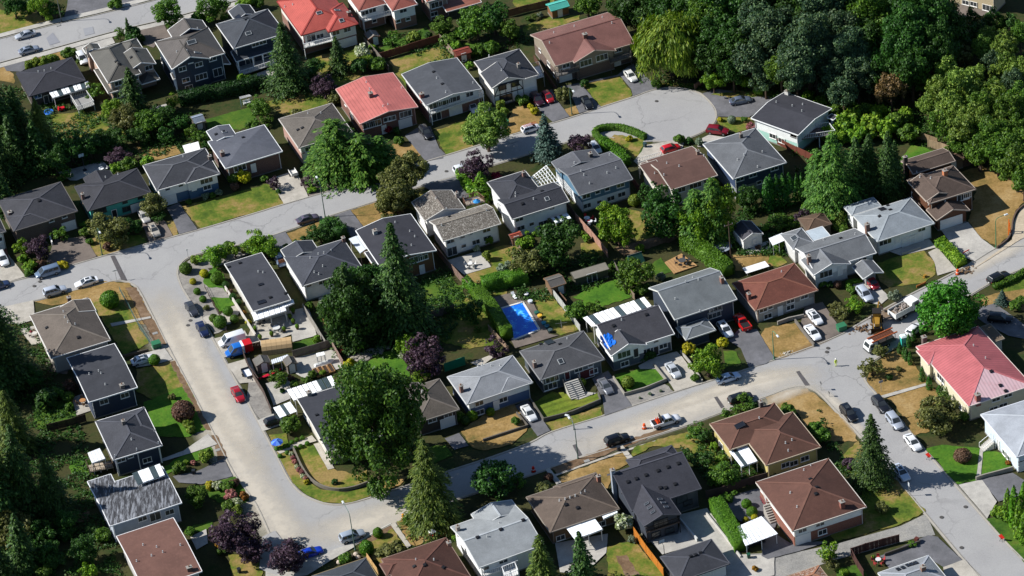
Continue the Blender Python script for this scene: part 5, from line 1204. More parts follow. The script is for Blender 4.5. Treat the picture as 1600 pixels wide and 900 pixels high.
h.wing(6.6,(1075,433),(1308,366),(1250,262),'v',.42).wing(6.6,(1090,250),(1310,188),(1262,128),'v',.45)
h.wing(3.4,(1085,497),(1300,433),(1285,410),'s',.3,walls=False).wing(3.2,(1290,440),(1438,403),(1395,330),'v',.35,walls=False)
h.win([('w',1140,430),('w',1243,402),('w',1162,500),('W',1258,478),('w',1185,565)],1).win([('w',1325,345),('p',1362,450)]).skylight(1198,265,1.9,1.1).skylight(1235,330,1.5,.6).vents((1235,180),(1105,325),(1170,318)).win([('w',1000,360)],0,'l')
h=House('h4','dark hip-roofed house with white porch columns and balustrade',6.6,(1465,312),(1775,200),(1668,48),'h',.42,roofc='#3e4147',wall='#2c3644',fascia='#d9d8d4')
h.wing(6.5,(1470,130),(1600,90),(1560,30),'v',.4)
h.wing(3.3,(1480,390),(1750,297),(1720,255),'s',.25,walls=False)
h.deck([(1505,470),(1760,385),(1745,330),(1480,420)],.9,'#9a9a98','#e4e3de')
for i,(x,y) in enumerate(((1500,470),(1592,440),(1652,420),(1740,388))):
    p=h.loc(at(x,y));part('porch_column',MB().box(-.13,.13,-.13,.13,0,3.2),plain('#e4e3de',.5),h.root,loc=(p.x,p.y,0))
h.win([('w',1640,250),('w',1730,228),('w',1595,265),('p',1560,365),('W',1680,330)]).skylight(1553,210,1.3,.9).skylight(1490,112,1.2,2.0,False).skylight(1540,118,1.2,2.0,False)
tile(1,0)
h=House('h5','bright red metal-roofed house with a white front balcony',5.2,(283,220),(600,130),(440,-80),'h',.35,roofc='#b0554a',rstyle='tile',wall='#d8d4ca',low='#7c5a4c',fascia='#8a3a34',cap='#8a3630')
h.wing(5.2,(450,203),(622,152),(545,15),'h',.35).win([('w',500,205),('w',570,185),('G',560,245)],1).win([('p',345,240),('w',400,225)]).chimney(580,75,'#7a4438').skylight(395,82,1.2,.8).skylight(508,65,1.2,.6).skylight(535,130,1.0,1.0).vents((180,45),(230,30))
h.deck([(300,300),(480,255),(455,205),(290,235)],2.9,'#c9c7c2','#e6e5e0')
h=House('h6','rust-red tiled house with white balcony and outside stairs',5.2,(640,72),(805,24),(720,-110),'h',.38,roofc='#8c5246',rstyle='tile',wall='#dad8d2',low='#7a5a4a',fascia='#d9d6d0',cap='#74423a')
h.wing(5.2,(850,72),(1000,28),(920,-95),'h',.38).wing(5.3,(720,20),(960,-50),(900,-150),'h',.38)
h.win([('w',680,80),('w',728,65),('s',740,130)]).win([('w',920,65),('s',875,135),('s',950,118)],1)
h.deck([(670,135),(855,85),(840,50),(640,100)],2.8,'#cfcdc8','#e8e7e2')
h=House('h7','tan house with wide window cut by the top edge',5.2,(1065,12),(1205,-27),(1150,-110),'h',.35,roofc='#8a5848',rstyle='tile',wall='#8d8478',low='#6a4c40',fascia='#cfcac2')
h.win([('W',1130,28),('w',1100,90)]);h.wing(2.8,(1190,75),(1400,15),(1370,-40),'s',.1,walls=False).chimney(1050,20,'#7a4a40',.7,.6,.8)
h=House('h8','charcoal shallow-gabled white house with brick chimney and railed balcony',5.3,(1065,660),(1415,550),(1250,360),'v',.13,roofc='#484a4f',rstyle='flat',wall='#dcdbd6',low='#6e4a40',fascia='#c9c8c4')
h.chimney(1035,585,'#8a4a3e',.9,.7,.9).boxvents((1110,450),(1165,525)).vents((1130,490),(1187,578),(1357,520)).win([('W',1118,660),('W',1178,645),('W',1240,622),('w',1335,588),('p',1130,735),('g',1250,705)])
h.deck([(1090,715),(1425,600),(1405,560),(1075,670)],2.7,'#c4c3bf','#dfe0de');
h=House('h9','salmon red low-gabled brick house with white bay window',4.8,(650,775),(1005,668),(855,452),'v',.16,roofc='#b86a62',rstyle='tile',wall='#6a4438',brick=True,fascia='#c8a49a',cap='#bc6a64')
h.chimney(715,580,'#6a4a48',.8,.8,1.0).vents((710,558),(795,665),(825,655),(690,515),(910,550)).win([('W',690,785),('W',745,770),('w',820,745),('w',850,738),('W',935,712),('g',935,780),('d',800,800)]).win([('s',560,650),('w',600,720)],0,'l')
full()
h=House('h10','taupe hip-roofed house with a white garage door',4.9,(467*4,232*4),(549*4,205*4),(518*4,160*4),'h',.3,roofc='#5e5852',wall='#d3cec6',low='#a07c70',fascia='#c4beb4')
tile(1,0);h.vents((325,710),(405,708)).boxvents((262,812),(290,800))
tile(1,1);h.win([('g',335,90),('w',330,30)])
tile(1,0)
h=House('h11','half-timbered white house with dark roof and front deck',5.0,(1478,552),(1740,470),(1650,300),'h',.4,roofc='#3b3d43',wall='#dedbd2',fascia='#d0ccc4')
h.wing(5.0,(1475,556),(1680,490),(1610,395),'v',.42)
tb=MB();w=h.wings[1];fx0,fx1,fy=w['cx']-w['W']/2+.55,w['cx']+w['W']/2-.55,w['cy']-w['D']/2+w['inset']-.05
for i in range(6): xx=fx0+(fx1-fx0)*i/5;tb.bar((xx,fy,.3),(xx,fy,4.9),.2,.06)
for z in (2.6,4.85): tb.bar((fx0,fy,z),(fx1,fy,z),.06,.2)
tb.bar((fx0,fy,2.6),(fx0+(fx1-fx0)/5,fy,4.8),.06,.16);tb.bar((fx1,fy,2.6),(fx1-(fx1-fx0)/5,fy,4.8),.06,.16);part('timber_frame',tb,plain('#241c18',.8),h.root)
h.win([('w',1540,545),('w',1620,520),('W',1560,610)],1,frame='#2a2320').vents((1457,350),(1535,440))
tile(2,0);h.win([('W',30,580),('g',140,550)]).deck([(70,515),(200,475),(170,410),(60,440)],2.7,'#d9d8d4','#8a8780').chimney(40,400,'#7c7670',.6,.6,.8)
h=House('h12','brown-red tiled wide house with a small front gable',5.0,(270,417),(742,270),(602,72),'u',.34,roofc='#7e5850',rstyle='tile',wall='#8c8070',low='#5c4a40',fascia='#a8988a',cap='#6a4640')
h.wing(5.0,(388,393),(640,318),(560,205),'v',.34).win([('W',462,392),('W',562,358)],1).win([('w',338,412),('w',662,303),('g',335,505),('g',640,395),('p',330,450)]).win([('s',175,315),('w',230,400),('w',270,480)],0,'l').chimney(455,212,'#6a4438',.9,.8,.9).vents((235,268),(262,205),(565,110),(625,145),(390,165)).deck([(275,480),(420,440),(405,400),(265,445)],2.6,'#6e6a66','#4a4642')
h.deck([(615,395),(745,355),(735,315),(605,360)],2.6,'#6e6a66','#4a4642')
tile(3,0)
h=House('h13','beige stucco house at the top corner beyond the wood',4.6,(1075,-110),(1420,-20),(1500,-100),'h',.3,roofc='#5a524a',wall='#b8a888',fascia='#c8beaa',wallz=0)
h.win([('w',1235,15),('w',1285,25),('W',1375,50)])
full()
h=House('h14','mint and white house with black roof beside the wood',5.2,(1175*4,184*4),(1248*4,212*4),(1298*4,170*4),'u',.12,roofc='#38383e',rstyle='flat',wall='#d8dad6',low='#a4cfc0',lowbrick=False,zl=2.1,fascia='#e4e4e0')
tile(3,0);h.wing(4.4,(405,772),(478,716),(400,688),'f',.1,rstyle='flat').chimney(120,568,'#c8c4bc',.9,.8,.8).vents((52,640),(152,663),(217,655),(212,695)).win([('w',85,878),('w',30,850)])
h.win([('w',265,785),('w',225,820)],0,'f').deck([(200,870),(320,855),(420,840),(380,790),(300,800)],2.6,'#6a5650','#e0e0dc')
tile(0,1)
h=House('h15','dark hip-roofed brown brick house with white front door',4.3,(90,545),(480,412),(375,230),'h',.3,roofc='#3c3c41',wall='#5a4a40',brick=True,fascia='#6a645e')
h.wing(4.25,(90,547),(315,472),(255,385),'h',.3).chimney(60,425,'#6a5048',.8,.8,.4,base=0).boxvents((245,355)).win([('d',255,525),('W',180,545),('g',430,505),('s',320,470),('s',400,440)],0,door='#e4e2dc')
h=House('h16','turquoise-walled house with black hip roof and slim chimney',4.9,(550,420),(940,302),(855,150),'h',.32,roofc='#36363b',wall='#57b5a6',low='#4fa99c',lowbrick=False,zl=2.3,fascia='#4a4a4a')
h.wing(4.9,(560,290),(720,245),(690,165),'v',.32).chimney(515,312,'#7a5a4c',.6,.6,1.2).vents((738,190),(660,210)).win([('W',625,415),('s',780,358),('s',875,330),('W',600,475),('w',790,405),('g',860,405)],frame='#3a4a48').win([('d',712,415)],0,door='#26262a')
h=House('h17','white bungalow with blue base and dark hip roof',4.8,(975,285),(1370,186),(1285,30),'h',.3,roofc='#404146',wall='#dcdad4',low='#44627e',lowbrick=False,zl=2.2,fascia='#d8d6d0',cap='#56575c')
h.wing(4.8,(1158,245),(1372,188),(1320,95),'h',.3).win([('W',1290,225),('w',1295,270),('d',1210,265)],1,door='#e4e2dc').win([('s',1045,270),('s',1128,245),('g',1060,340)],0,door='#e0ded8').chimney(1310,75,'#6a5a50',.7,.7,.8).vents((1145,80))
canopy('white square garden gazebo behind the blue-based bungalow',[(1160,60),(1255,40),(1240,-15),(1140,10)],2.6,2,'#e4e2de',name='gazebo',cat='gazebo',ribs=False)
full()
h=House('h18','slate grey house with broad white fascia and brick walls',4.2,(354*4,262*4),(447*4,235*4),(411*4,196*4),'h',.16,roofc='#52545c',rstyle='flat',wall='#5a4038',brick=True,fascia='#e6e6e2')
h.wing(4.25,(335*4,222*4),(372*4,211*4),(357*4,195*4),'v',.2)
tile(0,1);h.chimney(1388,48,'#6a4a40',.8,.7,1.0).win([('W',1500,148),('d',1585,150)])
tile(0,0);h.boxvents((1350,840),(1400,822),(1520,860)).skylight(1400,825,.9,.7)
tile(0,1)
h=House('h19','dark-roofed white house cut by the left edge',4.4,(-330,640),(42,552),(-25,420),'h',.3,roofc='#3c3c41',wall='#d8d6d0',fascia='#8a8680');h.win([('w',-10,600),('g',-20,640)])
tile(1,1)
h=House('h20','dark grey hip-roofed white house with corner chimney',4.8,(290,890),(660,770),(545,592),'h',.3,roofc='#3f4148',wall='#d9d8d4',fascia='#c8c6c0')
h.wing(4.85,(200,735),(390,672),(350,600),'v',.3).chimney(545,585,'#6a4c42',.6,.7,.9).vents((390,690),(425,683),(340,712),(470,668),(418,765),(365,803),(393,815)).win([('w',415,855),('w',490,832),('s',330,880)])
h=House('h21','black-roofed house with white fascia and pale carport roof',4.8,(780,772),(1125,662),(965,435),'v',.16,roofc='#35353b',rstyle='flat',wall='#6e5034',fascia='#e6e6e2')
h.wing(4.4,(770,805),(900,765),(800,640),'f',.1).chimney(742,540,'#aaa8a2',.8,.8,.8).vents((870,492),(962,548),(972,635),(993,580)).win([('w',1050,708),('d',1040,795),('W',1000,720)])
canopy('',[(650,682),(758,612),(720,540),(580,592)],3.2,3,'#cdd4d8',host=h,ribs=False)
h=House('h22','white house with weathered shake roof and paved back patio',5.2,(1170,612),(1515,497),(1440,370),'u',.36,roofc='#6e665c',rstyle='shake',wall='#dddcd8',fascia='#c8c4bc')
h.wing(5.2,(1062,478),(1325,398),(1215,290),'v',.32,roofc='#655d54').chimney(1255,305,'#8a8078',.6,.6,1.1).vents((1125,342),(1195,442),(1440,415),(1160,510)).boxvents((1210,455)).win([('w',1215,600),('s',1290,577),('n',1345,560),('w',1440,530),('p',1228,680),('s',1298,637),('w',1375,612),('w',1445,588)])
h.deck([(1310,385),(1430,358),(1385,325),(1290,350)],3.6,'#a89a8a','#7a5a48')
full()
h=House('h23','dark-roofed white house with white pergola and lean-to sunroom',5.0,(801*4,344*4),(888*4,313*4),(864*4,283*4),'u',.3,roofc='#37383e',wall='#dcdcda',fascia='#d0cec8')
h.wing(5.0,(790*4,322*4),(848*4,303*4),(820*4,266*4),'h',.32)
tile(2,1);h.chimney(72,175,'#7c5a4e',.6,.6,1.1).skylight(220,345,.9,1.0).boxvents((188,295),(65,375)).vents((22,310),(135,345),(22,330)).win([('w',45,465),('n',110,440),('n',175,420),('s',250,397),('w',55,525),('s',123,500),('p',195,490)])
canopy('',[(272,492),(372,463),(345,430),(245,462)],2.6,6,'#dfe4e4',(1,3),host=h)
r=h.root;P=[h.loc(at(*q,4.2)) for q in ((130,275),(288,237),(213,138),(92,232))]
pg=part('pergola',MB().bar(P[0],P[1],.14,.2).bar(P[2],P[3],.14,.2),plain('#e8e8e4',.5),r)
for i in range(9): t=i/8;part('pergola_beam',MB().bar(P[0].lerp(P[1],t)+Vector((0,0,.16)),P[3].lerp(P[2],t)+Vector((0,0,.16)),.1,.14),plain('#e8e8e4',.5),pg)
for i in range(1,5): t=i/5;part('pergola_beam',MB().bar(P[0].lerp(P[3],t)+Vector((0,0,.27)),P[1].lerp(P[2],t)+Vector((0,0,.27)),.08,.08),plain('#e8e8e4',.5),pg)
for q in P: part('post',MB().box(-.08,.08,-.08,.08,0,4.1),plain('#e8e8e4',.5),pg,loc=(q.x,q.y,0))
h=House('h24','blue over white house with dark grey roof and stubby chimney',5.2,(425,325),(750,216),(610,45),'u',.26,roofc='#55565b',wall='#56788f',low='#d4d6d6',lowbrick=False,zl=2.5,fascia='#8a8c8c')
h.wing(5.2,(300,180),(560,95),(510,30),'v',.2).chimney(490,58,'#3a3634',.7,.7,.8).vents((390,120),(432,172),(450,195),(650,152),(595,182),(485,248),(610,70)).win([('w',465,325),('s',535,300),('s',595,282),('w',678,255),('w',470,385),('s',545,362),('w',617,340),('w',685,315)])
h=House('h25','brown metal-roofed cream house with red car behind',4.8,(1000,290),(1280,190),(1120,10),'u',.2,roofc='#5c443c',rstyle='flat',wall='#cfc9bc',fascia='#b8b0a4')
h.wing(4.5,(905,275),(1010,240),(900,120),'s',.1).wing(4.7,(840,165),(960,125),(930,80),'f',.1).chimney(1160,42,'#7a6456',.6,.6,.9).vents((1045,140),(968,122),(892,185),(950,195),(1200,75)).win([('w',1060,285),('W',1145,250),('w',1220,225)])
h.deck([(790,140),(930,95),(935,75),(795,115)],3.0,'#a8a098','#c8c4bc')
h=House('h26','grey hip-roofed navy house with white side wall',5.6,(1385,222),(1705,112),(1520,-105),'h',.28,roofc='#5e6064',wall='#32405a',low='#8a8e92',lowbrick=False,zl=2.6,fascia='#d8d8d4')
h.wing(5.6,(1325,95),(1500,30),(1440,-60),'h',.28,roofc='#66686c').vents((1410,100),(1565,50),(1535,145),(1450,70)).win([('w',1425,215),('w',1505,190),('s',1545,240),('s',1590,228),('w',1640,150),('w',1440,275)])
tile(2,0);h.chimney(1430,835,'#5a5048',.6,.6,1.0);tile(2,1)
tile(3,1)
h=House('h27','dark brown wooden house with orange chimney and white garage door',5.0,(985,355),(1295,305),(1180,150),'h',.4,roofc='#54473f',wall='#5a3824',fascia='#a89a8c',ang=GRID)
h.wing(5.0,(985,358),(1135,312),(1040,190),'v',.42).wing(2.9,(1055,480),(1257,412),(1195,345),'v',.4).wing(4.4,(890,175),(1170,125),(1110,40),'u',.3)
h.chimney(1105,165,'#b06a40',.8,.8,1.2).chimney(860,160,'#3a2c28',.8,.6,1.5,base=0).vents((930,185),(950,208),(1017,215)).vents((1108,360)).win([('w',1015,330),('w',1080,320)],1).win([('G',1145,470)],2).win([('W',1220,330),('w',1245,320)]).win([('w',910,325),('w',945,355)],0,'l')
shed('brown-roofed wooden shed behind the dark brown house',(1105,120),(1215,90),(1190,45),2.4,'#5e4a3c','#6a5a4a',p=.4)
h=House('h28','pale grey hip-roofed white house with tall brick chimney',4.1,(685,610),(1045,491),(885,335),'h',.28,roofc='#8a9094',wall='#d6d6d2',fascia='#c8c8c4',cap='#9aa0a3')
h.wing(4.15,(520,440),(720,390),(660,340),'h',.28).chimney(620,500,'#6e5044',.8,.7,1.5).boxvents((697,452),(765,412),(750,385)).skylight(715,408,1.2,1.6,False).win([('W',730,608),('d',810,592),('g',930,575),('g',880,595),('w',960,528)])
h=House('h29','mottled grey gabled white house with flat pale back roof',4.6,(290,800),(665,682),(545,526),'u',.32,roofc='#6c6e71',wall='#dcdbd7',low='#c8c7c3',lowbrick=False,fascia='#d8d6d2')
h.wing(4.6,(285,823),(507,748),(435,650),'v',.36).wing(4.7,(160,657),(300,615),(205,527),'h',.28).wing(4.5,(290,622),(388,570),(330,508),'f',.1,roofc='#a8b2b8',rstyle='flat')
h.chimney(255,700,'#6a5248',.7,.7,1.2).skylight(165,590,1.2,1.4).vents((347,600),(545,565)).boxvents((455,590)).win([('W',362,810),('d',450,790)],1).win([('w',590,710)])
h=House('h29b','small grey gabled carport in front of the mottled grey house',2.7,(597,842),(723,800),(650,725),'v',.35,roofc='#66686b',wall='#8a8a8a',fascia='#c8c8c4',name='carport',cat='carport',inset=1.1,group='garden sheds')
shed('brown hip-roofed garage behind the mottled grey house',(240,525),(425,510),(345,440),2.5,'#5c4a3c','#6a5e50','h',.3)
canopy('white polycarbonate cover at the corner of the mottled grey house',[(30,635),(110,600),(90,555),(5,590)],2.5,4,'#dfe3e6')
full()
h=House('h30','red-brown hip-roofed grey house with two white cars beside',4.3,(1181*4,486*4),(1277*4,452*4),(1240*4,410*4),'h',.3,roofc='#6e4236',wall='#8a8680',low='#b0aca4',lowbrick=False,zl=1.8,fascia='#a8907f',cap='#7c5040')
tile(2,2);h.chimney(1480,35,'#7a4a3c',.6,.7,1.2);h.win([('w',1570,130),('w',1600,185)])
tile(3,2);h.win([('s',15,120),('d',75,108),('w',140,73),('w',140,120),('w',225,45)]);tile(3,1);h.vents((85,800))
tile(0,2)
h=House('h31','taupe hip-roofed house on the street corner with dry lawn',5.0,(325,427),(718,325),(545,70),'h',.3,roofc='#635a52',wall='#b8b0a4',fascia='#d8d4cc',cap='#756c62')
h.wing(5.05,(395,200),(600,140),(560,70),'v',.28).chimney(430,58,'#4a2f2a',.7,.7,1.0).vents((405,185),(425,215),(470,228),(397,150)).boxvents((292,250),(490,310)).win([('w',300,400)],0,'l')
h=House('h32','charcoal low-gabled house with white fascia and white sedan alongside',5.2,(555,715),(850,620),(715,345),'u',.1,roofc='#3a3b40',rstyle='flat',wall='#2e3a4e',fascia='#e6e6e2')
h.chimney(762,605,'#6a6058',.8,.7,.6).vents((617,520),(558,540),(632,535),(658,605)).win([('w',650,710),('w',780,670)])
tile(0,3)
h=House('h33','dark hip-roofed navy house with white trim and side deck',5.2,(700,178),(985,88),(905,-160),'h',.3,roofc='#3f4046',wall='#243248',fascia='#dddcd8')
h.wing(5.25,(840,30),(975,-10),(900,-150),'h',.3).vents((822,48)).chimney(770,-70,'#5a5450',.6,.6,.8).win([('w',740,175),('s',815,150),('w',920,175)])
cb=MB()
for x in (-h.wings[0]['W']/2+.48,0,h.wings[0]['W']/2-.5): cb.box(h.wings[0]['cx']+x-.08,h.wings[0]['cx']+x+.08,h.wings[0]['cy']-h.wings[0]['D']/2+.42,h.wings[0]['cy']-h.wings[0]['D']/2+.5,0,5.0)
part('corner_trim',cb,plain('#dddcd8',.5),h.root)
canopy('',[(575,195),(660,165),(625,100),(548,130)],2.8,4,'#d8dadb',host=h);h.deck([(560,250),(710,220),(690,180),(540,200)],1.0,'#a89a88','#5a4a3c')
h=House('h34','peeling grey flat-gabled house with white glazed roof cover',5.2,(690,592),(1130,437),(1010,210),'u',.1,roofc='#8a8b8f',rstyle='moss',wall='#aeb6c0',fascia='#e4e4e2')
h.wing(5.25,(612,435),(760,390),(690,265),'f',.05,rstyle='moss').chimney(952,255,'#3a2820',1.9,.9,.5).vents((605,360),(685,340)).win([('w',890,540),('p',970,525),('w',1060,500)])
canopy('',[(860,328),(1032,268),(1000,198),(825,258)],5.6,5,'#e8eaec',(0,3),host=h,ribs=False,posts=False)
h=House('h35','flat chocolate-brown-roofed house with white edge trim',5.2,(905,995),(1260,862),(1078,530),'u',.07,roofc='#6a4c42',rstyle='flat',wall='#b8b4ae',fascia='#e0dcd8')
h.chimney(1182,845,'#4a3028',.9,.7,.7).vents((895,708),(980,720),(948,775),(1018,752),(1128,708),(855,808))
full()
h=House('h36','flat black-roofed bungalow with topiary front garden and white patio',3.6,(396*4,485*4),(458*4,468*4),(408*4,396*4),'u',.05,roofc='#3c3d43',rstyle='flat',wall='#c8c4ba',fascia='#d8d6d0')
tile(0,1);h.boxvents((1430,770),(1500,745));tile(1,1);h.vents((15,800),(45,805)).skylight(30,880,1.0,.6,False)
tile(1,2);h.boxvents((185,35),(90,60)).skylight(35,90,1.6,1.0,False)
canopy('',[(-10,205),(192,140),(180,98),(-30,152)],2.9,6,'#eaeaea',host=h);canopy('',[(170,125),(240,92),(232,70),(160,98)],2.95,2,'#e2e2e2',host=h,posts=False)
h=House('h37','grey-brown hip-roofed house half hidden by the great maple',4.0,(1005,842),(1270,757),(1145,566),'h',.32,roofc='#5a534c',wall='#3a3430',fascia='#8a857c')
h.wing(4.0,(945,690),(1060,650),(1010,590),'v',.3).vents((1038,650),(1068,655),(965,678)).win([('w',1100,815),('w',1200,785),('g',1200,850)],0,door='#d8d6d0')
full()
h=House('h38','pale grey hip-roofed house, white over blue, brick chimney',4.5,(731*4,635*4),(828*4,595*4),(799*4,552*4),'h',.28,roofc='#84868a',wall='#d8d8d4',low='#4a5f80',lowbrick=False,zl=2.2,fascia='#c8c8c4',cap='#94969a')
tile(1,2);h.wing(4.5,(1530,655),(1705,592),(1640,500),'h',.28).chimney(1280,610,'#7a5648',.6,.7,1.4).vents((1388,488),(1470,488),(1525,485),(1415,483)).win([('w',1395,720),('w',1400,775),('w',1545,697),('d',1500,720)])
tile(2,2);h.win([('g',40,675)],1,door='#d8d8d6')
full()
h=House('h39','flat black-roofed house with curved corner lawn below the maple',3.6,(511*4,707*4),(592*4,681*4),(548*4,597*4),'u',.05,roofc='#37383e',rstyle='flat',wall='#c9c2b4',fascia='#d8d4cc')
tile(1,2);h.chimney(330,650,'#8a8680',.8,.8,.7).boxvents((380,795)).win([('w',310,800),('d',330,850)],0,'l')
canopy('',[(235,703),(507,603),(475,546),(193,637)],3.4,9,'#ececea',(6,7),host=h)
canopy('white carport roof with clear strips beside the flat black-roofed corner house',[(150,812),(258,770),(215,710),(108,748)],2.6,5,'#e4e6e8',(2,),name='carport',cat='carport')
tile(2,2)
h=House('h40','dark grey hip-roofed house with wide front steps and skylight',4.5,(180,577),(575,441),(442,265),'h',.3,roofc='#4e4e51',wall='#5a626a',low='#4c545c',lowbrick=False,zl=2.0,fascia='#8a8a8a')
h.chimney(140,462,'#6a5248',.6,.7,1.2).skylight(305,460,1.0,1.2).skylight(235,340,1.5,2.4,False).vents((345,318)).boxvents((180,352),(300,352)).win([('W',250,560),('W',240,612),('w',415,500),('s',490,475),('d',345,545),('w',510,520),('g',470,560)],0,door='#5a2a2c')
st=MB();q0=h.loc(at(385,625,.9))
for i in range(9): part('step',MB().box(q0.x-1.4,q0.x+1.4,q0.y+1.1-.36*(i+1),q0.y+1.1-.36*i,0,1.9-.2*i),plain('#a8a49c',.8),h.root)
for s in (-1.5,1.5): part('stair_rail',MB().bar((q0.x+s,q0.y+1.1,2.8),(q0.x+s,q0.y-2.2,1.1),.08,.08).bar((q0.x+s,q0.y+1.1,.9),(q0.x+s,q0.y+1.1,2.8),.08,.08).bar((q0.x+s,q0.y-2.2,0),(q0.x+s,q0.y-2.2,1.1),.08,.08),plain('#3a3a3c',.5),h.root)
h=House('h41','dark-roofed white house with blue tarp and three-bay white cover',4.6,(630,412),(1010,283),(877,110),'u',.3,.7,roofc='#434247',wall='#dcdbd6',low='#4a525c',lowbrick=False,zl=2.0,fascia='#e0deda')
h.wing(4.6,(620,428),(837,352),(775,265),'v',.42,roofc='#4a4a4e').boxvents((635,238),(840,168)).vents((685,200)).win([('W',700,412),('w',705,472),('d',775,405)],1,door='#2a2a2c').win([('s',900,330),('w',840,395),('w',945,362),('d',900,385)],0,door='#2a2a2c')
canopy('',[(497,240),(877,112),(830,55),(443,186)],4.4,12,'#ececea',(1,6,10),host=h,ribs=False,zback=3.4)
q,wg,z=h.onroof(600,330);n=h.normal(q.x,q.y);xa=(Vector((1,0,0))-n*n.x).normalized();ya=n.cross(xa);tv=[];tf=[]
for i in range(9):
    for j in range(9):
        u,v=(i/8-.5)*2.1*(1+.15*math.sin(j*1.3)),(j/8-.5)*3.0*(1+.12*math.sin(i*2.1));c=Vector((q.x,q.y,z))+xa*u+ya*v
        hz=h.roofz(c.x,c.y);c.z=max(hz[0] if hz else c.z,c.z-.4)+.1+.1*math.sin(i*1.9+j)*math.cos(j*1.7);tv.append(c)
tf=[(i*9+j,i*9+9+j,i*9+10+j,i*9+1+j) for i in range(8) for j in range(8)]
single('tarpaulin',MB().add([h.o+Matrix.Rotation(h.ang,3,'Z')@p for p in tv],tf).mesh(plain('#1462c0',.35)),'crumpled bright blue tarp lying on the dark roof','tarp')
full()
h=House('h42','grey-green hip-roofed navy house with front carport roof',5.6,(1056*4,504*4),(1142*4,465*4),(1108*4,414*4),'u',.28,.62,roofc='#6e7274',wall='#363e4c',fascia='#c8c8c2',cap='#82868a')
tile(2,2);h.wing(2.9,(1088,322),(1275,262),(1210,188),'h',.3,inset=1.0).win([('W',1270,108),('W',1265,165)],0,frame='#b8b4ae').vents((1020,70),(1175,160))
tile(2,1);h.chimney(1310,832,'#7a5040',.6,.8,1.2).vents((1085,865),(1130,835),(1165,850))
tile(3,2)
h=House('h43','large worn red ribbed metal roof house, cream walls',3.8,(1255,742),(1640,605),(1312,236),'h',.34,roofc='#a65c5e',rstyle='worn',wall='#cfc6aa',fascia='#d8c8bc',cap='#b86a6c')
h.wing(3.85,(1000,480),(1180,420),(1120,330),'h',.25).chimney(975,305,'#5a4a44',.8,.8,.9).chimney(1310,665,'#8a4a40',.9,.8,1.2).vents((1285,362),(1360,440)).boxvents((1395,522),(1452,610),(1485,645)).win([('w',1425,692),('w',1500,667),('w',1410,757),('w',1470,735)]).win([('w',1000,520),('W',1080,560),('w',1200,740)],0,'l')
h=House('h43b','brown flat-roofed garage behind the worn red roof',2.9,(1420,335),(1482,312),(1385,224),'f',.05,roofc='#6a5c4c',rstyle='flat',wall='#b8b2a6',fascia='#8a8072',name='garage',cat='garage',inset=.3,group='garden sheds')
full()
h=House('h44','pale grey hip-roofed light blue house on the right edge',4.0,(1586*4,714*4),(1690*4,682*4),(1640*4,614*4),'h',.28,roofc='#9a9ea4',wall='#c8d4dc',fascia='#d8dade',cap='#b0b4b8')
tile(3,3);h.win([('w',1560,200),('d',1590,200)]).win([('w',1480,150),('w',1500,170),('d',1440,110)],0,'l')
q0=h.loc(at(1395,75,.6))
for i in range(6): part('step',MB().box(q0.x-1.9+.35*i,q0.x-1.55+.35*i,q0.y-.8,q0.y+.8,0,.22*(i+1)),plain('#b4b0a8',.8),h.root)
for s in (-.85,.85): part('stair_rail',MB().bar((q0.x-1.9,q0.y+s,1.0),(q0.x+.4,q0.y+s,2.3),.07,.07).bar((q0.x-1.9,q0.y+s,0),(q0.x-1.9,q0.y+s,1.0),.07,.07).bar((q0.x+.4,q0.y+s,0),(q0.x+.4,q0.y+s,2.3),.07,.07),plain('#dfe0de',.5),h.root)
full()
h=House('h45','dark hip roof with gold edge cut by the bottom edge',3.5,(512*4,938*4),(600*4,908*4),(570*4,872*4),'h',.3,roofc='#3f4349',wall='#8a8478',fascia='#8a7a5a')
tile(1,3)
h=House('h46','chocolate brown hip roof with four round vents at bottom',3.7,(940,1050),(1345,905),(1183,657),'h',.3,roofc='#54382f',wall='#b8a894',fascia='#8a7468')
h.wing(3.7,(820,900),(1130,790),(1080,720),'h',.3).vents((1000,800),(1112,800)).boxvents((990,842),(1055,832),(1172,847)).chimney(1205,690,'#8a6a5c',.7,.6,.6)
full()
h=House('h47','white house with weathered pale grey roof',4.8,(752*4,891*4),(847*4,846*4),(800*4,784*4),'u',.22,roofc='#8f9294',wall='#dcdcda',fascia='#c8c8c4')
tile(1,3);h.wing(4.8,(1400,590),(1660,510),(1600,430),'v',.25).chimney(1260,590,'#8a7c70',.6,.7,.9).boxvents((1385,660),(1530,610)).vents((1520,570),(1445,655)).win([('w',1545,800),('s',1440,850)]);h.deck([(1430,900),(1640,830),(1620,790),(1400,860)],2.4,'#c8c6c2','#e0deda')
tile(2,3);h.boxvents((70,552));h.deck([(-40,920),(40,890),(20,840),(-60,870)],2.4,'#c8c6c2','#e6e6e4')
h=House('h48','taupe hip-roofed house with white twin-panel back covers',3.8,(240,632),(662,476),(515,258),'h',.3,roofc='#5c5047',wall='#6a5238',fascia='#8a8074',cap='#6c5f54')
h.wing(3.8,(290,380),(560,290),(520,255),'h',.28).chimney(540,275,'#8a5a48',.7,.6,1.2).vents((297,430),(333,422),(363,412),(396,400),(430,387),(457,373)).boxvents((337,455),(410,475)).win([('w',305,670),('w',560,600)])
canopy('',[(392,672),(568,607),(490,500),(316,570)],2.9,2,'#eaeef0',host=h,ribs=False);canopy('',[(572,542),(662,502),(640,468),(545,495)],3.0,2,'#eaeef0',host=h,ribs=False,posts=False)
h=House('h49','big charcoal gabled house with six skylights',5.2,(745,492),(1167,356),(1028,128),'u',.3,.72,roofc='#3a3a41',wall='#3a3f48',fascia='#4a4a50')
h.wing(5.2,(830,590),(1053,509),(905,300),'v',.36).wing(5.2,(765,245),(1062,165),(1000,90),'h',.32)
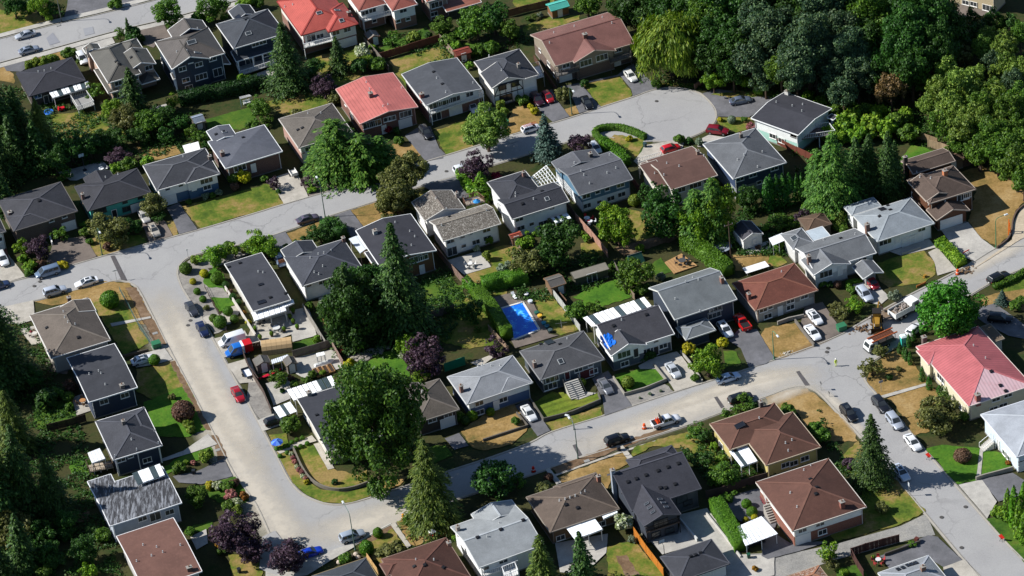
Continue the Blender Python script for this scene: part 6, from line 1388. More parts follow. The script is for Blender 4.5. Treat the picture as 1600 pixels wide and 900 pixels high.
h.chimney(628,240,'#8a929c',.7,.7,.9,base=0).boxvents((725,313),(778,293),(838,271),(913,243),(975,220),(1040,198),(1020,327),(927,350),(960,350))
for x,y in ((843,450),(862,475),(882,502),(925,422),(945,443),(963,470)): h.skylight(x,y,.9,.55,frame='#585a60')
h.win([('w',900,640),('w',985,615),('W',930,555)],1,frame='#1e1e22').win([('w',1100,440),('p',1060,400)],0,frame='#1e1e22').deck([(840,630),(1050,560),(1020,520),(830,590)],2.6,'#5a4a40','#2c2624')
h=House('h50','charcoal hip-roofed garage in front of the skylight house',2.9,(1045,938),(1360,815),(1240,665),'h',.3,roofc='#3b3c42',wall='#4a4a4e',fascia='#5a5a5e',name='garage',cat='garage',group='garden sheds')
h.boxvents((1118,777),(1147,768),(1178,755)).win([('G',1180,900),('g',1300,860)])
full()
h=House('h51','brown hip-roofed yellow house with white patio cover',3.6,(1197*4,727*4),(1282*4,698*4),(1238*4,643*4),'h',.3,roofc='#5c4035',wall='#c0b070',fascia='#b8a890',cap='#6c4c40')
h.wing(3.6,(1142*4,703*4),(1245*4,667*4),(1208*4,629*4),'h',.3);tile(2,2);h.chimney(1555,710,'#4a4440',.6,.7,1.2).vents((1545,815)).skylight(1425,860,1.8,1.2,False)
tile(3,3);h.vents((110,70),(150,52),(127,118)).win([('w',110,205),('w',230,165),('w',160,195)]);tile(2,3)
canopy('',[(1432,217),(1537,180),(1470,78),(1358,122)],2.8,5,'#dfe3e6',(1,),host=h);h.win([('w',1310,110)],1,'l')
tile(3,3)
h=House('h52','brown hip-roofed house, white over brick, with carport lane side',4.9,(148,627),(585,470),(382,158),'h',.3,roofc='#5e4036',wall='#d8d6d0',low='#7c4a38',zl=2.2,fascia='#c8c0b4',cap='#6c4c40')
h.chimney(462,435,'#7a4436',.8,.8,1.2).vents((182,470),(140,382),(225,240),(268,210)).boxvents((265,295),(305,347),(300,388)).win([('w',215,612),('w',325,572),('g',220,680),('w',340,625)],0,door='#e0dedb')
h.deck([(-10,440),(130,410),(60,335),(-40,365)],2.6,'#8a5a4a','#dcdad6')
q0=h.loc(at(20,520,.8))
for i in range(8): part('step',MB().box(q0.x-.8,q0.x+.8,q0.y+1.4-.35*(i+1),q0.y+1.4-.35*i,0,2.4-.28*i),plain('#9a938a',.8),h.root)
full()
h=House('h53','grey-roofed house with solar panels cut by the bottom edge',3.2,(1402*4,932*4),(1482*4,904*4),(1450*4,868*4),'h',.28,roofc='#85888c',wall='#b0aca4',fascia='#c8c8c4')
tile(3,3);h.chimney(968,840,'#7a5a4a',.8,.7,.8)
for x,y in ((815,860),(845,850),(875,835),(900,828),(925,820)): h.skylight(x,y,.6,1.0,False,'solar_panel')
full();h=House('h54','rusty brown roof corner with chimney at the bottom edge',3.2,(1240*4,928*4),(1294*4,906*4),(1279*4,882*4),'h',.3,roofc='#8a6048',rstyle='shake',wall='#8a7a68',fascia='#a08a74')
tile(2,3);canopy('white corrugated carport beside the clipped hedge lane',[(1460,712),(1665,635),(1562,525),(1405,592)],2.5,8,'#e0e3e6',name='carport',cat='carport')
# sheds and greenhouses
tile(0,0);shed('small blue-grey shed by the dark cedar hedge',(1215,775),(1285,755),(1255,710),2.1,'#7a8490','#6a6458')
tile(1,0);shed('small grey wooden shed below the white balcony',(705,240),(790,225),(745,195),2.0,'#7a746c','#6a4a3a','v');shed('red-roofed low garden shed behind the charcoal gabled house',(1255,350),(1345,325),(1320,290),2.0,'#7c3a2e','#6a3a2c')
tile(2,0);shed('wooden shed with a turquoise metal roof',(245,68),(355,38),(325,-5),2.2,'#4fa898','#7a5638',style='metal',fascia='#4fa898')
tile(2,1);shed('white garden cottage shed with dark gable roof and door',(1448,600),(1587,555),(1490,485),2.7,'#434248','#d8d6d0','v',.45,fascia='#d0cec8');shed('red-roofed small shed beside the white pergola house',(-5,590),(65,572),(45,545),2.0,'#8a4030','#7a5a4a')
shed('grey-roofed brown shed above the striped lawn',(245,890),(365,870),(290,820),2.3,'#5e5a56','#7a6048','u',.35);shed('long low lean-to greenhouse with flat grey roof',(388,838),(612,785),(585,752),2.0,'#7d776c','#4a4a3c','s',.12,door='p',style='flat')
tile(1,2)
shed('small grey gabled shed beside the red kayak',(0,480),(105,468),(70,430),2.0,'#66635e','#6a6058','v',.4);shed('tall grey gabled playhouse shed on the paved yard',(190,485),(262,470),(235,432),2.1,'#5f5c58','#75695c','v',.5)
P=[at(*q) for q in ((40,420),(230,395))];d=(P[1]-P[0]);L=d.length;an=math.atan2(d.y,d.x);c=(P[0]+P[1])/2+Vector((0,1.2,0))
r=thing('barrel_greenhouse','beige barrel-vaulted fabric shelter behind the patio wall','shelter',c,an)
n=6
for i in range(n):
    x0,x1=-L/2+L*i/n,-L/2+L*(i+1)/n-.03;mb=MB();vs=[]
    for x in (x0,x1):
        for k in range(9): a=math.pi*k/8;vs.append((x,1.5*math.cos(a),2.3*math.sin(a)**.8))
    part('cover_panel',mb.add(vs,[(k,k+1,k+10,k+9) for k in range(8)]),plain('#b89a70',.7),r)
for x in (-L/2,L/2-.04): part('end_wall',MB().add([(x,1.48*math.cos(math.pi*k/8),2.26*math.sin(math.pi*k/8)**.8) for k in range(9)],[tuple(range(9))]),plain('#8a7454',.8),r)
canopy('pale grey patio cover beside the fabric shelter',[(100,475),(215,440),(200,415),(95,450)],2.0,3,'#c8ccd0')
#================================================================hedges,trees and shrubs
tile(0,0);hedge('tall dark cedar hedge behind the navy house',[(1125,655),(1330,615),(1540,575),(1620,545)],2.2,2.8,'darkhedge',.26,24)
tile(1,0);hedge('dark hedge continuing beside the tall fir and patio',[(-30,555),(80,545),(190,560)],2.0,2.4,'darkhedge',.26,24)
tile(2,0);hedge('clipped green hedge curving along the cul-de-sac',[(520,838),(570,816),(670,813),(760,838),(835,873)],1.0,1.3,'broad',.14,64,smooth=True,clip=True);hedge('clipped hedge running down from the cul-de-sac corner',[(515,843),(555,888),(610,940)],1.0,1.3,'broad',.14,64,clip=True)
tile(2,1);hedge('long dark hedge beside the blue over white house',[(570,10),(640,60),(720,140)],1.8,2.0,'hedge',.22,30);hedge('tall bright hedge below the two round cedars',[(1085,640),(1180,690),(1270,760),(1350,830)],2.8,2.8,'hedge',.18,44)
tile(1,2);hedge('tall bright clipped hedge along the pool',[(1385,60),(1480,170),(1575,325)],2.3,2.7,'hedge',.15,60,clip=True)
tile(2,1);hedge('dark clipped hedge above the pool terrace',[(-180,915),(-60,885),(100,860)],2.3,2.7,'hedge',.15,60,clip=True)
tile(1,2);hedge('low green hedge strip above the pool hedge',[(1310,-20),(1380,50)],1.4,1.8,'hedge',.22,26)
tile(2,3);hedge('tall bright clipped hedge beside the charcoal garage',[(1275,480),(1350,600),(1435,745)],2.4,2.6,'hedge',.16,54,clip=True)
tile(3,1);hedge('waist-high hedge between two concrete driveways',[(1070,630),(1140,690),(1210,765)],2.0,1.5,'bright',.22,30);hedge('low box hedge in front of the small gabled carport',[(505,905),(500,880),(590,862)],.7,.8,'hedge',.16,50);hedge('low hedge along the kerb at the right edge',[(1410,905),(1500,870),(1610,810)],1.3,.9,'broad',.2,34)
tile(1,1);hedge('leafy hedge beside the asphalt driveway and plum',[(1280,200),(1320,270),(1370,330)],1.8,2.0,'bright',.24,24);hedge('clipped dark hedge in front of the corner bungalow driveway',[(430,530),(500,560),(545,600)],2.6,2.6,'dark',.24,24)
tile(2,2);hedge('low hedge bounding the lush raised lawn',[(800,455),(850,445),(895,425)],.9,.9,'dark',.2,30)
# --- woods at the upper right
W='in the dark wood above the cul-de-sac';G='trees of the dark wood'
tile(3,0)
for x,y,w,k in ((330,90,330,'forest'),(100,60,330,'dark'),(250,260,330,'forest'),(60,220,300,'forest'),(640,110,320,'broad'),(560,20,300,'forest'),(480,330,270,'forest'),(180,420,270,'forest'),(400,480,200,'forest'),(80,440,210,'broad'),(620,260,260,'dark'),(800,60,320,'dark'),(950,140,340,'dark'),(850,260,300,'dark'),(1060,300,260,'dark'),(740,380,230,'dark'),(900,420,240,'dark'),(1000,20,300,'dark'),(560,470,200,'forest'),(470,590,190,'forest'),(680,470,180,'dark'),(950,480,160,'broad'),(300,380,240,'forest'),(1120,170,260,'dark'),(430,200,280,'forest'),(700,-60,320,'forest'),(300,-70,330,'dark'),(1000,230,280,'dark'),(840,470,200,'dark')):
    tree(k,x,y,w,W,1.25,.75,G,DESC['forest'] if k !='dark' else 'dark dense woodland tree')
tile(2,0)
for x,y,w,k in ((1500,50,330,'forest'),(1330,70,320,'dark'),(1540,200,280,'forest'),(1430,330,230,'dark'),(1300,250,260,'dark'),(1500,380,240,'forest'),(1120,20,300,'dark'),(1210,130,280,'broad'),(960,30,260,'dark'),(820,20,250,'dark'),(700,40,220,'dark'),(1250,380,200,'dark'),(1580,470,180,'forest'),(960,120,200,'dark'),(1380,440,170,'dark')):
    tree(k,x,y,w,W,1.2,.7,G,DESC['forest'] if k !='dark' else 'dark dense woodland tree')
W2='in the light wood on the right';G2='trees of the light wood'
tile(3,0)
for x,y,w,k in ((1200,470,300,'lightwood'),(1130,600,280,'lightwood'),(1400,330,250,'lightwood'),(1430,260,220,'lightwood'),(1540,440,260,'lightwood'),(1330,590,300,'lightwood'),(1480,620,280,'broad'),(1060,690,240,'lightwood'),(1220,740,270,'lightwood'),(1400,760,280,'lightwood'),(1560,740,260,'broad'),(1580,590,240,'lightwood'),(1580,160,200,'dark'),(1330,130,180,'dark'),(1240,180,190,'dark'),(1450,110,180,'dark'),(1490,480,220,'lightwood'),(1320,860,250,'broad'),(1520,870,260,'broad'),(1150,840,200,'broad')):
    for dx,dy in ((-.24,-.1),(.26,.06),(0,.3)): tree(k if dx else random.choice((k,'broad','forest')),x+dx*w,y+dy*w,w*random.uniform(.5,.68),W2,1.3,.9,G2,'light green feathery woodland tree' if k !='dark' else 'dark tree')
tile(3,1)
for x,y,w in ((1330,50,190),(1440,70,210),(1560,150,230),(1530,40,220),(1230,20,150),(1600,240,180)): tree('broad',x,y,w,W2,1.1,.5,G2,'light green feathery woodland tree')
tile(3,0);tree('dead',770,560,190,'in front of the dark wood',1.2,.5);tree('brownred',1060,430,110,'at the edge of the light wood',1.1,.8);tree('olive',1200,360,150,'above the light wood',1.0,1.2)
for x,y,w in ((330,640,110),(420,690,130),(520,730,150),(600,690,120),(700,700,130),(800,760,150),(640,790,190),(490,780,170),(730,810,170),(880,830,140),(380,830,130),(250,600,90),(860,720,120),(560,840,150),(440,860,140)): shrub('bright' if (x+y) % 3 else 'broad',x,y,w,'on the bank between the mint house and the wood',grp='bank undergrowth',desc='bright green bank shrub')
tile(3,1)
for tx,ty,bx,by,w,k in ((430,-60,420,420,360,'deodar'),(340,30,320,400,240,'deodar'),(560,-40,560,330,260,'fir'),(640,-60,640,300,240,'fir'),(740,-80,760,330,200,'fir'),(800,-20,800,300,150,'fir')): conifer(k,tx,ty,bx,by,w,'in the tall stand behind the pale grey house')
for x,y in ((20,400),(60,395),(100,390),(140,385),(0,415)): conifer('column',x,y-200,x,y,84,'in the row behind the mottled grey house')
for x in (185,215): conifer('column',x,185,x,350,44,'standing apart beside the cypress row')
# --- around the cul-de-sac
tile(2,0);tree('willow',990,290,430,'at the head of the cul-de-sac',1.0,.0,nv=1)
tree('bright',1260,515,140,'beside the cul-de-sac gate wall',1.1,.1);shrub('bright',1465,520,95,'below the dark wood by the blue-grey sedan',tall=1.4);shrub('bright',1550,550,85,'below the dark wood by the blue-grey sedan',tall=1.4);shrub('broad',1400,490,100,'below the dark wood by the blue-grey sedan',tall=1.4)
conifer('spruce',215,720,225,985,190,'on the corner of the upper street');shrub('greygreen',1373,750,55,'on the mint house front lawn',True);shrub('pink',1495,790,65,'beside the mint house wall');shrub('broad',1450,745,45,'on the mint house front lawn');shrub('gold',1300,745,40,'on the mint house front lawn')
shrub('olive',320,590,110,'beside the shallow street lamp',tall=1.3);shrub('dark',455,520,65,'below the brown-red tiled house');shrub('broad',60,625,90,'in front of the half-timbered house');shrub('gold',140,690,60,'in front of the half-timbered house',desc='yellow-green leafy shrub');shrub('gold',115,665,50,'in front of the half-timbered house',desc='yellow-green leafy shrub')
shrub('broad',900,525,70,'under the weeping willow');shrub('dark',800,420,60,'at the corner of the brown-red tiled house');shrub('broad',1045,870,70,'at the mouth of the pale driveway',tall=1.2);shrub('dark',1110,880,55,'at the mouth of the pale driveway');shrub('greygreen',1170,885,60,'at the mouth of the pale driveway')
shrub('gold',730,865,50,'inside the cul-de-sac hedge',desc='low yellow-green shrub');tree('plum',420,905,150,'beside the blue-grey spruce',1.0,.2)
tree('broad',470,40,180,'behind the brown-red tiled roof',.9,.2);tree('broad',140,105,40,'beside the wooden fence',1,.2);shrub('broad',100,115,40,'along the wooden fence');shrub('greygreen',175,95,45,'along the wooden fence');shrub('dark',10,210,90,'behind the half-timbered house')
tile(1,0)
conifer('fir',190,165,215,560,300,'beside the dark porch house');conifer('fir',520,240,525,450,150,'behind the salmon red roof',grp='conifers');tree('plum',420,540,150,'left of the salmon red roof',1.0,.25,desc='wispy maroon plum tree')
conifer('deodar',540,760,520,1080,440,'in front of the taupe garage house');conifer('deodar',690,850,670,1100,380,'nearest the salmon red brick house');conifer('deodar',790,860,790,1070,280,'at the salmon house driveway')
tree('broad',1380,150,210,'behind the fenced lawn',1.0,.15);tree('dark',1490,120,200,'behind the fenced lawn',1.0,.15);tree('broad',1160,165,130,'beside the brown fence corner',.9,.1);tree('broad',850,240,110,'beside the small grey shed',.9,.1,desc='greyish broadleaf tree');shrub('willow',990,235,90,'above the brown fence');shrub('bright',730,300,60,'below the small grey shed');shrub('whiteflower',660,320,110,'in the kitchen garden');shrub('bright',700,380,100,'in the kitchen garden');shrub('broad',760,400,110,'in the kitchen garden');shrub('dark',640,410,120,'in the kitchen garden');shrub('bright',1250,290,90,'behind the red-roofed garden shed');shrub('broad',1380,310,90,'behind the red-roofed garden shed');shrub('broad',1470,295,100,'behind the red-roofed garden shed');shrub('broad',1200,250,110,'behind the beige fence');shrub('bright',1270,200,80,'behind the beige fence');shrub('bright',1330,410,60,'between the charcoal and half-timbered roofs');tree('broad',1580,200,130,'behind the half-timbered house',1,.2);shrub('broad',930,280,70,'along the brown fence');shrub('dark',1080,220,60,'along the brown fence')
tree('lightwood',1440,800,260,'shading the kerb below the charcoal gabled house',1.1,.25,desc='soft willowy green tree');shrub('willow',1525,655,75,'beside the charcoal house driveway');shrub('willow',1545,700,70,'beside the charcoal house driveway');shrub('redleaf',820,805,60,'in front of the salmon red brick house');shrub('dark',880,815,60,'in front of the salmon red brick house');shrub('broad',890,880,70,'beside the salmon house driveway')
tree('broad',30,690,130,'on the sunny back lawn',.9,.15);tree('broad',60,750,90,'on the sunny back lawn',.9,.1);shrub('broad',-20,780,90,'on the sunny back lawn');shrub('olive',500,610,110,'beside the wispy maroon plum');shrub('olive',470,580,90,'beside the wispy maroon plum');tree('dark',360,430,140,'under the tall fir',.9,.1);shrub('olive',260,700,70,'above the taupe roof');shrub('bright',-60,20,120,'behind the dark porch house');shrub('broad',20,20,70,'behind the dark porch house',tall=1.5)
# --- upper left
tile(0,0)
tree('broad',1050,85,185,'on the verge of the top street',.9,.35);tree('broad',1330,45,180,'beside the top street driveway',.9,.2);shrub('broad',1235,115,90,'in front of the dark porch house',tall=1.2);shrub('bright',1255,145,50,'in front of the dark porch house',tall=1.4);shrub('dark',1105,180,60,'in the stone-edged bed');shrub('broad',1060,160,50,'in the stone-edged bed')
tree('bright',250,40,130,'at the top street kerb',1.2,.1,desc='yellow-green bushy tree');tree('dark',90,40,150,'at the top left corner',1,.2);tree('dark',180,30,110,'at the top left corner',1,.2);shrub('bright',310,115,50,'at the top street kerb',tall=1.4);tree('dark',350,50,110,'beside the top street driveway',1,.2);shrub('hedge',720,20,90,'beside the top street driveway',tall=.9)
for x,w in ((180,70),(235,80),(290,90),(335,80)): shrub('willow',x,405-(x-180)*.22,w,'along the front of the black-roofed bungalow')
shrub('broad',425,330,85,'beside the white SUV');shrub('broad',500,380,50,'beside the white SUV');tree('broad',745,210,75,'in front of the grey tiled house',1,.2);conifer('fir',805,120,815,260,70,'in front of the grey tiled house');shrub('dark',830,210,110,'in front of the grey tiled house',tall=1.2);shrub('dark',870,240,80,'in front of the grey tiled house')
tree('broad',585,570,120,'beside the white patio cover',.9,.1,desc='light olive tree');conifer('fir',815,440,850,720,210,'behind the grey tiled house',lab='dark green pine rising behind the grey tiled house');tree('bright',700,680,130,'on the back slope',1,.15);tree('olive',780,740,190,'on the back slope',.9,.1,desc='brownish bare-twigged tree');tree('broad',930,770,160,'on the back slope',1,.15);tree('dark',1010,720,140,'below the cedar hedge',.9,.1);tree('bright',1080,640,90,'at the end of the cedar hedge',1.3,.1);tree('dark',1130,760,120,'below the cedar hedge',.9,.1);tree('broad',1200,820,90,'below the blue-grey shed',.9,.1);tree('broad',1250,860,110,'below the blue-grey shed',.9,.1);shrub('limecolumn' if False else 'bright',1505,500,60,'beside the cedar hedge end',tall=2.2);shrub('broad',1545,490,50,'beside the cedar hedge end',tall=1.5);tree('broad',1600,650,110,'at the right end of the green back lawn',.9,.1);tree('dark',860,850,130,'on the back slope',.9,.1);tree('dark',1040,830,120,'below the cedar hedge',.9,.1)
conifer('fir',70,480,30,1010,400,'at the left edge above the dark yards');conifer('fir',-60,520,-60,1000,350,'at the left edge above the dark yards');conifer('cedar',250,640,290,990,230,'at the left edge above the dark yards');conifer('fir',180,560,150,960,260,'at the left edge above the dark yards')
tile(0,1)
conifer('fir',250,-130,250,150,230,'in the shadowed belt behind the dark brick house');conifer('fir',110,-160,110,170,260,'in the shadowed belt behind the dark brick house');conifer('fir',10,-120,10,260,260,'in the shadowed belt behind the dark brick house');tree('dark',340,90,190,'in the shadowed belt behind the dark brick house',1,.2);conifer('fir',30,160,30,420,200,'at the corner of the dark brick house');tree('dark',440,20,200,'in the shadowed belt behind the dark brick house',1,.2);tree('dark',560,10,160,'in the shadowed belt behind the dark brick house',1,.2);tree('broad',400,185,105,'behind the turquoise-walled house',.8,.1);tree('plum',735,85,140,'behind the turquoise-walled house',.8,.15,desc='rounded maroon tree');shrub('broad',800,125,110,'behind the turquoise-walled house');shrub('bright',720,150,90,'behind the turquoise-walled house');shrub('bright',920,115,110,'behind the blue-based bungalow');tree('dark',1290,10,70,'beside the white gazebo',1,.1);tree('dark',680,-30,170,'on the back slope',.9,.1)
tree('broad',375,560,105,'beside the shared brown driveway',1.0,.15);tree('plum',235,650,145,'beside the shared brown driveway',1.05,.15);tree('bright',130,650,110,'beside the purple plum by the driveway',1.1,.05,desc='yellow-green leafy tree');shrub('bright',190,760,90,'at the kerb below the purple plum');shrub('broad',180,800,60,'at the kerb below the purple plum');shrub('brownred',260,745,70,'at the kerb below the purple plum');shrub('gold',395,755,85,'at the kerb below the purple plum',desc='low yellow-green shrub',tall=.6);shrub('bright',140,720,80,'at the kerb below the purple plum')
tree('olive',670,540,240,'on the turquoise house front lawn',.8,.05);tree('dark',800,520,120,'on the turquoise house front lawn',.8,.05);shrub('dark',860,510,90,'on the turquoise house front lawn');shrub('broad',530,550,70,'beside the turquoise house steps');shrub('broad',520,505,50,'beside the turquoise house steps');shrub('broad',560,610,50,'beside the turquoise house steps');shrub('brownred',665,640,60,'at the kerb under the street lamp');tree('olive',955,375,150,'beside the beige sedan',.9,.15);tree('dark',990,450,90,'beside the beige sedan',.8,.0);shrub('bright',1110,305,90,'at the blue-based bungalow front wall');shrub('greygreen',1285,325,55,'at the blue-based bungalow front wall');shrub('greygreen',1370,305,55,'at the blue-based bungalow front wall');shrub('broad',1180,360,40,'at the blue-based bungalow front wall');shrub('broad',1325,320,45,'at the blue-based bungalow front wall')
shrub('gold',1515,200,110,'at the slate grey house corner');shrub('broad',1460,215,80,'at the slate grey house corner',True);shrub('brownred',1470,265,60,'at the slate grey house corner')
WB='in the corner bungalow front garden'
tree('bright',1330,700,160,WB,.85,.2,desc='round-headed green tree');tree('bright',1465,665,110,WB,.9,.2,desc='round-headed green tree');tree('bright',1600,615,170,WB,.9,.2,desc='round-headed green tree')
for x,y,w,k in ((1160,780,78,'broad'),(1425,640,65,'broad'),(1355,840,80,'hedge'),(1275,810,55,'gold'),(1205,860,42,'gold'),(1220,725,70,'willow'),(1395,690,50,'broad'),(1525,660,50,'olive'),(1410,880,45,'dark'),(1620,690,60,'dark')): shrub(k,x,y,w,WB,k not in ('willow','olive'),desc='yellow-green clipped round shrub' if k=='gold' else None)
tile(0,2)
for x,y,w,k in ((1232,22,45,'hedge'),(1268,70,45,'hedge'),(1425,145,62,'hedge'),(1335,190,55,'broad'),(1375,215,85,'broad'),(1465,195,55,'broad'),(1455,55,45,'dark'),(1490,90,40,'dark'),(1435,20,40,'brownred'),(1525,150,30,'orange'),(1290,120,45,'olive'),(1550,210,40,'gold')): shrub(k,x,y,w,'beside the corner bungalow front path',k in ('hedge','broad','dark'))
shrub('hedge',685,75,115,'on the dry corner lawn',True);shrub('hedge',965,450,70,'beside the white sedan',True,1.0);shrub('brownred',1145,775,140,'on the green front lawn',True,desc='large rounded bronze shrub');shrub('willow',1175,850,70,'on the green front lawn');shrub('willow',1190,885,60,'on the green front lawn');shrub('olive',1075,680,50,'on the green front lawn')
tile(0,2)
conifer('fir',60,60,60,600,400,'on the left edge beside the taupe corner house');conifer('fir',-60,150,-60,700,380,'on the left edge beside the taupe corner house');conifer('cedar',70,640,100,1020,300,'on the left edge beside the taupe corner house');shrub('dark',290,690,160,'in the shaded back garden');shrub('broad',350,660,100,'in the shaded back garden');shrub('broad',430,680,80,'beside the wooden back deck');tree('brownred',440,610,100,'beside the wooden back deck',.8,0);shrub('broad',430,740,60,'beside the wooden back deck');tree('dark',180,560,170,'in the shaded back garden',1,.1)
tile(0,3)
conifer('fir',150,-60,180,520,300,'at the left edge of the peeling-roof house');conifer('fir',40,20,60,560,280,'at the left edge of the peeling-roof house');conifer('fir',-40,60,-20,640,460,'at the left edge of the peeling-roof house');conifer('fir',320,130,350,520,260,'at the left edge of the peeling-roof house');tree('olive',60,590,260,'at the bottom left corner',1.0,.2,desc='yellowish spreading tree');conifer('fir',150,500,160,860,240,'at the bottom left corner');tree('olive',40,460,160,'at the bottom left corner',1.0,.2,desc='yellowish spreading tree');tree('dark',520,730,170,'behind the flat brown roof',1.1,.2);tree('bright',550,860,120,'behind the flat brown roof',1,.1);shrub('dark',400,640,110,'behind the flat brown roof');shrub('broad',640,640,110,'behind the flat brown roof');shrub('dark',350,800,130,'behind the flat brown roof');conifer('fir',10,620,20,980,240,'at the bottom left corner');shrub('broad',270,870,110,'behind the flat brown roof');tree('dark',250,640,180,'at the bottom left corner',1,.2);shrub('broad',560,200,60,'beside the navy house side deck');tree('dark',420,560,160,'beside the peeling-roof house',1,.2);tree('dark',330,420,170,'beside the peeling-roof house',1,.2);shrub('dark',580,620,110,'behind the flat brown roof');tree('dark',300,760,160,'at the bottom left corner',1,.2)
shrub('willow',1290,150,100,'on the verge between two driveways');shrub('broad',1120,220,90,'on the verge between two driveways');shrub('pink',1207,190,40,'on the verge between two driveways');shrub('bright',1165,190,45,'on the verge between two driveways');tree('broad',1240,405,150,'beside the peeling-roof house drive',.8,.05,desc='dark broad-leaved small tree')
for x,y,w,k in ((1310,335,70,'gold'),(1365,330,80,'whiteflower'),(1420,340,90,'broad'),(1470,310,70,'brownred'),(1440,390,90,'pink'),(1470,440,90,'whiteflower'),(1520,400,70,'orange'),(1430,460,90,'broad'),(1480,490,80,'willow'),(1370,700,60,'orange'),(1385,740,60,'broad')): shrub(k,x,y,w,'in the mixed flower bed by the kerb')
tree('plum',1470,640,285,'at the kerb by the flat brown roof',.9,.2);tree('plum',1570,720,200,'at the kerb by the flat brown roof',.9,.2);shrub('broad',1190,620,70,'below the peeling-roof house')
tile(1,3);tree('plum',190,790,230,'at the kerb beside the blue sedan',.85,.15)
# --- centre
tile(1,2)
conifer('fir',590,-140,610,330,330,'left of the double conifer clump');tree('dark',600,120,330,'left of the tall grey fir',1.5,.1,desc='dense dark evergreen');conifer('fir',870,-400,930,280,420,'rising above the black-roofed house');tree('dark',1000,120,170,'under the tall grey fir',1.1,.1);tree('dark',760,130,260,'under the tall grey fir',1.4,.05,desc='dense dark evergreen');conifer('cedar',900,150,900,330,120,'under the tall grey fir')
tree('plum',1050,430,240,'beside the lush kidney lawn',1.15,.1);tree('bright',950,360,150,'beside the lush kidney lawn',1.1,.05);tree('bright',1030,540,140,'beside the lush kidney lawn',.9,.05);shrub('whiteflower',915,420,50,'beside the lush kidney lawn',tall=1.6);tree('greygreen' if False else 'dark',645,535,180,'below the lush kidney lawn',.8,.0,desc='blue-green rounded bush tree');shrub('gold',590,475,90,'above the rock bed',desc='yellow-green leafy shrub');shrub('redleaf',535,385,55,'above the rock bed');shrub('dark',620,370,90,'above the rock bed');shrub('dark',570,400,60,'above the rock bed');tree('plum',1490,375,140,'on the back patio of the pale grey house',.9,.1);tree('broad',1385,255,45,'on the sunlit back lawn',1.2,.1);tree('dark',1350,150,160,'in the shade beside the pool hedge',1,.2);conifer('fir',1200,50,1200,150,90,'in the shade beside the pool hedge');shrub('broad',335,110,50,'beside the grey fence',tall=1.6);shrub('bright',380,320,60,'beside the grey fence',tall=1.4);shrub('broad',460,330,50,'beside the grey fence')
tree('maple',735,850,575,'x',1.4,.1,nv=1,lab='great green maple in front of the flat black-roofed corner house');tree('broad',600,1010,180,'beneath the great maple',1.0,.1)
tile(1,3);tree('dark',940,100,150,'beneath the great maple',1,.2)
tile(1,2)
tree('broad',140,560,140,'beside the red kayak',.8,.1);shrub('broad',210,850,135,'at the corner house driveway',desc='olive clipped bushy shrub',tall=.9);shrub('broad',310,575,60,'in the raised vegetable beds');shrub('broad',350,540,60,'in the raised vegetable beds');shrub('bright',420,530,50,'in the raised vegetable beds');shrub('dark',165,640,40,'in the paved side yard');shrub('broad',240,600,60,'in the paved side yard');shrub('brownred',220,560,50,'in the paved side yard')
tile(1,1)
tree('olive',880,300,260,'overhanging the street',1.1,.2);tree('olive',950,160,210,'overhanging the street',1.3,.3);tree('olive',880,380,190,'overhanging the street',.9,.1);tree('plum',1375,140,180,'beside the street by the asphalt drive',1.1,.15);conifer('limecolumn',1410,180,1420,350,110,'beside the dark-roofed pergola house');shrub('dark',1480,330,60,'beside the dark-roofed pergola house',tall=1.6);shrub('redleaf',1500,200,70,'under the street plum',desc='dark red leafy shrub');tree('plum',120,240,90,'between the two front driveways',.95,.1,desc='round crimson plum tree');tree('plum',320,232,82,'between the two front driveways',.95,.1,desc='round crimson plum tree');shrub('olive',485,207,60,'on the dry triangular lawn');shrub('bright',345,285,70,'between the two front driveways',tall=.6);shrub('broad',50,215,50,'beside the slate grey house');shrub('dark',140,295,40,'between the two front driveways');tree('dark',400,560,150,'on the dry lawn by the kerb',.9,.05);tree('hedge' if False else 'dark',490,510,120,'on the dry lawn by the kerb',1,.05);shrub('dark',295,590,45,'at the white house front');shrub('broad',250,615,50,'at the white house front');tree('bright',60,650,160,'beside the hip-roofed white house',.9,.15);shrub('dark',190,640,50,'at the white house front');shrub('dark',430,135,40,'at the taupe garage house door')
tree('dark',600,860,200,'at the back wall of the hip-roofed white house',1.2,.1);tree('dark',720,840,180,'at the back wall of the hip-roofed white house',1.2,.1);shrub('bright',1455,600,60,'at the back of the shake-roofed house',tall=1.3);shrub('willow',1440,700,60,'on the paved back patio',tall=1.4);shrub('whiteflower',1380,650,50,'on the paved back patio');shrub('greygreen',1560,780,110,'above the pool hedge')
tile(2,1)
tree('dark',310,610,250,'behind the pinkish fence',1.1,.15,desc='blue-green spreading tree');tree('dark',250,700,190,'behind the pinkish fence',1,.1,desc='blue-green spreading tree');tree('olive',230,500,90,'below the lean-to sunroom',.9,.1);tree('broad',310,510,110,'below the lean-to sunroom',.8,.1);tree('bright',120,590,100,'beside the red-roofed small shed',1,.1);tree('olive',90,730,200,'above the pool terrace',.9,.2,desc='grey-leaved olive tree');shrub('bright',460,590,60,'beside the pinkish fence');shrub('bright',430,560,50,'beside the pinkish fence');shrub('bright',60,630,90,'beside the red-roofed small shed');tree('dark',480,720,130,'beside the lean-to greenhouse',.8,.1);tree('broad',20,690,110,'above the pool terrace',.9,.1)
tree('bright',660,500,220,'in the back garden below the blue house',1.25,.2);tree('bright',575,400,100,'in the back garden below the blue house',1.1,.1);tree('bright',590,540,130,'in the back garden below the blue house',1.1,.1);tree('dark',940,420,260,'below the brown metal roof',1.3,.1,desc='big bluish dark tree');tree('dark',850,300,120,'below the brown metal roof',1.2,.2);shrub('willow',765,355,80,'beside the blue house wall',True);tree('dark',1010,440,140,'below the brown metal roof',1.3,.2)
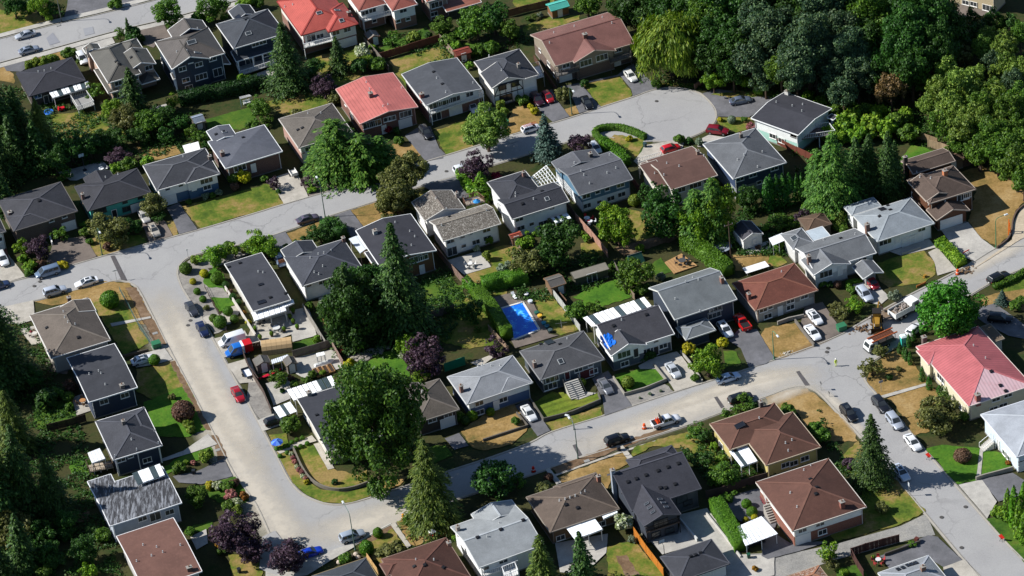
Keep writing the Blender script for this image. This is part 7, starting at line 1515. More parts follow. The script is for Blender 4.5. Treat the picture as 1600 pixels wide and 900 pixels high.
conifer('deodar',1150,280,1160,600,270,'of the bright pair');conifer('deodar',1290,215,1270,600,290,'of the bright pair');tree('bright',1170,470,210,'between the bright cedars',1.7,0,desc='dense yellow-green evergreen');tree('bright',1290,420,220,'between the bright cedars',1.9,0,desc='dense yellow-green evergreen');tree('dark',1480,340,160,'below the navy house',1.2,.0,desc='dense dark rounded tree');tree('broad',770,820,210,'in front of the timber deck',1.0,.1);shrub('broad',630,760,60,'beside the lean-to greenhouse');shrub('bright',800,650,70,'at the top of the timber deck');shrub('greygreen',930,830,70,'below the timber deck');shrub('brownred',1540,640,40,'beside the white garden cottage');shrub('bright',1590,525,60,'beside the white garden cottage')
tile(3,1)
tree('broad',80,480,130,'behind the white polycarbonate cover',.9,.1);tree('broad',150,510,100,'behind the white polycarbonate cover',.9,.1);tree('plum',215,440,100,'behind the brown hip-roofed garage',.9,.1,desc='dusky purple small tree');shrub('bright',230,390,70,'behind the brown hip-roofed garage');tree('lightwood',440,470,110,'between the brown garage and pale roof',.9,.05,desc='feathery rounded tree');shrub('broad',450,525,100,'between the brown garage and pale roof',tall=.7);shrub('broad',70,630,80,'beside the side path');shrub('olive',290,435,50,'behind the brown hip-roofed garage');shrub('brownred',435,880,55,'at the mottled grey house front',True);shrub('broad',340,870,60,'at the mottled grey house front');shrub('dark',390,875,50,'at the mottled grey house front')
tile(3,2)
tree('chestnut',1120,135,375,'at the road fork',1.0,.1,nv=1,lab='big bright green chestnut tree at the road fork');conifer('spruce',1460,10,1465,100,90,'on the dry lawn at the right');shrub('broad',1540,110,80,'at the right edge kerb');shrub('broad',1580,80,80,'at the right edge kerb');tree('bright',540,95,130,'beside the backhoe',.9,.05,desc='rounded light green tree');tree('olive',470,160,120,'beside the backhoe',.8,.05);tree('olive',420,120,110,'beside the backhoe',.9,.05);shrub('greygreen',790,50,90,'above the dump truck');shrub('broad',520,10,60,'beside the silver wagon')
tree('olive',705,390,110,'on the red-roof corner lot',.9,.1);tree('olive',650,490,150,'on the red-roof corner lot',.9,.1);shrub('dark',755,555,50,'on the red-roof corner lot');shrub('olive',820,505,45,'on the red-roof corner lot',desc='straggly olive shrub')
for x,y,h_ in ((825,410,75),(852,440,80),(880,370,85),(908,330,75),(962,290,75),(890,480,90),(866,455,80),(850,360,60)): conifer('column',x,y-h_,x,y,34,'in the row behind the portable toilet')
for x,y,h_ in ((965,580,95),(1008,635,95),(1072,660,55)): conifer('column',x,y-h_,x,y,42,'along the cream wall of the red-roofed house')
shrub('whiteflower',1110,635,70,'along the cream wall of the red-roofed house');tree('olive',1050,790,270,'below the worn red roof',.85,.1,desc='dull green spreading tree');tree('broad',1100,700,110,'below the worn red roof',.9,.1);shrub('broad',1220,800,70,'below the worn red roof')
shrub('broad',120,765,110,'beside the brown hip roof of the yellow house');shrub('broad',290,880,110,'beside the brown hip roof of the yellow house');conifer('fir',650,765,660,1215,290,'at the kerb beside the brown roofs')
tile(3,3);shrub('plum',505,195,100,'left of the kerbside fir',desc='maroon leafy shrub');shrub('brownred',1215,150,115,'on the green lawn at the right',True,.75,desc='flattened bronze clipped shrub');shrub('olive',710,470,95,'on the dry grass by the lane',desc='straggly rust-tinged shrub');shrub('broad',575,425,60,'beside the brown house chimney wall');shrub('broad',570,520,60,'beside the brown house chimney wall');tree('bright',375,750,150,'at the lane edge',.9,.1);tree('olive',390,810,110,'at the lane edge',.8,.1);shrub('broad',900,700,60,'along the lane wall',tall=.8);shrub('bright',655,780,30,'along the lane wall');shrub('bright',1440,500,110,'beside the tall bright cypresses');shrub('broad',340,20,110,'beside the brown hip roof of the yellow house');shrub('bright',480,880,70,'in the fenced corner plot');shrub('orange',1500,190,40,'along the light blue house wall')
for x,y,h_,w in ((1500,560,220,70),(1540,590,270,80),(1575,660,250,90),(1600,540,240,80),(1530,540,150,60),(1605,700,220,80)): conifer('limecolumn',x,y-h_,x,y,w,'in the tall clump at the lower right')
tile(1,3)
conifer('cedar',1085,30,1110,570,420,'on the street bend');tree('dark',1480,290,280,'on the shaded verge',.8,.05);shrub('hedge',950,555,62,'along the kerb path',True,1.35,desc='egg-shaped clipped green shrub');shrub('hedge',762,632,62,'along the kerb path',True,1.2,desc='egg-shaped clipped green shrub');shrub('hedge',692,728,90,'along the kerb path',True,1.2,desc='egg-shaped clipped green shrub');shrub('olive',850,750,190,'above the chocolate brown roof',tall=.8);shrub('bright',1240,665,45,'beside the white house chimney');shrub('broad',1025,70,65,'on the striped front lawn',True);shrub('dark',1110,540,60,'under the street bend cedar');shrub('broad',560,790,90,'in the rockery by the blue sedan');shrub('dark',490,310,50,'on the curved corner lawn')
for x,y in ((150,150),(195,130),(225,65),(245,100),(255,50),(280,90),(290,38),(320,72),(130,105),(155,102),(180,90),(200,85)): shrub('hedge',x,y,30,'lining the corner house front path',True)
for i,(x,y) in enumerate(((220,135),(232,160),(240,185),(255,215),(270,235),(285,255),(295,275),(310,290))): shrub('pink' if i % 3 else 'whiteflower',x,y,38,'in the flower border on the corner lawn')
shrub('gold',315,310,40,'in the flower border on the corner lawn',desc='yellow-orange flowering shrub')
tile(2,2)
tree('bright',1220,460,220,'in front of the carport roof',1.0,.1,desc='soft pale green tree');shrub('gold',1110,375,90,'beside the soft pale green tree',tall=1.2);shrub('gold',1310,340,85,'beside the white SUV');shrub('broad',1145,560,60,'at the soft pale green tree foot');shrub('willow',725,590,80,'on the lush raised lawn',True,desc='pale round clipped shrub');shrub('willow',437,590,55,'beside the wide front steps',True);shrub('greygreen',800,686,20,'in the gravel strip');shrub('greygreen',863,662,28,'in the gravel strip');shrub('greygreen',930,642,24,'in the gravel strip');shrub('dark',860,415,80,'under the white house window');tree('broad',400,160,150,'beside the three-bay white cover',.8,.05);tree('broad',520,130,130,'beside the three-bay white cover',.8,.05);tree('broad',1450,715,140,'in front of the black SUV',.8,.1);tree('broad',1360,785,110,'in front of the black SUV',.8,.05);shrub('dark',1510,740,80,'in front of the black SUV');tree('broad',1150,890,140,'on the lawn of the skylight house',.8,.05);tree('dark',60,30,50,'at the head of the pool',.9,.1);shrub('bright',755,20,70,'at the end of the lush back lawn');shrub('broad',820,10,90,'at the end of the lush back lawn',tall=1.3);shrub('broad',20,830 ,0.1+60,'on the dry front lawn')
tile(1,2);shrub('broad',1275,800,60,'at the pale grey house front wall',tall=1.4);shrub('bright',1350,800,70,'at the pale grey house front wall',True);shrub('bright',1465,775,55,'at the pale grey house front wall',True);shrub('dark',1310,830,60,'at the pale grey house front wall',True)
tile(2,3)
tree('broad',30,290,130,'at the shaded street edge',.9,.1);tree('broad',1320,290,190,'beside the dark fence',.8,.05);tree('dark',1190,180,130,'beside the skylight house',.8,.05,desc='grey-green small tree');tree('dark',1090,140,90,'beside the skylight house',.8,.05);shrub('broad',1270,240,80,'beside the dark fence');shrub('bright',1310,170,80,'below the yellow wall');shrub('bright',1260,85,60,'below the yellow wall');shrub('whiteflower',705,560,130,'at the head of the orange fence',tall=1.2);shrub('greygreen',750,670,60,'at the head of the orange fence');shrub('brownred',228,285,60,'beside the front path',True);shrub('hedge',1465,450,65,'in the paved corner garden',True);shrub('hedge',1500,500,70,'in the paved corner garden',True);shrub('gold',1460,550,40,'in the paved corner garden',True,desc='yellow-green clipped round shrub');shrub('gold',1515,535,45,'in the paved corner garden',True,desc='yellow-green clipped round shrub');shrub('broad',1340,410,80,'in the paved corner garden');shrub('broad',1390,380,40,'in the paved corner garden');shrub('orange',1515,855,50,'at the lane corner wall');shrub('olive',200,350,130,'on the dry shaded verge',tall=.7)
conifer('cedar',195,620,200,960,240,'at the bottom behind the white house');conifer('fir',430,600,450,950,210,'at the bottom behind the taupe house')
tree('dark',1200,20,120,'beside the brown hip roof of the yellow house',.8,.05)
# low growth on the shaded ground under the trees
full();_C=[];_N=[]
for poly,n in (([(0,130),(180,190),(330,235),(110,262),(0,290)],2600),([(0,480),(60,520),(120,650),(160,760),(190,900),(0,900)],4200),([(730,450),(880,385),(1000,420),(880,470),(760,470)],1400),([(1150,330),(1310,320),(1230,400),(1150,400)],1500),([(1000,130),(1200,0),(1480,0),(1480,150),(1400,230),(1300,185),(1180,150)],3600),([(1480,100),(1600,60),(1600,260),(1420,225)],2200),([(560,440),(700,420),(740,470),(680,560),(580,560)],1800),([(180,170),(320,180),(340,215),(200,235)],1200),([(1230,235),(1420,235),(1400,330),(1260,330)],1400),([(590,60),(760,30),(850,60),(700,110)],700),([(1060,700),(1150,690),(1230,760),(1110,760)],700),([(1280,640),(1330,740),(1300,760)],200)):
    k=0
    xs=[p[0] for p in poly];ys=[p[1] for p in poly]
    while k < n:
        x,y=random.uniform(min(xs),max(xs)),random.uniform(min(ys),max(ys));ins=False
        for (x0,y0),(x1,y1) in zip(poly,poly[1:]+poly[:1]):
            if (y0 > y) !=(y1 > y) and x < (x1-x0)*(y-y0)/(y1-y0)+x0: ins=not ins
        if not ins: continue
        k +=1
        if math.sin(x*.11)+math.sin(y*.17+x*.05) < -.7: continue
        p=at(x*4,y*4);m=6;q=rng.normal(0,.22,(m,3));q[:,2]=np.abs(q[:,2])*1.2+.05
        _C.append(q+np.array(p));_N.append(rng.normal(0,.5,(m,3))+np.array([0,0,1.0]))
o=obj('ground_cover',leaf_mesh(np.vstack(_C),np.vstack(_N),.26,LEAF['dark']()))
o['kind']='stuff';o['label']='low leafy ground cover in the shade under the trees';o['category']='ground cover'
#================================================================fences and low walls
tile(1,0);fence('red-brown board fence above the enclosed lawn',[(780,375),(900,340),(1150,262)],1.8,'#5a3628');fence('weathered beige fence beside the red-roofed garden shed',[(1150,255),(1240,362)],1.7,'#8a7a68');fence('grey board fence between the kitchen garden and charcoal house',[(680,275),(760,360),(832,452)],1.6,'#6e665c')
tile(2,0);fence('wooden fence leading to the turquoise-roofed shed',[(-30,110),(100,75),(240,42)],1.8,'#6a4e36');fence('short grey fence left of the willow',[(740,130),(790,165),(830,215)],1.6,'#7a6a58');wallstrip('short brick gate wall at the cul-de-sac',[(1142,560),(1205,520)],1.3,'#6a5044',smooth=False);fence('dark slatted fence between half-timbered and brown-red houses',[(140,380),(280,580)],1.4,'#5a4034')
tile(2,1);fence('long pinkish cedar fence down the back gardens',[(400,480),(500,590),(600,712)],1.8,'#a07a68');fence('dark fence behind the blue over white house',[(340,390),(400,480)],1.7,'#4a3a32');fence('wire fence beside the timber deck',[(640,770),(700,890)],1.5,'#6a625a');fence('low wooden fence by the red-roofed small shed',[(0,600),(60,690)],1.5,'#7a6a58');fence('dark red fence behind the cream house',[(750,240),(800,310)],1.7,'#5a3a34')
tile(1,1);fence('grey fence running down from the shake-roofed house',[(1120,670),(1200,770),(1330,915)],1.8,'#7a6458');fence('brick-red board gate beside the corner bungalow',[(150,770),(215,750)],1.6,'#8a5a40')
tile(2,2);fence('pale grey fence beside the pool lawn',[(220,5),(320,130),(430,280)],1.7,'#a8a8a2');fence('low dark fence by the grey-roofed brown shed',[(270,20),(345,110)],1.2,'#6a5240');fence('short boundary fence at the lush back lawn',[(700,0),(770,80)],1.5,'#7a6a58')
tile(1,2);fence('tall grey fence beside the barbecue patio',[(300,150),(370,260),(440,378)],1.8,'#8a857c');fence('grey-brown fence above the vegetable yard',[(235,440),(340,410),(470,372)],1.8,'#5e5650');fence('pinkish fence right of the vegetable yard',[(480,378),(510,430),(550,500)],1.7,'#8a7468');fence('long shadowed fence across the back lawns',[(960,235),(1090,200),(1240,150)],1.7,'#5a5048');fence('dark fence along the gravel pad',[(-20,560),(50,670),(100,790)],1.3,'#5e5048');fence('dark panel fence in front of the fabric shelter',[(-80,400),(30,375)],1.5,'#4a342c');fence('brown fence beside the pool hedge',[(1455,265),(1580,400)],1.3,'#8a7460')
tile(2,3);fence('new orange cedar fence beside the skylight house',[(765,650),(840,760),(950,905)],1.9,'#b06c22');fence('dark brown fence beside the paved corner garden',[(1215,415),(1330,385),(1430,350),(1600,300)],1.7,'#4a3c34');wallstrip('white divider wall across the skylight house courtyard',[(1050,560),(1160,690)],.9,'#b8b8b4',smooth=False);wallstrip('low concrete wall along the clipped hedge',[(1210,510),(1330,660),(1430,790)],.5,'#b4b0a8',smooth=False)
tile(3,3);fence('dark brown fence along the back lane',[(520,775),(610,745),(720,715),(820,690)],1.7,'#4a302a');fence('dark brown fence down the corner plot',[(520,775),(560,850),(600,915)],1.7,'#4a302a');wallstrip('low dark retaining wall beside the asphalt forecourt',[(730,780),(830,745),(950,700)],.8,'#4a443e',smooth=False);wallstrip('low stone wall beside the light blue house drive',[(1300,305),(1345,290),(1440,265),(1530,240)],.9,'#8a8478',smooth=False)
tile(3,0);fence('beige board fence at the edge of the wood',[(855,855),(960,880),(1060,915)],1.9,'#8a7458')
tile(3,1);fence('weathered fence above the enclosed green lawn',[(1000,20),(1080,40),(1130,60)],1.8,'#9a8468');fence('red-brown fence beside the mint house',[(60,5),(180,60),(290,112)],1.6,'#6a3a2c');fence('dark board fence beside the brown shed',[(1150,165),(1250,140),(1330,110)],1.7,'#4a3a30');wallstrip('dark kerb wall along the dry verge',[(1600,390),(1555,430),(1530,490),(1520,560),(1490,610),(1430,655)],.5,'#5a4a40');fence('orange plank stack fence beside the carport lawn',[(930,898),(985,872)],.4,'#a0622c')
tile(0,2);fence('green chain-link fence around the corner lawn',[(750,20),(810,130),(850,210),(940,350)],1.1,'#5e7a72',chain=True);fence('dark board fence behind the shaded garden',[(300,900),(420,870),(540,835)],1.7,'#33261f');fence('black rail fence along the topiary bed',[(1280,0),(1330,100),(1385,200),(1420,290)],.8,'#4a3a34',chain=True);wallstrip('low dark wall beside the white sedan',[(770,435),(930,395)],.6,'#4a443c',smooth=False)
tile(0,2);fence('dark panel fence beside the parked vans',[(1520,420),(1560,520),(1620,600)],1.4,'#4a3c36');wallstrip('pale patio edge wall behind the flat black bungalow',[(1410,10),(1500,150),(1600,310)],.9,'#b8b2a8',smooth=False)
tile(2,2);wallstrip('concrete wall around the striped front lawn',[(120,715),(200,835),(380,790),(555,715),(540,670)],.85,'#5c5850',smooth=False);wallstrip('stone wall around the lush raised lawn',[(635,570),(705,675),(830,640),(965,585),(885,488)],.75,'#8a857a',smooth=False);wallstrip('concrete wall left of the pale driveway tree',[(1055,405),(1110,470),(1190,590)],.6,'#9a958c',smooth=False);wallstrip('dark wall below the dry front lawn',[(30,790),(100,870),(20,895),(-180,960)],.6,'#5c564e',smooth=False)
tile(3,2);wallstrip('concrete wall beside the two white cars',[(170,215),(230,295),(290,368)],.8,'#6a645c',smooth=False);wallstrip('concrete terrace wall below the grey house',[(60,230),(130,205),(225,185)],.8,'#8a857c',smooth=False)
tile(1,3);wallstrip('curved stone wall on the corner lawn',[(235,110),(290,230),(350,310),(430,355),(520,370),(620,355),(700,325)],.7,'#6e675c');wallstrip('pale garden wall beside the gravel fork',[(640,690),(740,630),(845,575)],.2,'#b4b0a6',smooth=False);fence('pale wooden fence by the dark hip roof',[(690,785),(770,900)],1.2,'#b89460')
tile(3,1);wallstrip('low grey wall in front of the pale grey house',[(835,695),(955,655)],.5,'#a09c94',smooth=False)
tile(0,1);wallstrip('white stair cheek by the brown driveway',[(315,595),(330,635)],.9,'#d8d6d0',smooth=False)
#================================================================vehicles
tile(0,0);car('silver sedan parked at the far kerb of the top street','sedan','#a8acb2',158,215,U+180);car('grey-blue sedan with dark roof window on the top street','sedan','#8a92a0',180,310,U,sunroof=True);car('white SUV beside the grey tiled house','suv','#e4e4e2',512,365,Vd)
tile(1,0);car('black SUV on the salmon house driveway','suv','#1c1c20',1062,828,Vd);car('white sedan half under the railed balcony','sedan','#d4d4d4',1352,665,Vd);car('dark grey sedan on the charcoal house driveway','sedan','#34353a',1455,705,Vd)
tile(2,0);car('white sedan on the brown-red house driveway','sedan','#dedcd4',740,470,Vd);car('black sedan near the green lamp post','sedan','#16171a',468,638,Vd-8);car('dark maroon SUV in front of the half-timbered house','suv','#3a1420',158,622,Vd);car('red hatchback in shade by the half-timbered house','hatch','#a01a24',225,605,Vd)
c=car('white hatchback with a ladder rack on its roof','hatch','#e6e6e6',118,800,U)
lad=MB()
for s in (-.35,.35): lad.bar((-1.7,s,1.66),(1.3,s,1.66),.06,.06)
for i in range(9): lad.bar((-1.6+i*.34,-.35,1.66),(-1.6+i*.34,.35,1.66),.05,.05)
part('roof_ladder',lad,plain('#b04a38',.5),c);part('rack',MB().bar((-1.0,-.6,1.58),(-1.0,.6,1.58),.06,.06).bar((.2,-.6,1.58),(.2,.6,1.58),.06,.06),plain('#d8d8d8',.4),c)
car('blue-grey sedan on the asphalt beyond the cul-de-sac','sedan','#5c6678',1428,625,8);car('dark red wagon parked at the cul-de-sac edge','suv','#7a1020',1285,815,-22)
tile(2,1);car('red car behind the brown metal-roofed house','hatch','#c01822',992,25,U);car('white and red car between spruce and blue house','hatch','#c8ccd0',520,22,Vd)
tile(0,1);car('blue-grey minivan parked by the plum tree','van','#6a7c92',297,800,U+180);car('white coupe with black sunroof at the corner','sedan','#e8e8e8',540,862,U+180,sunroof=True);car('navy car cut by the left edge','sedan','#2c3a5a',-10,882,U);car('white SUV on the red-paved left driveway','suv','#e6e6e6',18,718,Vd);car('beige sedan with sunroof below the olive tree','sedan','#b4aa9c',962,535,Vd,sunroof=True);car('pale silver car in shade by the turquoise house','sedan','#b8b4ae',900,448,Vd)
tile(0,2);car('silver crossover parked on the dry lawn kerb','suv','#b4bac4',342,18,U)
tile(1,1);car('mauve-grey sedan parked alone in the street','sedan','#5a5260',322,466,U,sunroof=True);car('white hatchback behind the street plum','hatch','#dcdee2',1292,150,U);car('blue-white car between the two dark roofs','hatch','#8a9ab0',150,725,Vd)
boxy('utility_trailer','white utility trailer on the concrete driveway','trailer',235,195,Vd,[('bed',MB().box(-1.2,1.2,-.7,.7,.5,.6),'#c8c4bc'),('front_board',MB().box(1.14,1.2,-.7,.7,.6,1.2),'#d8d6d0'),('side_board',MB().box(-1.2,1.14,-.7,-.64,.6,1.0),'#d8d6d0'),('side_board',MB().box(-1.2,1.14,.64,.7,.6,1.0),'#d8d6d0'),('drawbar',MB().bar((1.2,0,.5),(2.1,0,.45),.08,.08),'#2a2a2a')]+wheels([0],.82,.32,.2))
tile(3,1);car('black SUV coming along the right street','suv','#18191c',1440,835,30);car('red and white car inside the small gabled carport','hatch','#8a2028',650,865,Vd)
tile(0,2);car('charcoal sedan by the topiary bed','sedan','#3a3c44',1198,128,Vd,sunroof=True);car('navy sedan by the bungalow front path','sedan','#1c2648',1265,255,Vd);car('white cargo van on the pale parking bay','cargo_van','#e8e8e8',1450,328,U+180)
c=car('blue, white and red striped delivery van','cargo_van','#1c66b8',1492,392,U+180)
part('body_stripe',MB().box(-1.0,-.55,-1.02,1.02,.5,1.25).box(-1.0,-.55,-.96,.96,1.25,2.165),plain('#e4e4e4',.4),c);part('rear_stripe',MB().box(-2.64,-1.02,-1.025,1.025,.5,1.25).box(-2.62,-1.02,-.965,.965,1.25,2.17),plain('#b81820',.4),c)
car('red sedan parked alone on the bend street','sedan','#a01624',1487,662,Vd);car('white sedan with black sunroof beside the charcoal low-gabled house','sedan','#e6e6e8',893,445,U,sunroof=True)
boxy('cargo_trailer','small white-bedded trailer by the dark panel fence','trailer',1545,545,Vd,[('bed',MB().box(-1.2,1.2,-.75,.75,.5,.62),'#d8dade'),('side_board',MB().box(-1.2,1.2,-.78,-.72,.5,1.0),'#2c2e32'),('side_board',MB().box(-1.2,1.2,.72,.78,.5,1.0),'#2c2e32'),('tailboard',MB().box(-1.24,-1.18,-.72,.72,.5,1.0),'#2c2e32'),('drawbar',MB().bar((1.2,0,.5),(2.2,0,.45),.1,.1),'#2a2a2a')]+wheels([0],.88,.33,.2))
tile(1,2);car('black car nose under the white carport roof','hatch','#1a1a22',118,828,U)
tile(2,2);car('silver sedan on the pale concrete driveway','sedan','#b8bcc0',1008,512,Vd);car('grey sedan beside the wide front steps','sedan','#6a6c72',585,612,Vd);car('white sedan on the narrow dark driveway','sedan','#dcdcda',106,780,Vd);car('pale blue sedan at the kerb by the soft green tree','sedan','#b4c4d8',1352,558,U);car('black SUV half behind kerb bushes','suv','#17181c',1428,690,U);car('white SUV beside the golden shrub','suv','#dcdee0',1332,262,Vd,sunroof=True)
car('bright red pickup truck on the asphalt driveway','pickup','#c01a14',1436,212,Vd+180,'pickup',name='pickup_truck')
c=car('white roadwork pickup loaded with orange cones','pickup','#e2e2e4',962,832,U,'pickup',name='pickup_truck')
part('arrow_board',MB().box(-1.05,-.98,-.8,.8,1.5,2.4),plain('#1c1c1c',.6),c)
for i in range(6): part('cone_load',MB().lathe([(.22,1.08),(.06,1.75),(.02,1.78)],8,(-1.35-.35*(i//3),-.5+.5*(i%3),0)),plain('#d8481c',.5),c)
tile(3,2);car('white sedan nearest the grey house on the driveway','sedan','#e6e6e6',292,180,Vd,sunroof=True);car('white sedan nearest the street on the driveway','sedan','#ececec',280,276,Vd);car('silver wagon beside the light green tree','suv','#b4bcc6',605,38,Vd);car('white hatchback half behind the chestnut tree','hatch','#e8e8e8',915,255,U+30);car('black SUV alone at the west kerb','suv','#121318',505,782,Vd,sunroof=True);car('black SUV at the kerb by the crossing path','suv','#1c1d22',705,728,Vd);car('silver SUV behind the black SUV','suv','#a4aab4',792,832,Vd);car('dark SUV in the shade right of the chestnut','suv','#14161c',1450,188,-18)
tile(3,3);car('white sedan near the red roadwork sign','sedan','#e6e6e6',905,62,Vd);car('white-blue sedan in the fir shadow','sedan','#c4ccd8',832,250,Vd,sunroof=True)
tile(1,3);car('silver hatchback by the tall lamp on the bend','suv','#9aa4b0',600,650,U);car('bright blue sedan beside the purple plum','sedan','#1038b0',338,752,U)
tile(2,3);car('black SUV with red tail lights on the lower street','suv','#14151a',656,46,U);car('maroon car beyond the paved corner garden','hatch','#7a2a2c',1605,440,Vd)
tile(3,3);boxy('parked_car','dark car under the white corrugated carport','car',-95,700,U,[('body',MB().add([(-2.1,-.8,.3),(2.1,-.8,.3),(2.1,.8,.3),(-2.1,.8,.3),(-2.0,-.75,.9),(2.0,-.75,.8),(2.0,.75,.8),(-2.0,.75,.9),(-1.5,-.6,1.4),(.4,-.6,1.4),(.4,.6,1.4),(-1.5,.6,1.4)],[(3,2,1,0),(0,1,5,4),(1,2,6,5),(2,3,7,6),(3,0,4,7),(4,5,9,8),(5,6,10,9),(6,7,11,10),(7,4,8,11),(8,9,10,11)]),'#1c1d22')]+wheels([-1.3,1.3],.75,.32,.2),group='vehicles on the streets and driveways')
# ---- the roadworks
tile(3,2)
TK=wheels([-1.6,-.5,2.3],1.0,.48,.35)
TP=[('cab',MB().add([(1.3,-1.1,.7),(3.4,-1.1,.7),(3.4,1.1,.7),(1.3,1.1,.7),(1.3,-1.05,2.6),(2.9,-1.05,2.6),(2.9,1.05,2.6),(1.3,1.05,2.6),(3.35,-1.08,1.6),(3.35,1.08,1.6)],[(3,2,1,0),(4,5,6,7),(0,1,8,5,4),(2,3,7,6,9),(1,2,9,8),(8,9,6,5),(3,0,4,7)]),'#e0e0dc'),
 ('windscreen',MB().add([(3.355,-.9,1.7),(3.355,.9,1.7),(2.96,.85,2.5),(2.96,-.85,2.5),(3.3,-.9,1.7),(3.3,.9,1.7),(2.9,.85,2.5),(2.9,-.85,2.5)],[(0,1,2,3),(7,6,5,4),(0,4,5,1),(2,6,7,3),(1,5,6,2),(3,7,4,0)]),glassmat()),
 ('side_window',MB().box(1.9,2.9,-1.13,-1.06,1.6,2.3),glassmat()),('side_window',MB().box(1.9,2.9,1.06,1.13,1.6,2.3),glassmat()),('chassis',MB().box(-2.9,3.3,-.5,.5,.55,.85),'#2a2a2a'),('bumper',MB().box(3.35,3.5,-1.1,1.1,.5,.85),'#4a4a4a')]
rub=MB()
for i in range(40): a,b_,s=random.uniform(-2.5,.8),random.uniform(-.85,.85),random.uniform(.15,.38);rub.lathe([(s*.4,-s*.5),(s,0),(s*.3,s*.6)],5,(a,b_,1.75+random.uniform(0,.25)))
boxy('dump_truck','white dump truck loaded with rubble and broken concrete','truck',848,165,33,TP+TK+[('tipper_bed',MB().box(-2.9,1.15,-1.12,1.12,.9,1.0),'#c8c8c4'),('tipper_side',MB().box(-2.9,1.15,-1.18,-1.1,.95,2.1),'#d4d4d0'),('tipper_side',MB().box(-2.9,1.15,1.1,1.18,.95,2.1),'#d4d4d0'),('tailgate',MB().box(-2.98,-2.9,-1.18,1.18,.95,2.0),'#d4d4d0'),('headboard',MB().box(1.1,1.2,-1.18,1.18,.95,2.4),'#d4d4d0'),('load',MB().box(-2.85,1.08,-1.09,1.09,1.0,1.65),'#7a6a58',.9),('rubble',rub,'#8a8078',.9)],scale=.98)
pipes=MB()
for i in range(5): pipes.bar((-3.6,-.7+.35*i,2.75),(1.6,-.7+.35*i,2.75),.16,.16)
boxy('flatbed_truck','white flatbed truck carrying orange scaffold beams','truck',695,370,U+188,TP+TK+[('flatbed',MB().box(-3.8,1.15,-1.2,1.2,.95,1.1),'#5a5a58'),('headboard',MB().box(1.05,1.2,-1.2,1.2,1.1,2.6),'#d4d4d0'),('rack',MB().bar((-3.5,-1.1,1.1),(-3.5,-1.1,2.7),.1,.1).bar((-3.5,1.1,1.1),(-3.5,1.1,2.7),.1,.1).bar((-3.5,-1.1,2.65),(-3.5,1.1,2.65),.1,.1).bar((-1.2,-1.1,1.1),(-1.2,-1.1,2.7),.1,.1).bar((-1.2,1.1,1.1),(-1.2,1.1,2.7),.1,.1).bar((-1.2,-1.1,2.65),(-1.2,1.1,2.65),.1,.1),'#3a3a3a'),('long_beam',MB().bar((-4.2,-.9,2.85),(2.4,-.9,2.85),.28,.22),'#98502e'),('long_beam',MB().bar((-4.2,.9,2.85),(2.4,.9,2.85),.28,.22),'#98502e'),('pipe_load',pipes,'#7a4a34'),('tool_box',MB().box(-3.4,.8,-.9,.9,1.1,1.8),'#4a4440'),('toolbox_lid',MB().box(-3.4,.8,-.92,.92,1.8,1.86),'#6a625a')],scale=.85)
hb=R(0)
boxy('backhoe_loader','yellow backhoe loader with front bucket and raised digging arm','backhoe',683,225,-98,[('engine_hood',MB().add([(.2,-.5,.9),(2.0,-.45,.9),(2.0,.45,.9),(.2,.5,.9),(.2,-.5,1.75),(1.95,-.4,1.45),(1.95,.4,1.45),(.2,.5,1.75)],[(3,2,1,0),(4,5,6,7),(0,1,5,4),(1,2,6,5),(2,3,7,6),(3,0,4,7)]),'#94702a'),('cab',MB().box(-1.2,-1.1,-.75,.75,.9,2.6).box(.1,.2,-.75,.75,.9,2.6).box(-1.2,.2,-.78,.78,.9,1.3),'#8a6826'),('cab_roof',MB().box(-1.35,.35,-.85,.85,2.6,2.75),'#2a2622'),('cab_glass',MB().box(-1.08,.08,-.72,.72,1.3,2.58),glassmat()),
 ('loader_arm',MB().bar((0.2,-.75,1.4),(2.5,-.7,.5),.14,.22).bar((.2,.75,1.4),(2.5,.7,.5),.14,.22),'#94702a'),('bucket',MB().add([(2.5,-1.2,.1),(2.5,1.2,.1),(2.6,1.2,.9),(2.6,-1.2,.9),(3.3,-1.2,.08),(3.3,1.2,.08)],[(0,1,2,3),(0,4,5,1),(3,4,0),(1,5,2),(3,2,1,0),(1,5,4,0)]),'#6a5238'),
 ('boom',MB().bar((-1.4,0,1.1),(-2.6,.4,3.2),.22,.34),'#8a6826'),('dipper_arm',MB().bar((-2.6,.4,3.2),(-3.9,.9,1.4),.18,.26),'#8a6826'),('digging_bucket',MB().add([(-3.9,.6,1.4),(-3.9,1.2,1.4),(-4.2,1.2,.6),(-4.2,.6,.6),(-3.4,.6,.7),(-3.4,1.2,.7)],[(0,1,2,3),(3,2,5,4),(0,3,4),(1,5,2),(0,4,5,1)]),'#4a4038'),('stabiliser',MB().bar((-1.4,-.5,.9),(-1.7,-1.4,.1),.14,.14).bar((-1.4,.5,.9),(-1.7,1.4,.1),.14,.14),'#3a3430'),('chassis',MB().box(-1.5,1.9,-.45,.45,.55,.95),'#2a2622')]+wheels([-.7],.9,.68,.42)+wheels([1.5],.8,.45,.32),scale=1.0)
boxy('portable_toilet','turquoise portable toilet behind the flatbed truck','portable toilet',848,358,10,[('cabin',MB().box(-.55,.55,-.55,.55,.1,2.1),'#35a89c'),('roof',MB().add([(-.6,-.6,2.1),(.6,-.6,2.1),(.6,.6,2.1),(-.6,.6,2.1),(-.35,-.35,2.35),(.35,-.35,2.35),(.35,.35,2.35),(-.35,.35,2.35)],[(3,2,1,0),(4,5,6,7),(0,1,5,4),(1,2,6,5),(2,3,7,6),(3,0,4,7)]),'#d4e0dc'),('door',MB().box(-.4,.4,-.58,-.55,.15,2.0),'#7accc0'),('skid',MB().box(-.6,.6,-.6,.6,0,.1),'#2a2a2a')])
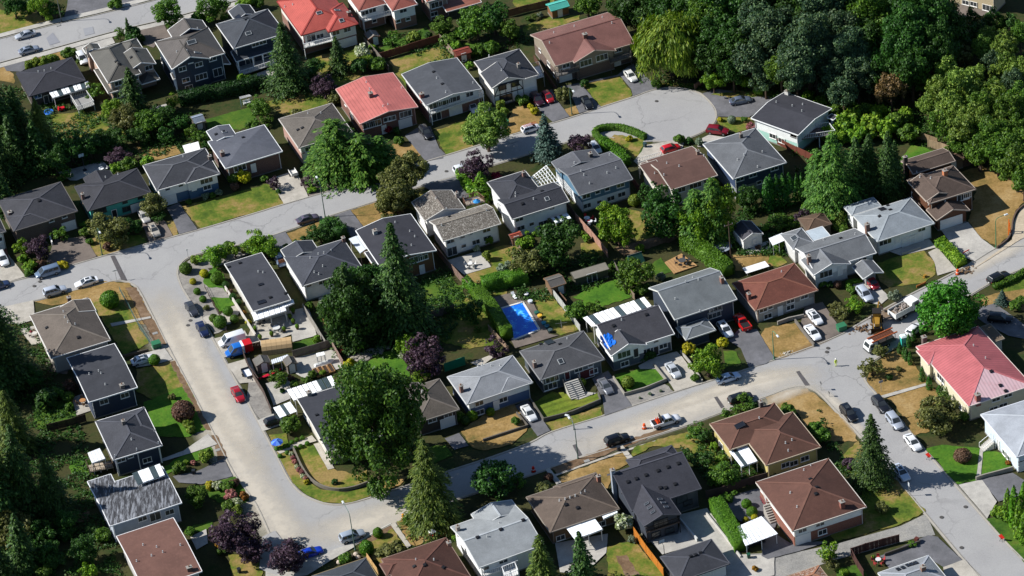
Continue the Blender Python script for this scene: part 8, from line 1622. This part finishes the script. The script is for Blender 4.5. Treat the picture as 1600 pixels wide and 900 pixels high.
person('person in yellow high-visibility clothes and white hard hat standing on the road',425,490)
dm=MB()
for i in range(60):
    a,b_,s=random.gauss(0,1.2),random.gauss(0,.7),random.uniform(.1,.3);dm.lathe([(s,-.05),(s*.7,s*.4),(s*.1,s*.6)],5,(a,b_,max(0,.35-.12*a*a-.3*b_*b_)))
tile(3,1);single('dirt_heap',dm.mesh(plain('#6a543e',.95,0,.3)),'brown dirt heap at the end of the hedge driveway','dirt heap',at(1235,795),R(30))
tile(3,2);single('dirt_heap',dm.mesh(plain('#6a543e',.95,0,.3)),'brown dirt heap beside the backhoe bucket','dirt heap',at(590,255),R(20));single('rubble_heap',dm.mesh(plain('#b0a89a',.95,0,.3)),'small pale rubble heap on the dry lawn kerb','rubble',at(120,410),R(20),scale=(.6,.6,.7))
tile(3,1);boxy('trench_frame','orange trench support frame standing on the dry verge','frame',1508,560,60,[('upright',MB().bar((-.5,0,0),(-.1,0,3.4),.16,.16),'#d06418'),('upright',MB().bar((.5,0,0),(.3,0,2.4),.16,.16),'#d06418'),('cross_bar',MB().bar((-.4,0,.8),(.45,0,.8),.12,.12).bar((-.25,0,2.0),(.36,0,2.0),.12,.12),'#d06418')])
boxy('plate_compactor','yellow compactor plate on the carport lawn edge','compactor',983,832,20,[('plate',MB().box(-.5,.5,-.3,.3,0,.12),'#94702a'),('engine',MB().box(-.3,.2,-.22,.22,.12,.55),'#94702a'),('handle',MB().bar((-.4,-.2,.3),(-1.1,-.2,1.0),.04,.04).bar((-.4,.2,.3),(-1.1,.2,1.0),.04,.04).bar((-1.1,-.2,1.0),(-1.1,.2,1.0),.04,.04),'#2a2a2a')])
boxy('barrier','red and white barrier at the broken driveway end','barrier',1238,690,30,[('board',MB().box(-.8,.8,-.03,.03,.6,.85),'#d04838'),('board',MB().box(-.8,.8,-.03,.03,.25,.45),'#e0d8d0'),('leg',MB().bar((-.6,-.3,0),(-.6,0,.9),.05,.05).bar((-.6,.3,0),(-.6,0,.9),.05,.05),'#8a8a8a'),('leg',MB().bar((.6,-.3,0),(.6,0,.9),.05,.05).bar((.6,.3,0),(.6,0,.9),.05,.05),'#8a8a8a')])
tile(3,1);cone('orange barrel at the hedge driveway',1185,815);tile(2,2);cone('orange barrel behind the roadwork pickup',828,880);tile(1,3);cone('yellow-orange barrel by the egg-shaped shrub',922,545,True,'#e09018');tile(2,3);cone('red cone on the shaded street',135,248,True,'#d0200f')
tile(3,3);diamond('red diamond roadwork sign behind the white sedan',1003,172);diamond('red diamond roadwork sign by the lower cypresses',1460,682)
#================================================================street furniture
tile(2,0);lamp('green street lamp at the cul-de-sac driveway',375,715)
tile(0,1);lamp('street lamp by the turquoise house lawn',640,695)
tile(1,1);lamp('tall green street lamp behind the dark hedge',433,460,8.6,-72+180,1.6)
tile(3,2);lamp('street lamp on the dry lawn by two white cars',38,448,col='#4c8060')
tile(3,1);lamp('street lamp beside the orange frame',1425,650,col='#3c7a54',ang=20)
tile(1,3);lamp('tall street lamp beside the silver hatchback',620,738,8.4,108,3.0,col='#5c7068')
tile(2,3);lamp('street lamp by the lower street trench',413,168,7.6,108,2.2)
tile(2,2);lamp('short street lamp on the striped lawn kerb',385,885,3.0,150,.8,'#9a9a94')
tile(0,0);lamp('street lamp at the top left corner',385,135,8.0,-72,1.5,'#6a6a64')
for t,lab,x,y,hh in (((2,1),'brown wooden utility pole beside the white garden cottage',1368,712,8.5),):
    tile(*t);p=at(x,y);r=thing('utility_pole',lab,'utility pole',p,GRID,'street lamps');part('pole',MB().cyl((0,0,0),(0,0,hh),.14,.1,8),plain('#5a4a3c',.8),r);part('crossarm',MB().box(-.9,.9,-.06,.06,hh-.9,hh-.75),plain('#5a4a3c',.8),r)
    for s in (-.8,0,.8): part('insulator',MB().cyl((s,0,hh-.75),(s,0,hh-.55),.05,.05,6),plain('#8a8f90',.4),r)
tile(0,1);sign_post('street name sign at the corner of the dry lawn',730,855,2.6,.9);sign_post('small post sign at the topiary corner',1177,710,2.0,.3)
tile(3,2);sign_post('street sign on the red-roof corner lot',708,650,2.6,.8,.5,'#8a8f98');sign_post('stop sign on its short post at the trench corner',332,640,2.0,.5,.5,'#3a3c40',Vd);sign_post('dark mailbox post at the kerb of the brown house',383,680,1.2,.4,.45,'#2c2e30',Vd)
tile(3,3);sign_post('tall street sign at the lane mouth',882,400,3.0,.5,.8,'#b8bcc0',Vd)
tile(0,2);utility_box('green utility box at the end of the chain-link fence',980,370,1.6,1.3,1.1);tile(3,2);utility_box('green utility box beside the white cars driveway',460,262,1.6,1.3,1.1);tile(1,0);utility_box('green utility box by the half-timbered house drive',1558,780,1.4,1.1,1.0)
tile(0,3);bin_('dark bin on the asphalt driveway',1213,265);bin_('black bin on the lower left lawn',1497,880);tile(2,1);bin_('dark bin at the pale shared driveway',832,20,'#2c4044');tile(2,3);bin_('black bin by the front path',668,118);bin_('green bin at the garage forecourt',1480,790,'#1c4a38');tile(3,3);bin_('brown bin beside the kerbside fir',930,690,'#5a3028')
tile(0,1);hoop('basketball hoop in the shaded back court',530,165,200);tile(2,3);hoop('basketball hoop on the skylight house courtyard',955,790,200)
tile(1,3);umbrella('blue and white parasol by the corner path',130,58,'#1c4cb0',1.7,1.15,'#5a86d0');tile(1,1);umbrella('blue parasol on the shake-roofed house deck',1378,352,'#2a80b8',4.4,.8)
tile(2,1);patio_set('grey patio table on the timber deck',1065,745,.3);tile(1,2);patio_set('pale patio table on the white patio',130,265,.12,'#c8c8c4','#8a8a88');patio_set('dark patio table beside the white patio cover',20,220,.12,'#3a3634','#2a2826',4,.5)
tile(0,2);patio_set('small patio table on the taupe house patio',220,300,.1,'#b8b4ac','#a89888',4,.5);umbrella('folded maroon parasol on the taupe house patio',193,268,'#7a2a34',2.0,.35);patio_set('wooden table on the shaded back deck',520,720,.1,'#a87a50','#8a6848',4,.6);tile(2,1);patio_set('white table on the blue house terrace',470,480,.1,'#dcdcdc','#c82a2c',4,.6);patio_set('round white table by the pinkish fence',490,500,.1,'#d8d8d8','#b8b8b8',3,.5)
tile(1,1);patio_set('jumbled white chairs on the paved back patio',1340,765,.1,'#d4d2cc','#d8d6d0',5,.5);tile(3,3);patio_set('red and white garden set by the grey roof',690,815,.1,'#c8c4c0','#a03a38',5,.5);tile(0,1);patio_set('white garden table behind the turquoise house',635,170,.1,'#e0e0de','#d0d0ce',4,.6)
tile(1,2)
for i,(x,y) in enumerate(((100,305),(178,275),(28,325),(215,195),(235,225),(260,260))): planter('clipped plant in a dark pot on the white patio edge',x,y)
for x,y in ((0,270),(235,160)): planter('clipped plant in a dark pot on the white patio edge',x,y)
# timber deck,kayak,playthings and other garden things
tile(2,1);P=[at(*q) for q in ((955,745),(1060,690),(1160,765),(1015,815))];c0=s_c(P);r=thing('timber_deck','square timber garden deck beside the tall bright hedge','deck',c0)
for i in range(14):
    a0,a1=i/14,(i+1)/14-.008;q=[P[0].lerp(P[1],a0),P[0].lerp(P[1],a1),P[3].lerp(P[2],a1),P[3].lerp(P[2],a0)];v=[x-c0 for x in q]
    part('plank',MB().add([(x.x,x.y,.25) for x in v]+[(x.x,x.y,.0) for x in v],[(0,1,2,3),(7,6,5,4),(0,4,5,1),(1,5,6,2),(2,6,7,3),(3,7,4,0)]),plain('#a88458' if i % 2 else '#9c7850',.8,0,.2),r)
tile(1,2);p=at(85,530,.6);r=thing('kayak','long red kayak lying beside the grey gabled sheds','kayak',(p.x,p.y,.05),R(28));hull=MB();vs=[];
for i in range(11):
    t=i/10*2-1;w=.34*(1-abs(t)**2.4)+.01;hz=.12*abs(t)**2
    for y,z in ((-w,.28+hz),(-w*.7,.05+hz),(0,hz),(w*.7,.05+hz),(w,.28+hz),(0,.36+hz)): vs.append((t*2.4,y,z))
hull.add(vs,[(6*i+j,6*i+6+j,6*i+6+(j+1)%6,6*i+(j+1)%6) for i in range(10) for j in range(6)]);part('hull',hull,plain('#c02238',.35),r);part('cockpit',MB().lathe([(.28,.34),(.3,.4),(.24,.41)],12),plain('#1c1c1e',.6),r)
boxy('boat','white upturned dinghy in the paved vegetable yard','boat',425,475,U,[('hull',MB().add([(-1.9,-.5,.1),(1.4,-.5,.1),(2.2,0,.25),(1.4,.5,.1),(-1.9,.5,.1),(-1.7,-.25,.5),(1.2,-.25,.5),(1.8,0,.5),(1.2,.25,.5),(-1.7,.25,.5)],[(0,1,6,5),(1,2,7,6),(2,3,8,7),(3,4,9,8),(4,0,5,9),(5,6,7,8,9),(4,3,2,1,0)]),'#dcdcd8'),('keel',MB().box(-1.6,1.6,-.03,.03,.5,.57),'#b8b8b4')])
canopy('small white market canopy in the vegetable yard',[(380,430),(432,418),(425,398),(375,408)],2.1,2,'#e4e2dc',name='market_canopy',ribs=False)
for i,(x,y) in enumerate(((380,535),(410,525),(440,518),(470,508))): boxy('raised_bed','timber raised vegetable bed in the paved yard','garden bed',x,y,Vd,[('frame',MB().box(-1.3,1.3,-.4,-.34,0,.4).box(-1.3,1.3,.34,.4,0,.4).box(-1.3,-1.24,-.34,.34,0,.4).box(1.24,1.3,-.34,.34,0,.4),'#a87c4c',.8),('soil',MB().box(-1.22,1.22,-.33,.33,.05,.3),'#3a2c22',.9)],group='raised beds')
tile(0,0);boxy('toy_car','red toy car among blue playthings in the shaded yard','toy',385,690,20,[('body',MB().box(-.7,.7,-.4,.4,.25,.7),'#c01c2c'),('seat_back',MB().box(-.6,-.45,-.3,.3,.7,1.1),'#c01c2c')]+wheels([-.45,.45],.4,.22,.12));boxy('paddling_pool','blue paddling pool and toys in the shaded yard','paddling pool',305,705,0,[('ring',MB().lathe([(1.0,0),(1.15,.2),(1.0,.4),(.85,.4),(.8,.2)],16),'#2a6ac0'),('base',MB().cyl((0,0,.02),(0,0,.08),.95,.95,16),'#4a9ad8')]);boxy('sandbox','beige square sandbox cover behind the navy house','sandbox',1190,610,U,[('cover',MB().box(-1.2,1.2,-1.0,1.0,.3,.5),'#c8a888'),('frame',MB().box(-1.3,1.3,-1.1,1.1,0,.3),'#8a6a4a')])
canopy('grey slatted arbour beyond the cedar hedge',[(1500,620),(1575,600),(1560,590),(1495,605)],2.2,5,'#8a8a88',name='arbour');boxy('garden_bench','white garden bench by the slatted arbour','bench',1545,650,U,[('seat',MB().box(-.8,.8,-.25,.25,.4,.47),'#dcdcd8'),('backrest',MB().box(-.8,.8,.2,.26,.47,.95),'#dcdcd8'),('leg',MB().box(-.75,-.67,-.25,.25,0,.4),'#dcdcd8'),('leg',MB().box(.67,.75,-.25,.25,0,.4),'#dcdcd8')])
tile(1,3);boxy('play_slide','turquoise and red play slide under the street bend cedar','slide',1105,665,30,[('platform',MB().box(-.5,.5,-.5,.5,.9,1.0),'#c83a3a'),('post',MB().box(-.5,-.42,-.5,-.42,0,1.6).box(.42,.5,-.5,-.42,0,1.6),'#1c9a8c'),('post',MB().box(-.5,-.42,.42,.5,0,1.6).box(.42,.5,.42,.5,0,1.6),'#1c9a8c'),('slide',MB().bar((.5,0,1.0),(2.0,0,.1),.6,.08),'#1ca08c'),('roof',MB().add([(-.6,-.6,1.6),(.6,-.6,1.6),(.6,.6,1.6),(-.6,.6,1.6),(0,0,2.1)],[(3,2,1,0),(0,1,4),(1,2,4),(2,3,4),(3,0,4)]),'#e4e4e0')])
wd=MB()
for i in range(40): a=random.uniform(0,6.28);q=Vector((random.gauss(0,.7),random.gauss(0,.5),random.uniform(.05,.5)));wd.bar(q,q+Vector((math.cos(a),math.sin(a),random.uniform(-.1,.2)))*random.uniform(.5,1.2),.09,.09)
single('wood_pile',wd.mesh(plain('#8a5c38',.9,0,.3)),'heap of cut timber beside the white house chimney','wood pile',at(1150,620),0)
for i,(x,y) in enumerate(((560,800),(590,780),(625,770),(640,790),(520,820))): single('boulder',MB().lathe([(.3,0),(.5,.2),(.42,.45),(.15,.6)],7).mesh(plain('#b8a898',.9,0,.25)),'pale rockery boulder beside the tall lamp','rock',at(x,y),i,'rockery boulders')
tile(1,2)
for i in range(26):
    t=i/25;x=590+t*230+random.uniform(-8,8);y=450-t*75+random.uniform(-22,22);s=random.uniform(.35,.7);single('boulder',MB().lathe([(.6*s,0),(.9*s,.2*s),(.7*s,.5*s),(.2*s,.62*s)],7).mesh(plain('#8f887c',.9,0,.25)),'grey rock bed boulder above the lush kidney lawn','rock',at(x,y),i,'rock bed boulders')
tile(2,2);full();pool([(776*4,485*4),(817*4,473*4),(843*4,516*4),(803*4,532*4)],None)
tile(2,2)
for i,(x,y,cc) in enumerate(((90,50,'#d8d8d8'),(115,95,'#c8ccd0'),(155,165,'#2a5a4a'),(175,185,'#d8a838'),(200,230,'#2a7a8a'),(220,250,'#1c4a5a'),(240,275,'#3a4a4a'))): boxy('storage_box',('pale','silver','dark green','yellow','teal','navy','grey')[i]+' poolside storage tub along the terrace edge','storage tub',x,y,U+20*i,[('tub',MB().lathe([(.35,0),(.45,.5),(.47,.55)],10),cc),('lid',MB().lathe([(.5,.551),(.48,.62),(.1,.66)],10),cc)])
boxy('lounger','white sun lounger at the head of the pool','lounger',15,60,U,[('seat',MB().box(-.3,.3,-.9,.5,.3,.38),'#e4e4e0'),('backrest',MB().bar((0,.5,.34),(0,1.0,.8),.6,.06),'#e4e4e0'),('leg',MB().box(-.28,-.22,-.8,-.74,0,.3).box(.22,.28,-.8,-.74,0,.3),'#c8c8c4'),('leg',MB().box(-.28,-.22,.4,.46,0,.3).box(.22,.28,.4,.46,0,.3),'#c8c8c4')])
boxy('clothes_line','spindly rotary clothes line on the pool side lawn','clothes line',312,270,0,[('pole',MB().cyl((0,0,0),(0,0,1.9),.03,.03,6),'#8a8a88'),('arm',MB().bar((-1.1,0,1.9),(1.1,0,1.9),.03,.03).bar((0,-1.1,1.9),(0,1.1,1.9),.03,.03),'#8a8a88')])
tile(1,2);P=[at(*q) for q in ((1180,525),(1310,480))];single('windbreak_screen',MB().bar(P[0]+Vector((0,0,1.0)),P[1]+Vector((0,0,1.0)),.08,1.9).mesh(plain('#1c7a58',.6)),'dark green windbreak screen behind the pale grey roof','screen',(0,0,0))
tile(2,1);boxy('trampoline','round dark trampoline in the shade beside the bright hedge','trampoline',1310,660,0,[('frame',MB().lathe([(1.9,.75),(2.0,.8),(1.9,.86),(1.75,.82)],20),'#8a929a'),('mat',MB().cyl((0,0,.78),(0,0,.8),1.74,1.74,20),'#141416')]+[('leg',MB().bar((1.8*math.cos(a),1.8*math.sin(a),0),(1.85*math.cos(a),1.85*math.sin(a),.78),.06,.06),'#8a929a') for a in (.5,2.1,3.7,5.2)])
boxy('covered_table','white sheet of plastic over a table on the dry back lawn','table',1525,790,U,[('cover',MB().box(-2.4,2.4,-1.0,1.0,.7,.76),'#e0e0de'),('leg',MB().box(-2.2,-2.1,-.9,-.8,0,.7).box(2.1,2.2,-.9,-.8,0,.7),'#8a8a88'),('leg',MB().box(-2.2,-2.1,.8,.9,0,.7).box(2.1,2.2,.8,.9,0,.7),'#8a8a88')])
boxy('garden_tent','green netted frame in the shaded back garden','shelter',770,730,U,[('net',MB().add([(-1.6,-1.2,0),(1.6,-1.2,0),(1.6,1.2,0),(-1.6,1.2,0),(-1.4,0,1.7),(1.4,0,1.7)],[(0,1,5,4),(1,2,5),(2,3,4,5),(3,0,4)]),'#2c5a4a',.8),('ridge',MB().bar((-1.5,0,1.72),(1.5,0,1.72),.06,.06),'#8a8a80')])
for h in HOUSES.values(): h.finish()
# ================================================================ labels that still collide get their place in the picture
def _scr(o):
    p = o.matrix_basis.translation; X, Y, Z = p.x, p.y-CAM_Y, p.z-CAM_H
    w = Y*math.cos(CAM_PITCH)-Z*math.sin(CAM_PITCH); x, y = X/w*CAM_F, (Y*math.sin(CAM_PITCH)+Z*math.cos(CAM_PITCH))/w*CAM_F
    c, s = math.cos(-CAM_ROLL), math.sin(-CAM_ROLL); return (c*x-s*y+800, 450-(s*x+c*y))
NUM = ['zero','one','two','three','four','five','six','seven','eight','nine','ten','eleven','twelve','thirteen','fourteen','fifteen','sixteen','seventeen','eighteen','nineteen','twenty']
ORD = ['leftmost','second from left','third from left','fourth from left','fifth from left','sixth from left','seventh from left','eighth from left','ninth from left','tenth from left','eleventh from left','twelfth from left','thirteenth from left','fourteenth from left','fifteenth from left']
by = {}
for o in THINGS: by.setdefault(o['label'], []).append(o)
for lab, L in by.items():
    if len(L) < 2 or len(L) > 15: continue
    if any(k in lab for k in ('boulder',)): continue
    L.sort(key=lambda o: _scr(o)[0])
    if len(L) == 2:
        words = ('left one of two: ', 'right one of two: ')
        for o, w in zip(L, words): o['label'] = (lab + ', ' + w[:w.index(' ')] + ' one of two')
    else:
        for i, o in enumerate(L): o['label'] = lab + ', ' + ('rightmost' if i == len(L)-1 else ORD[i]) + ' of ' + NUM[len(L)]
    for o in L:
        ws = o['label'].split()
        if len(ws) > 16: o['label'] = ' '.join(x for x in ws if x not in ('the', 'a', 'and'))
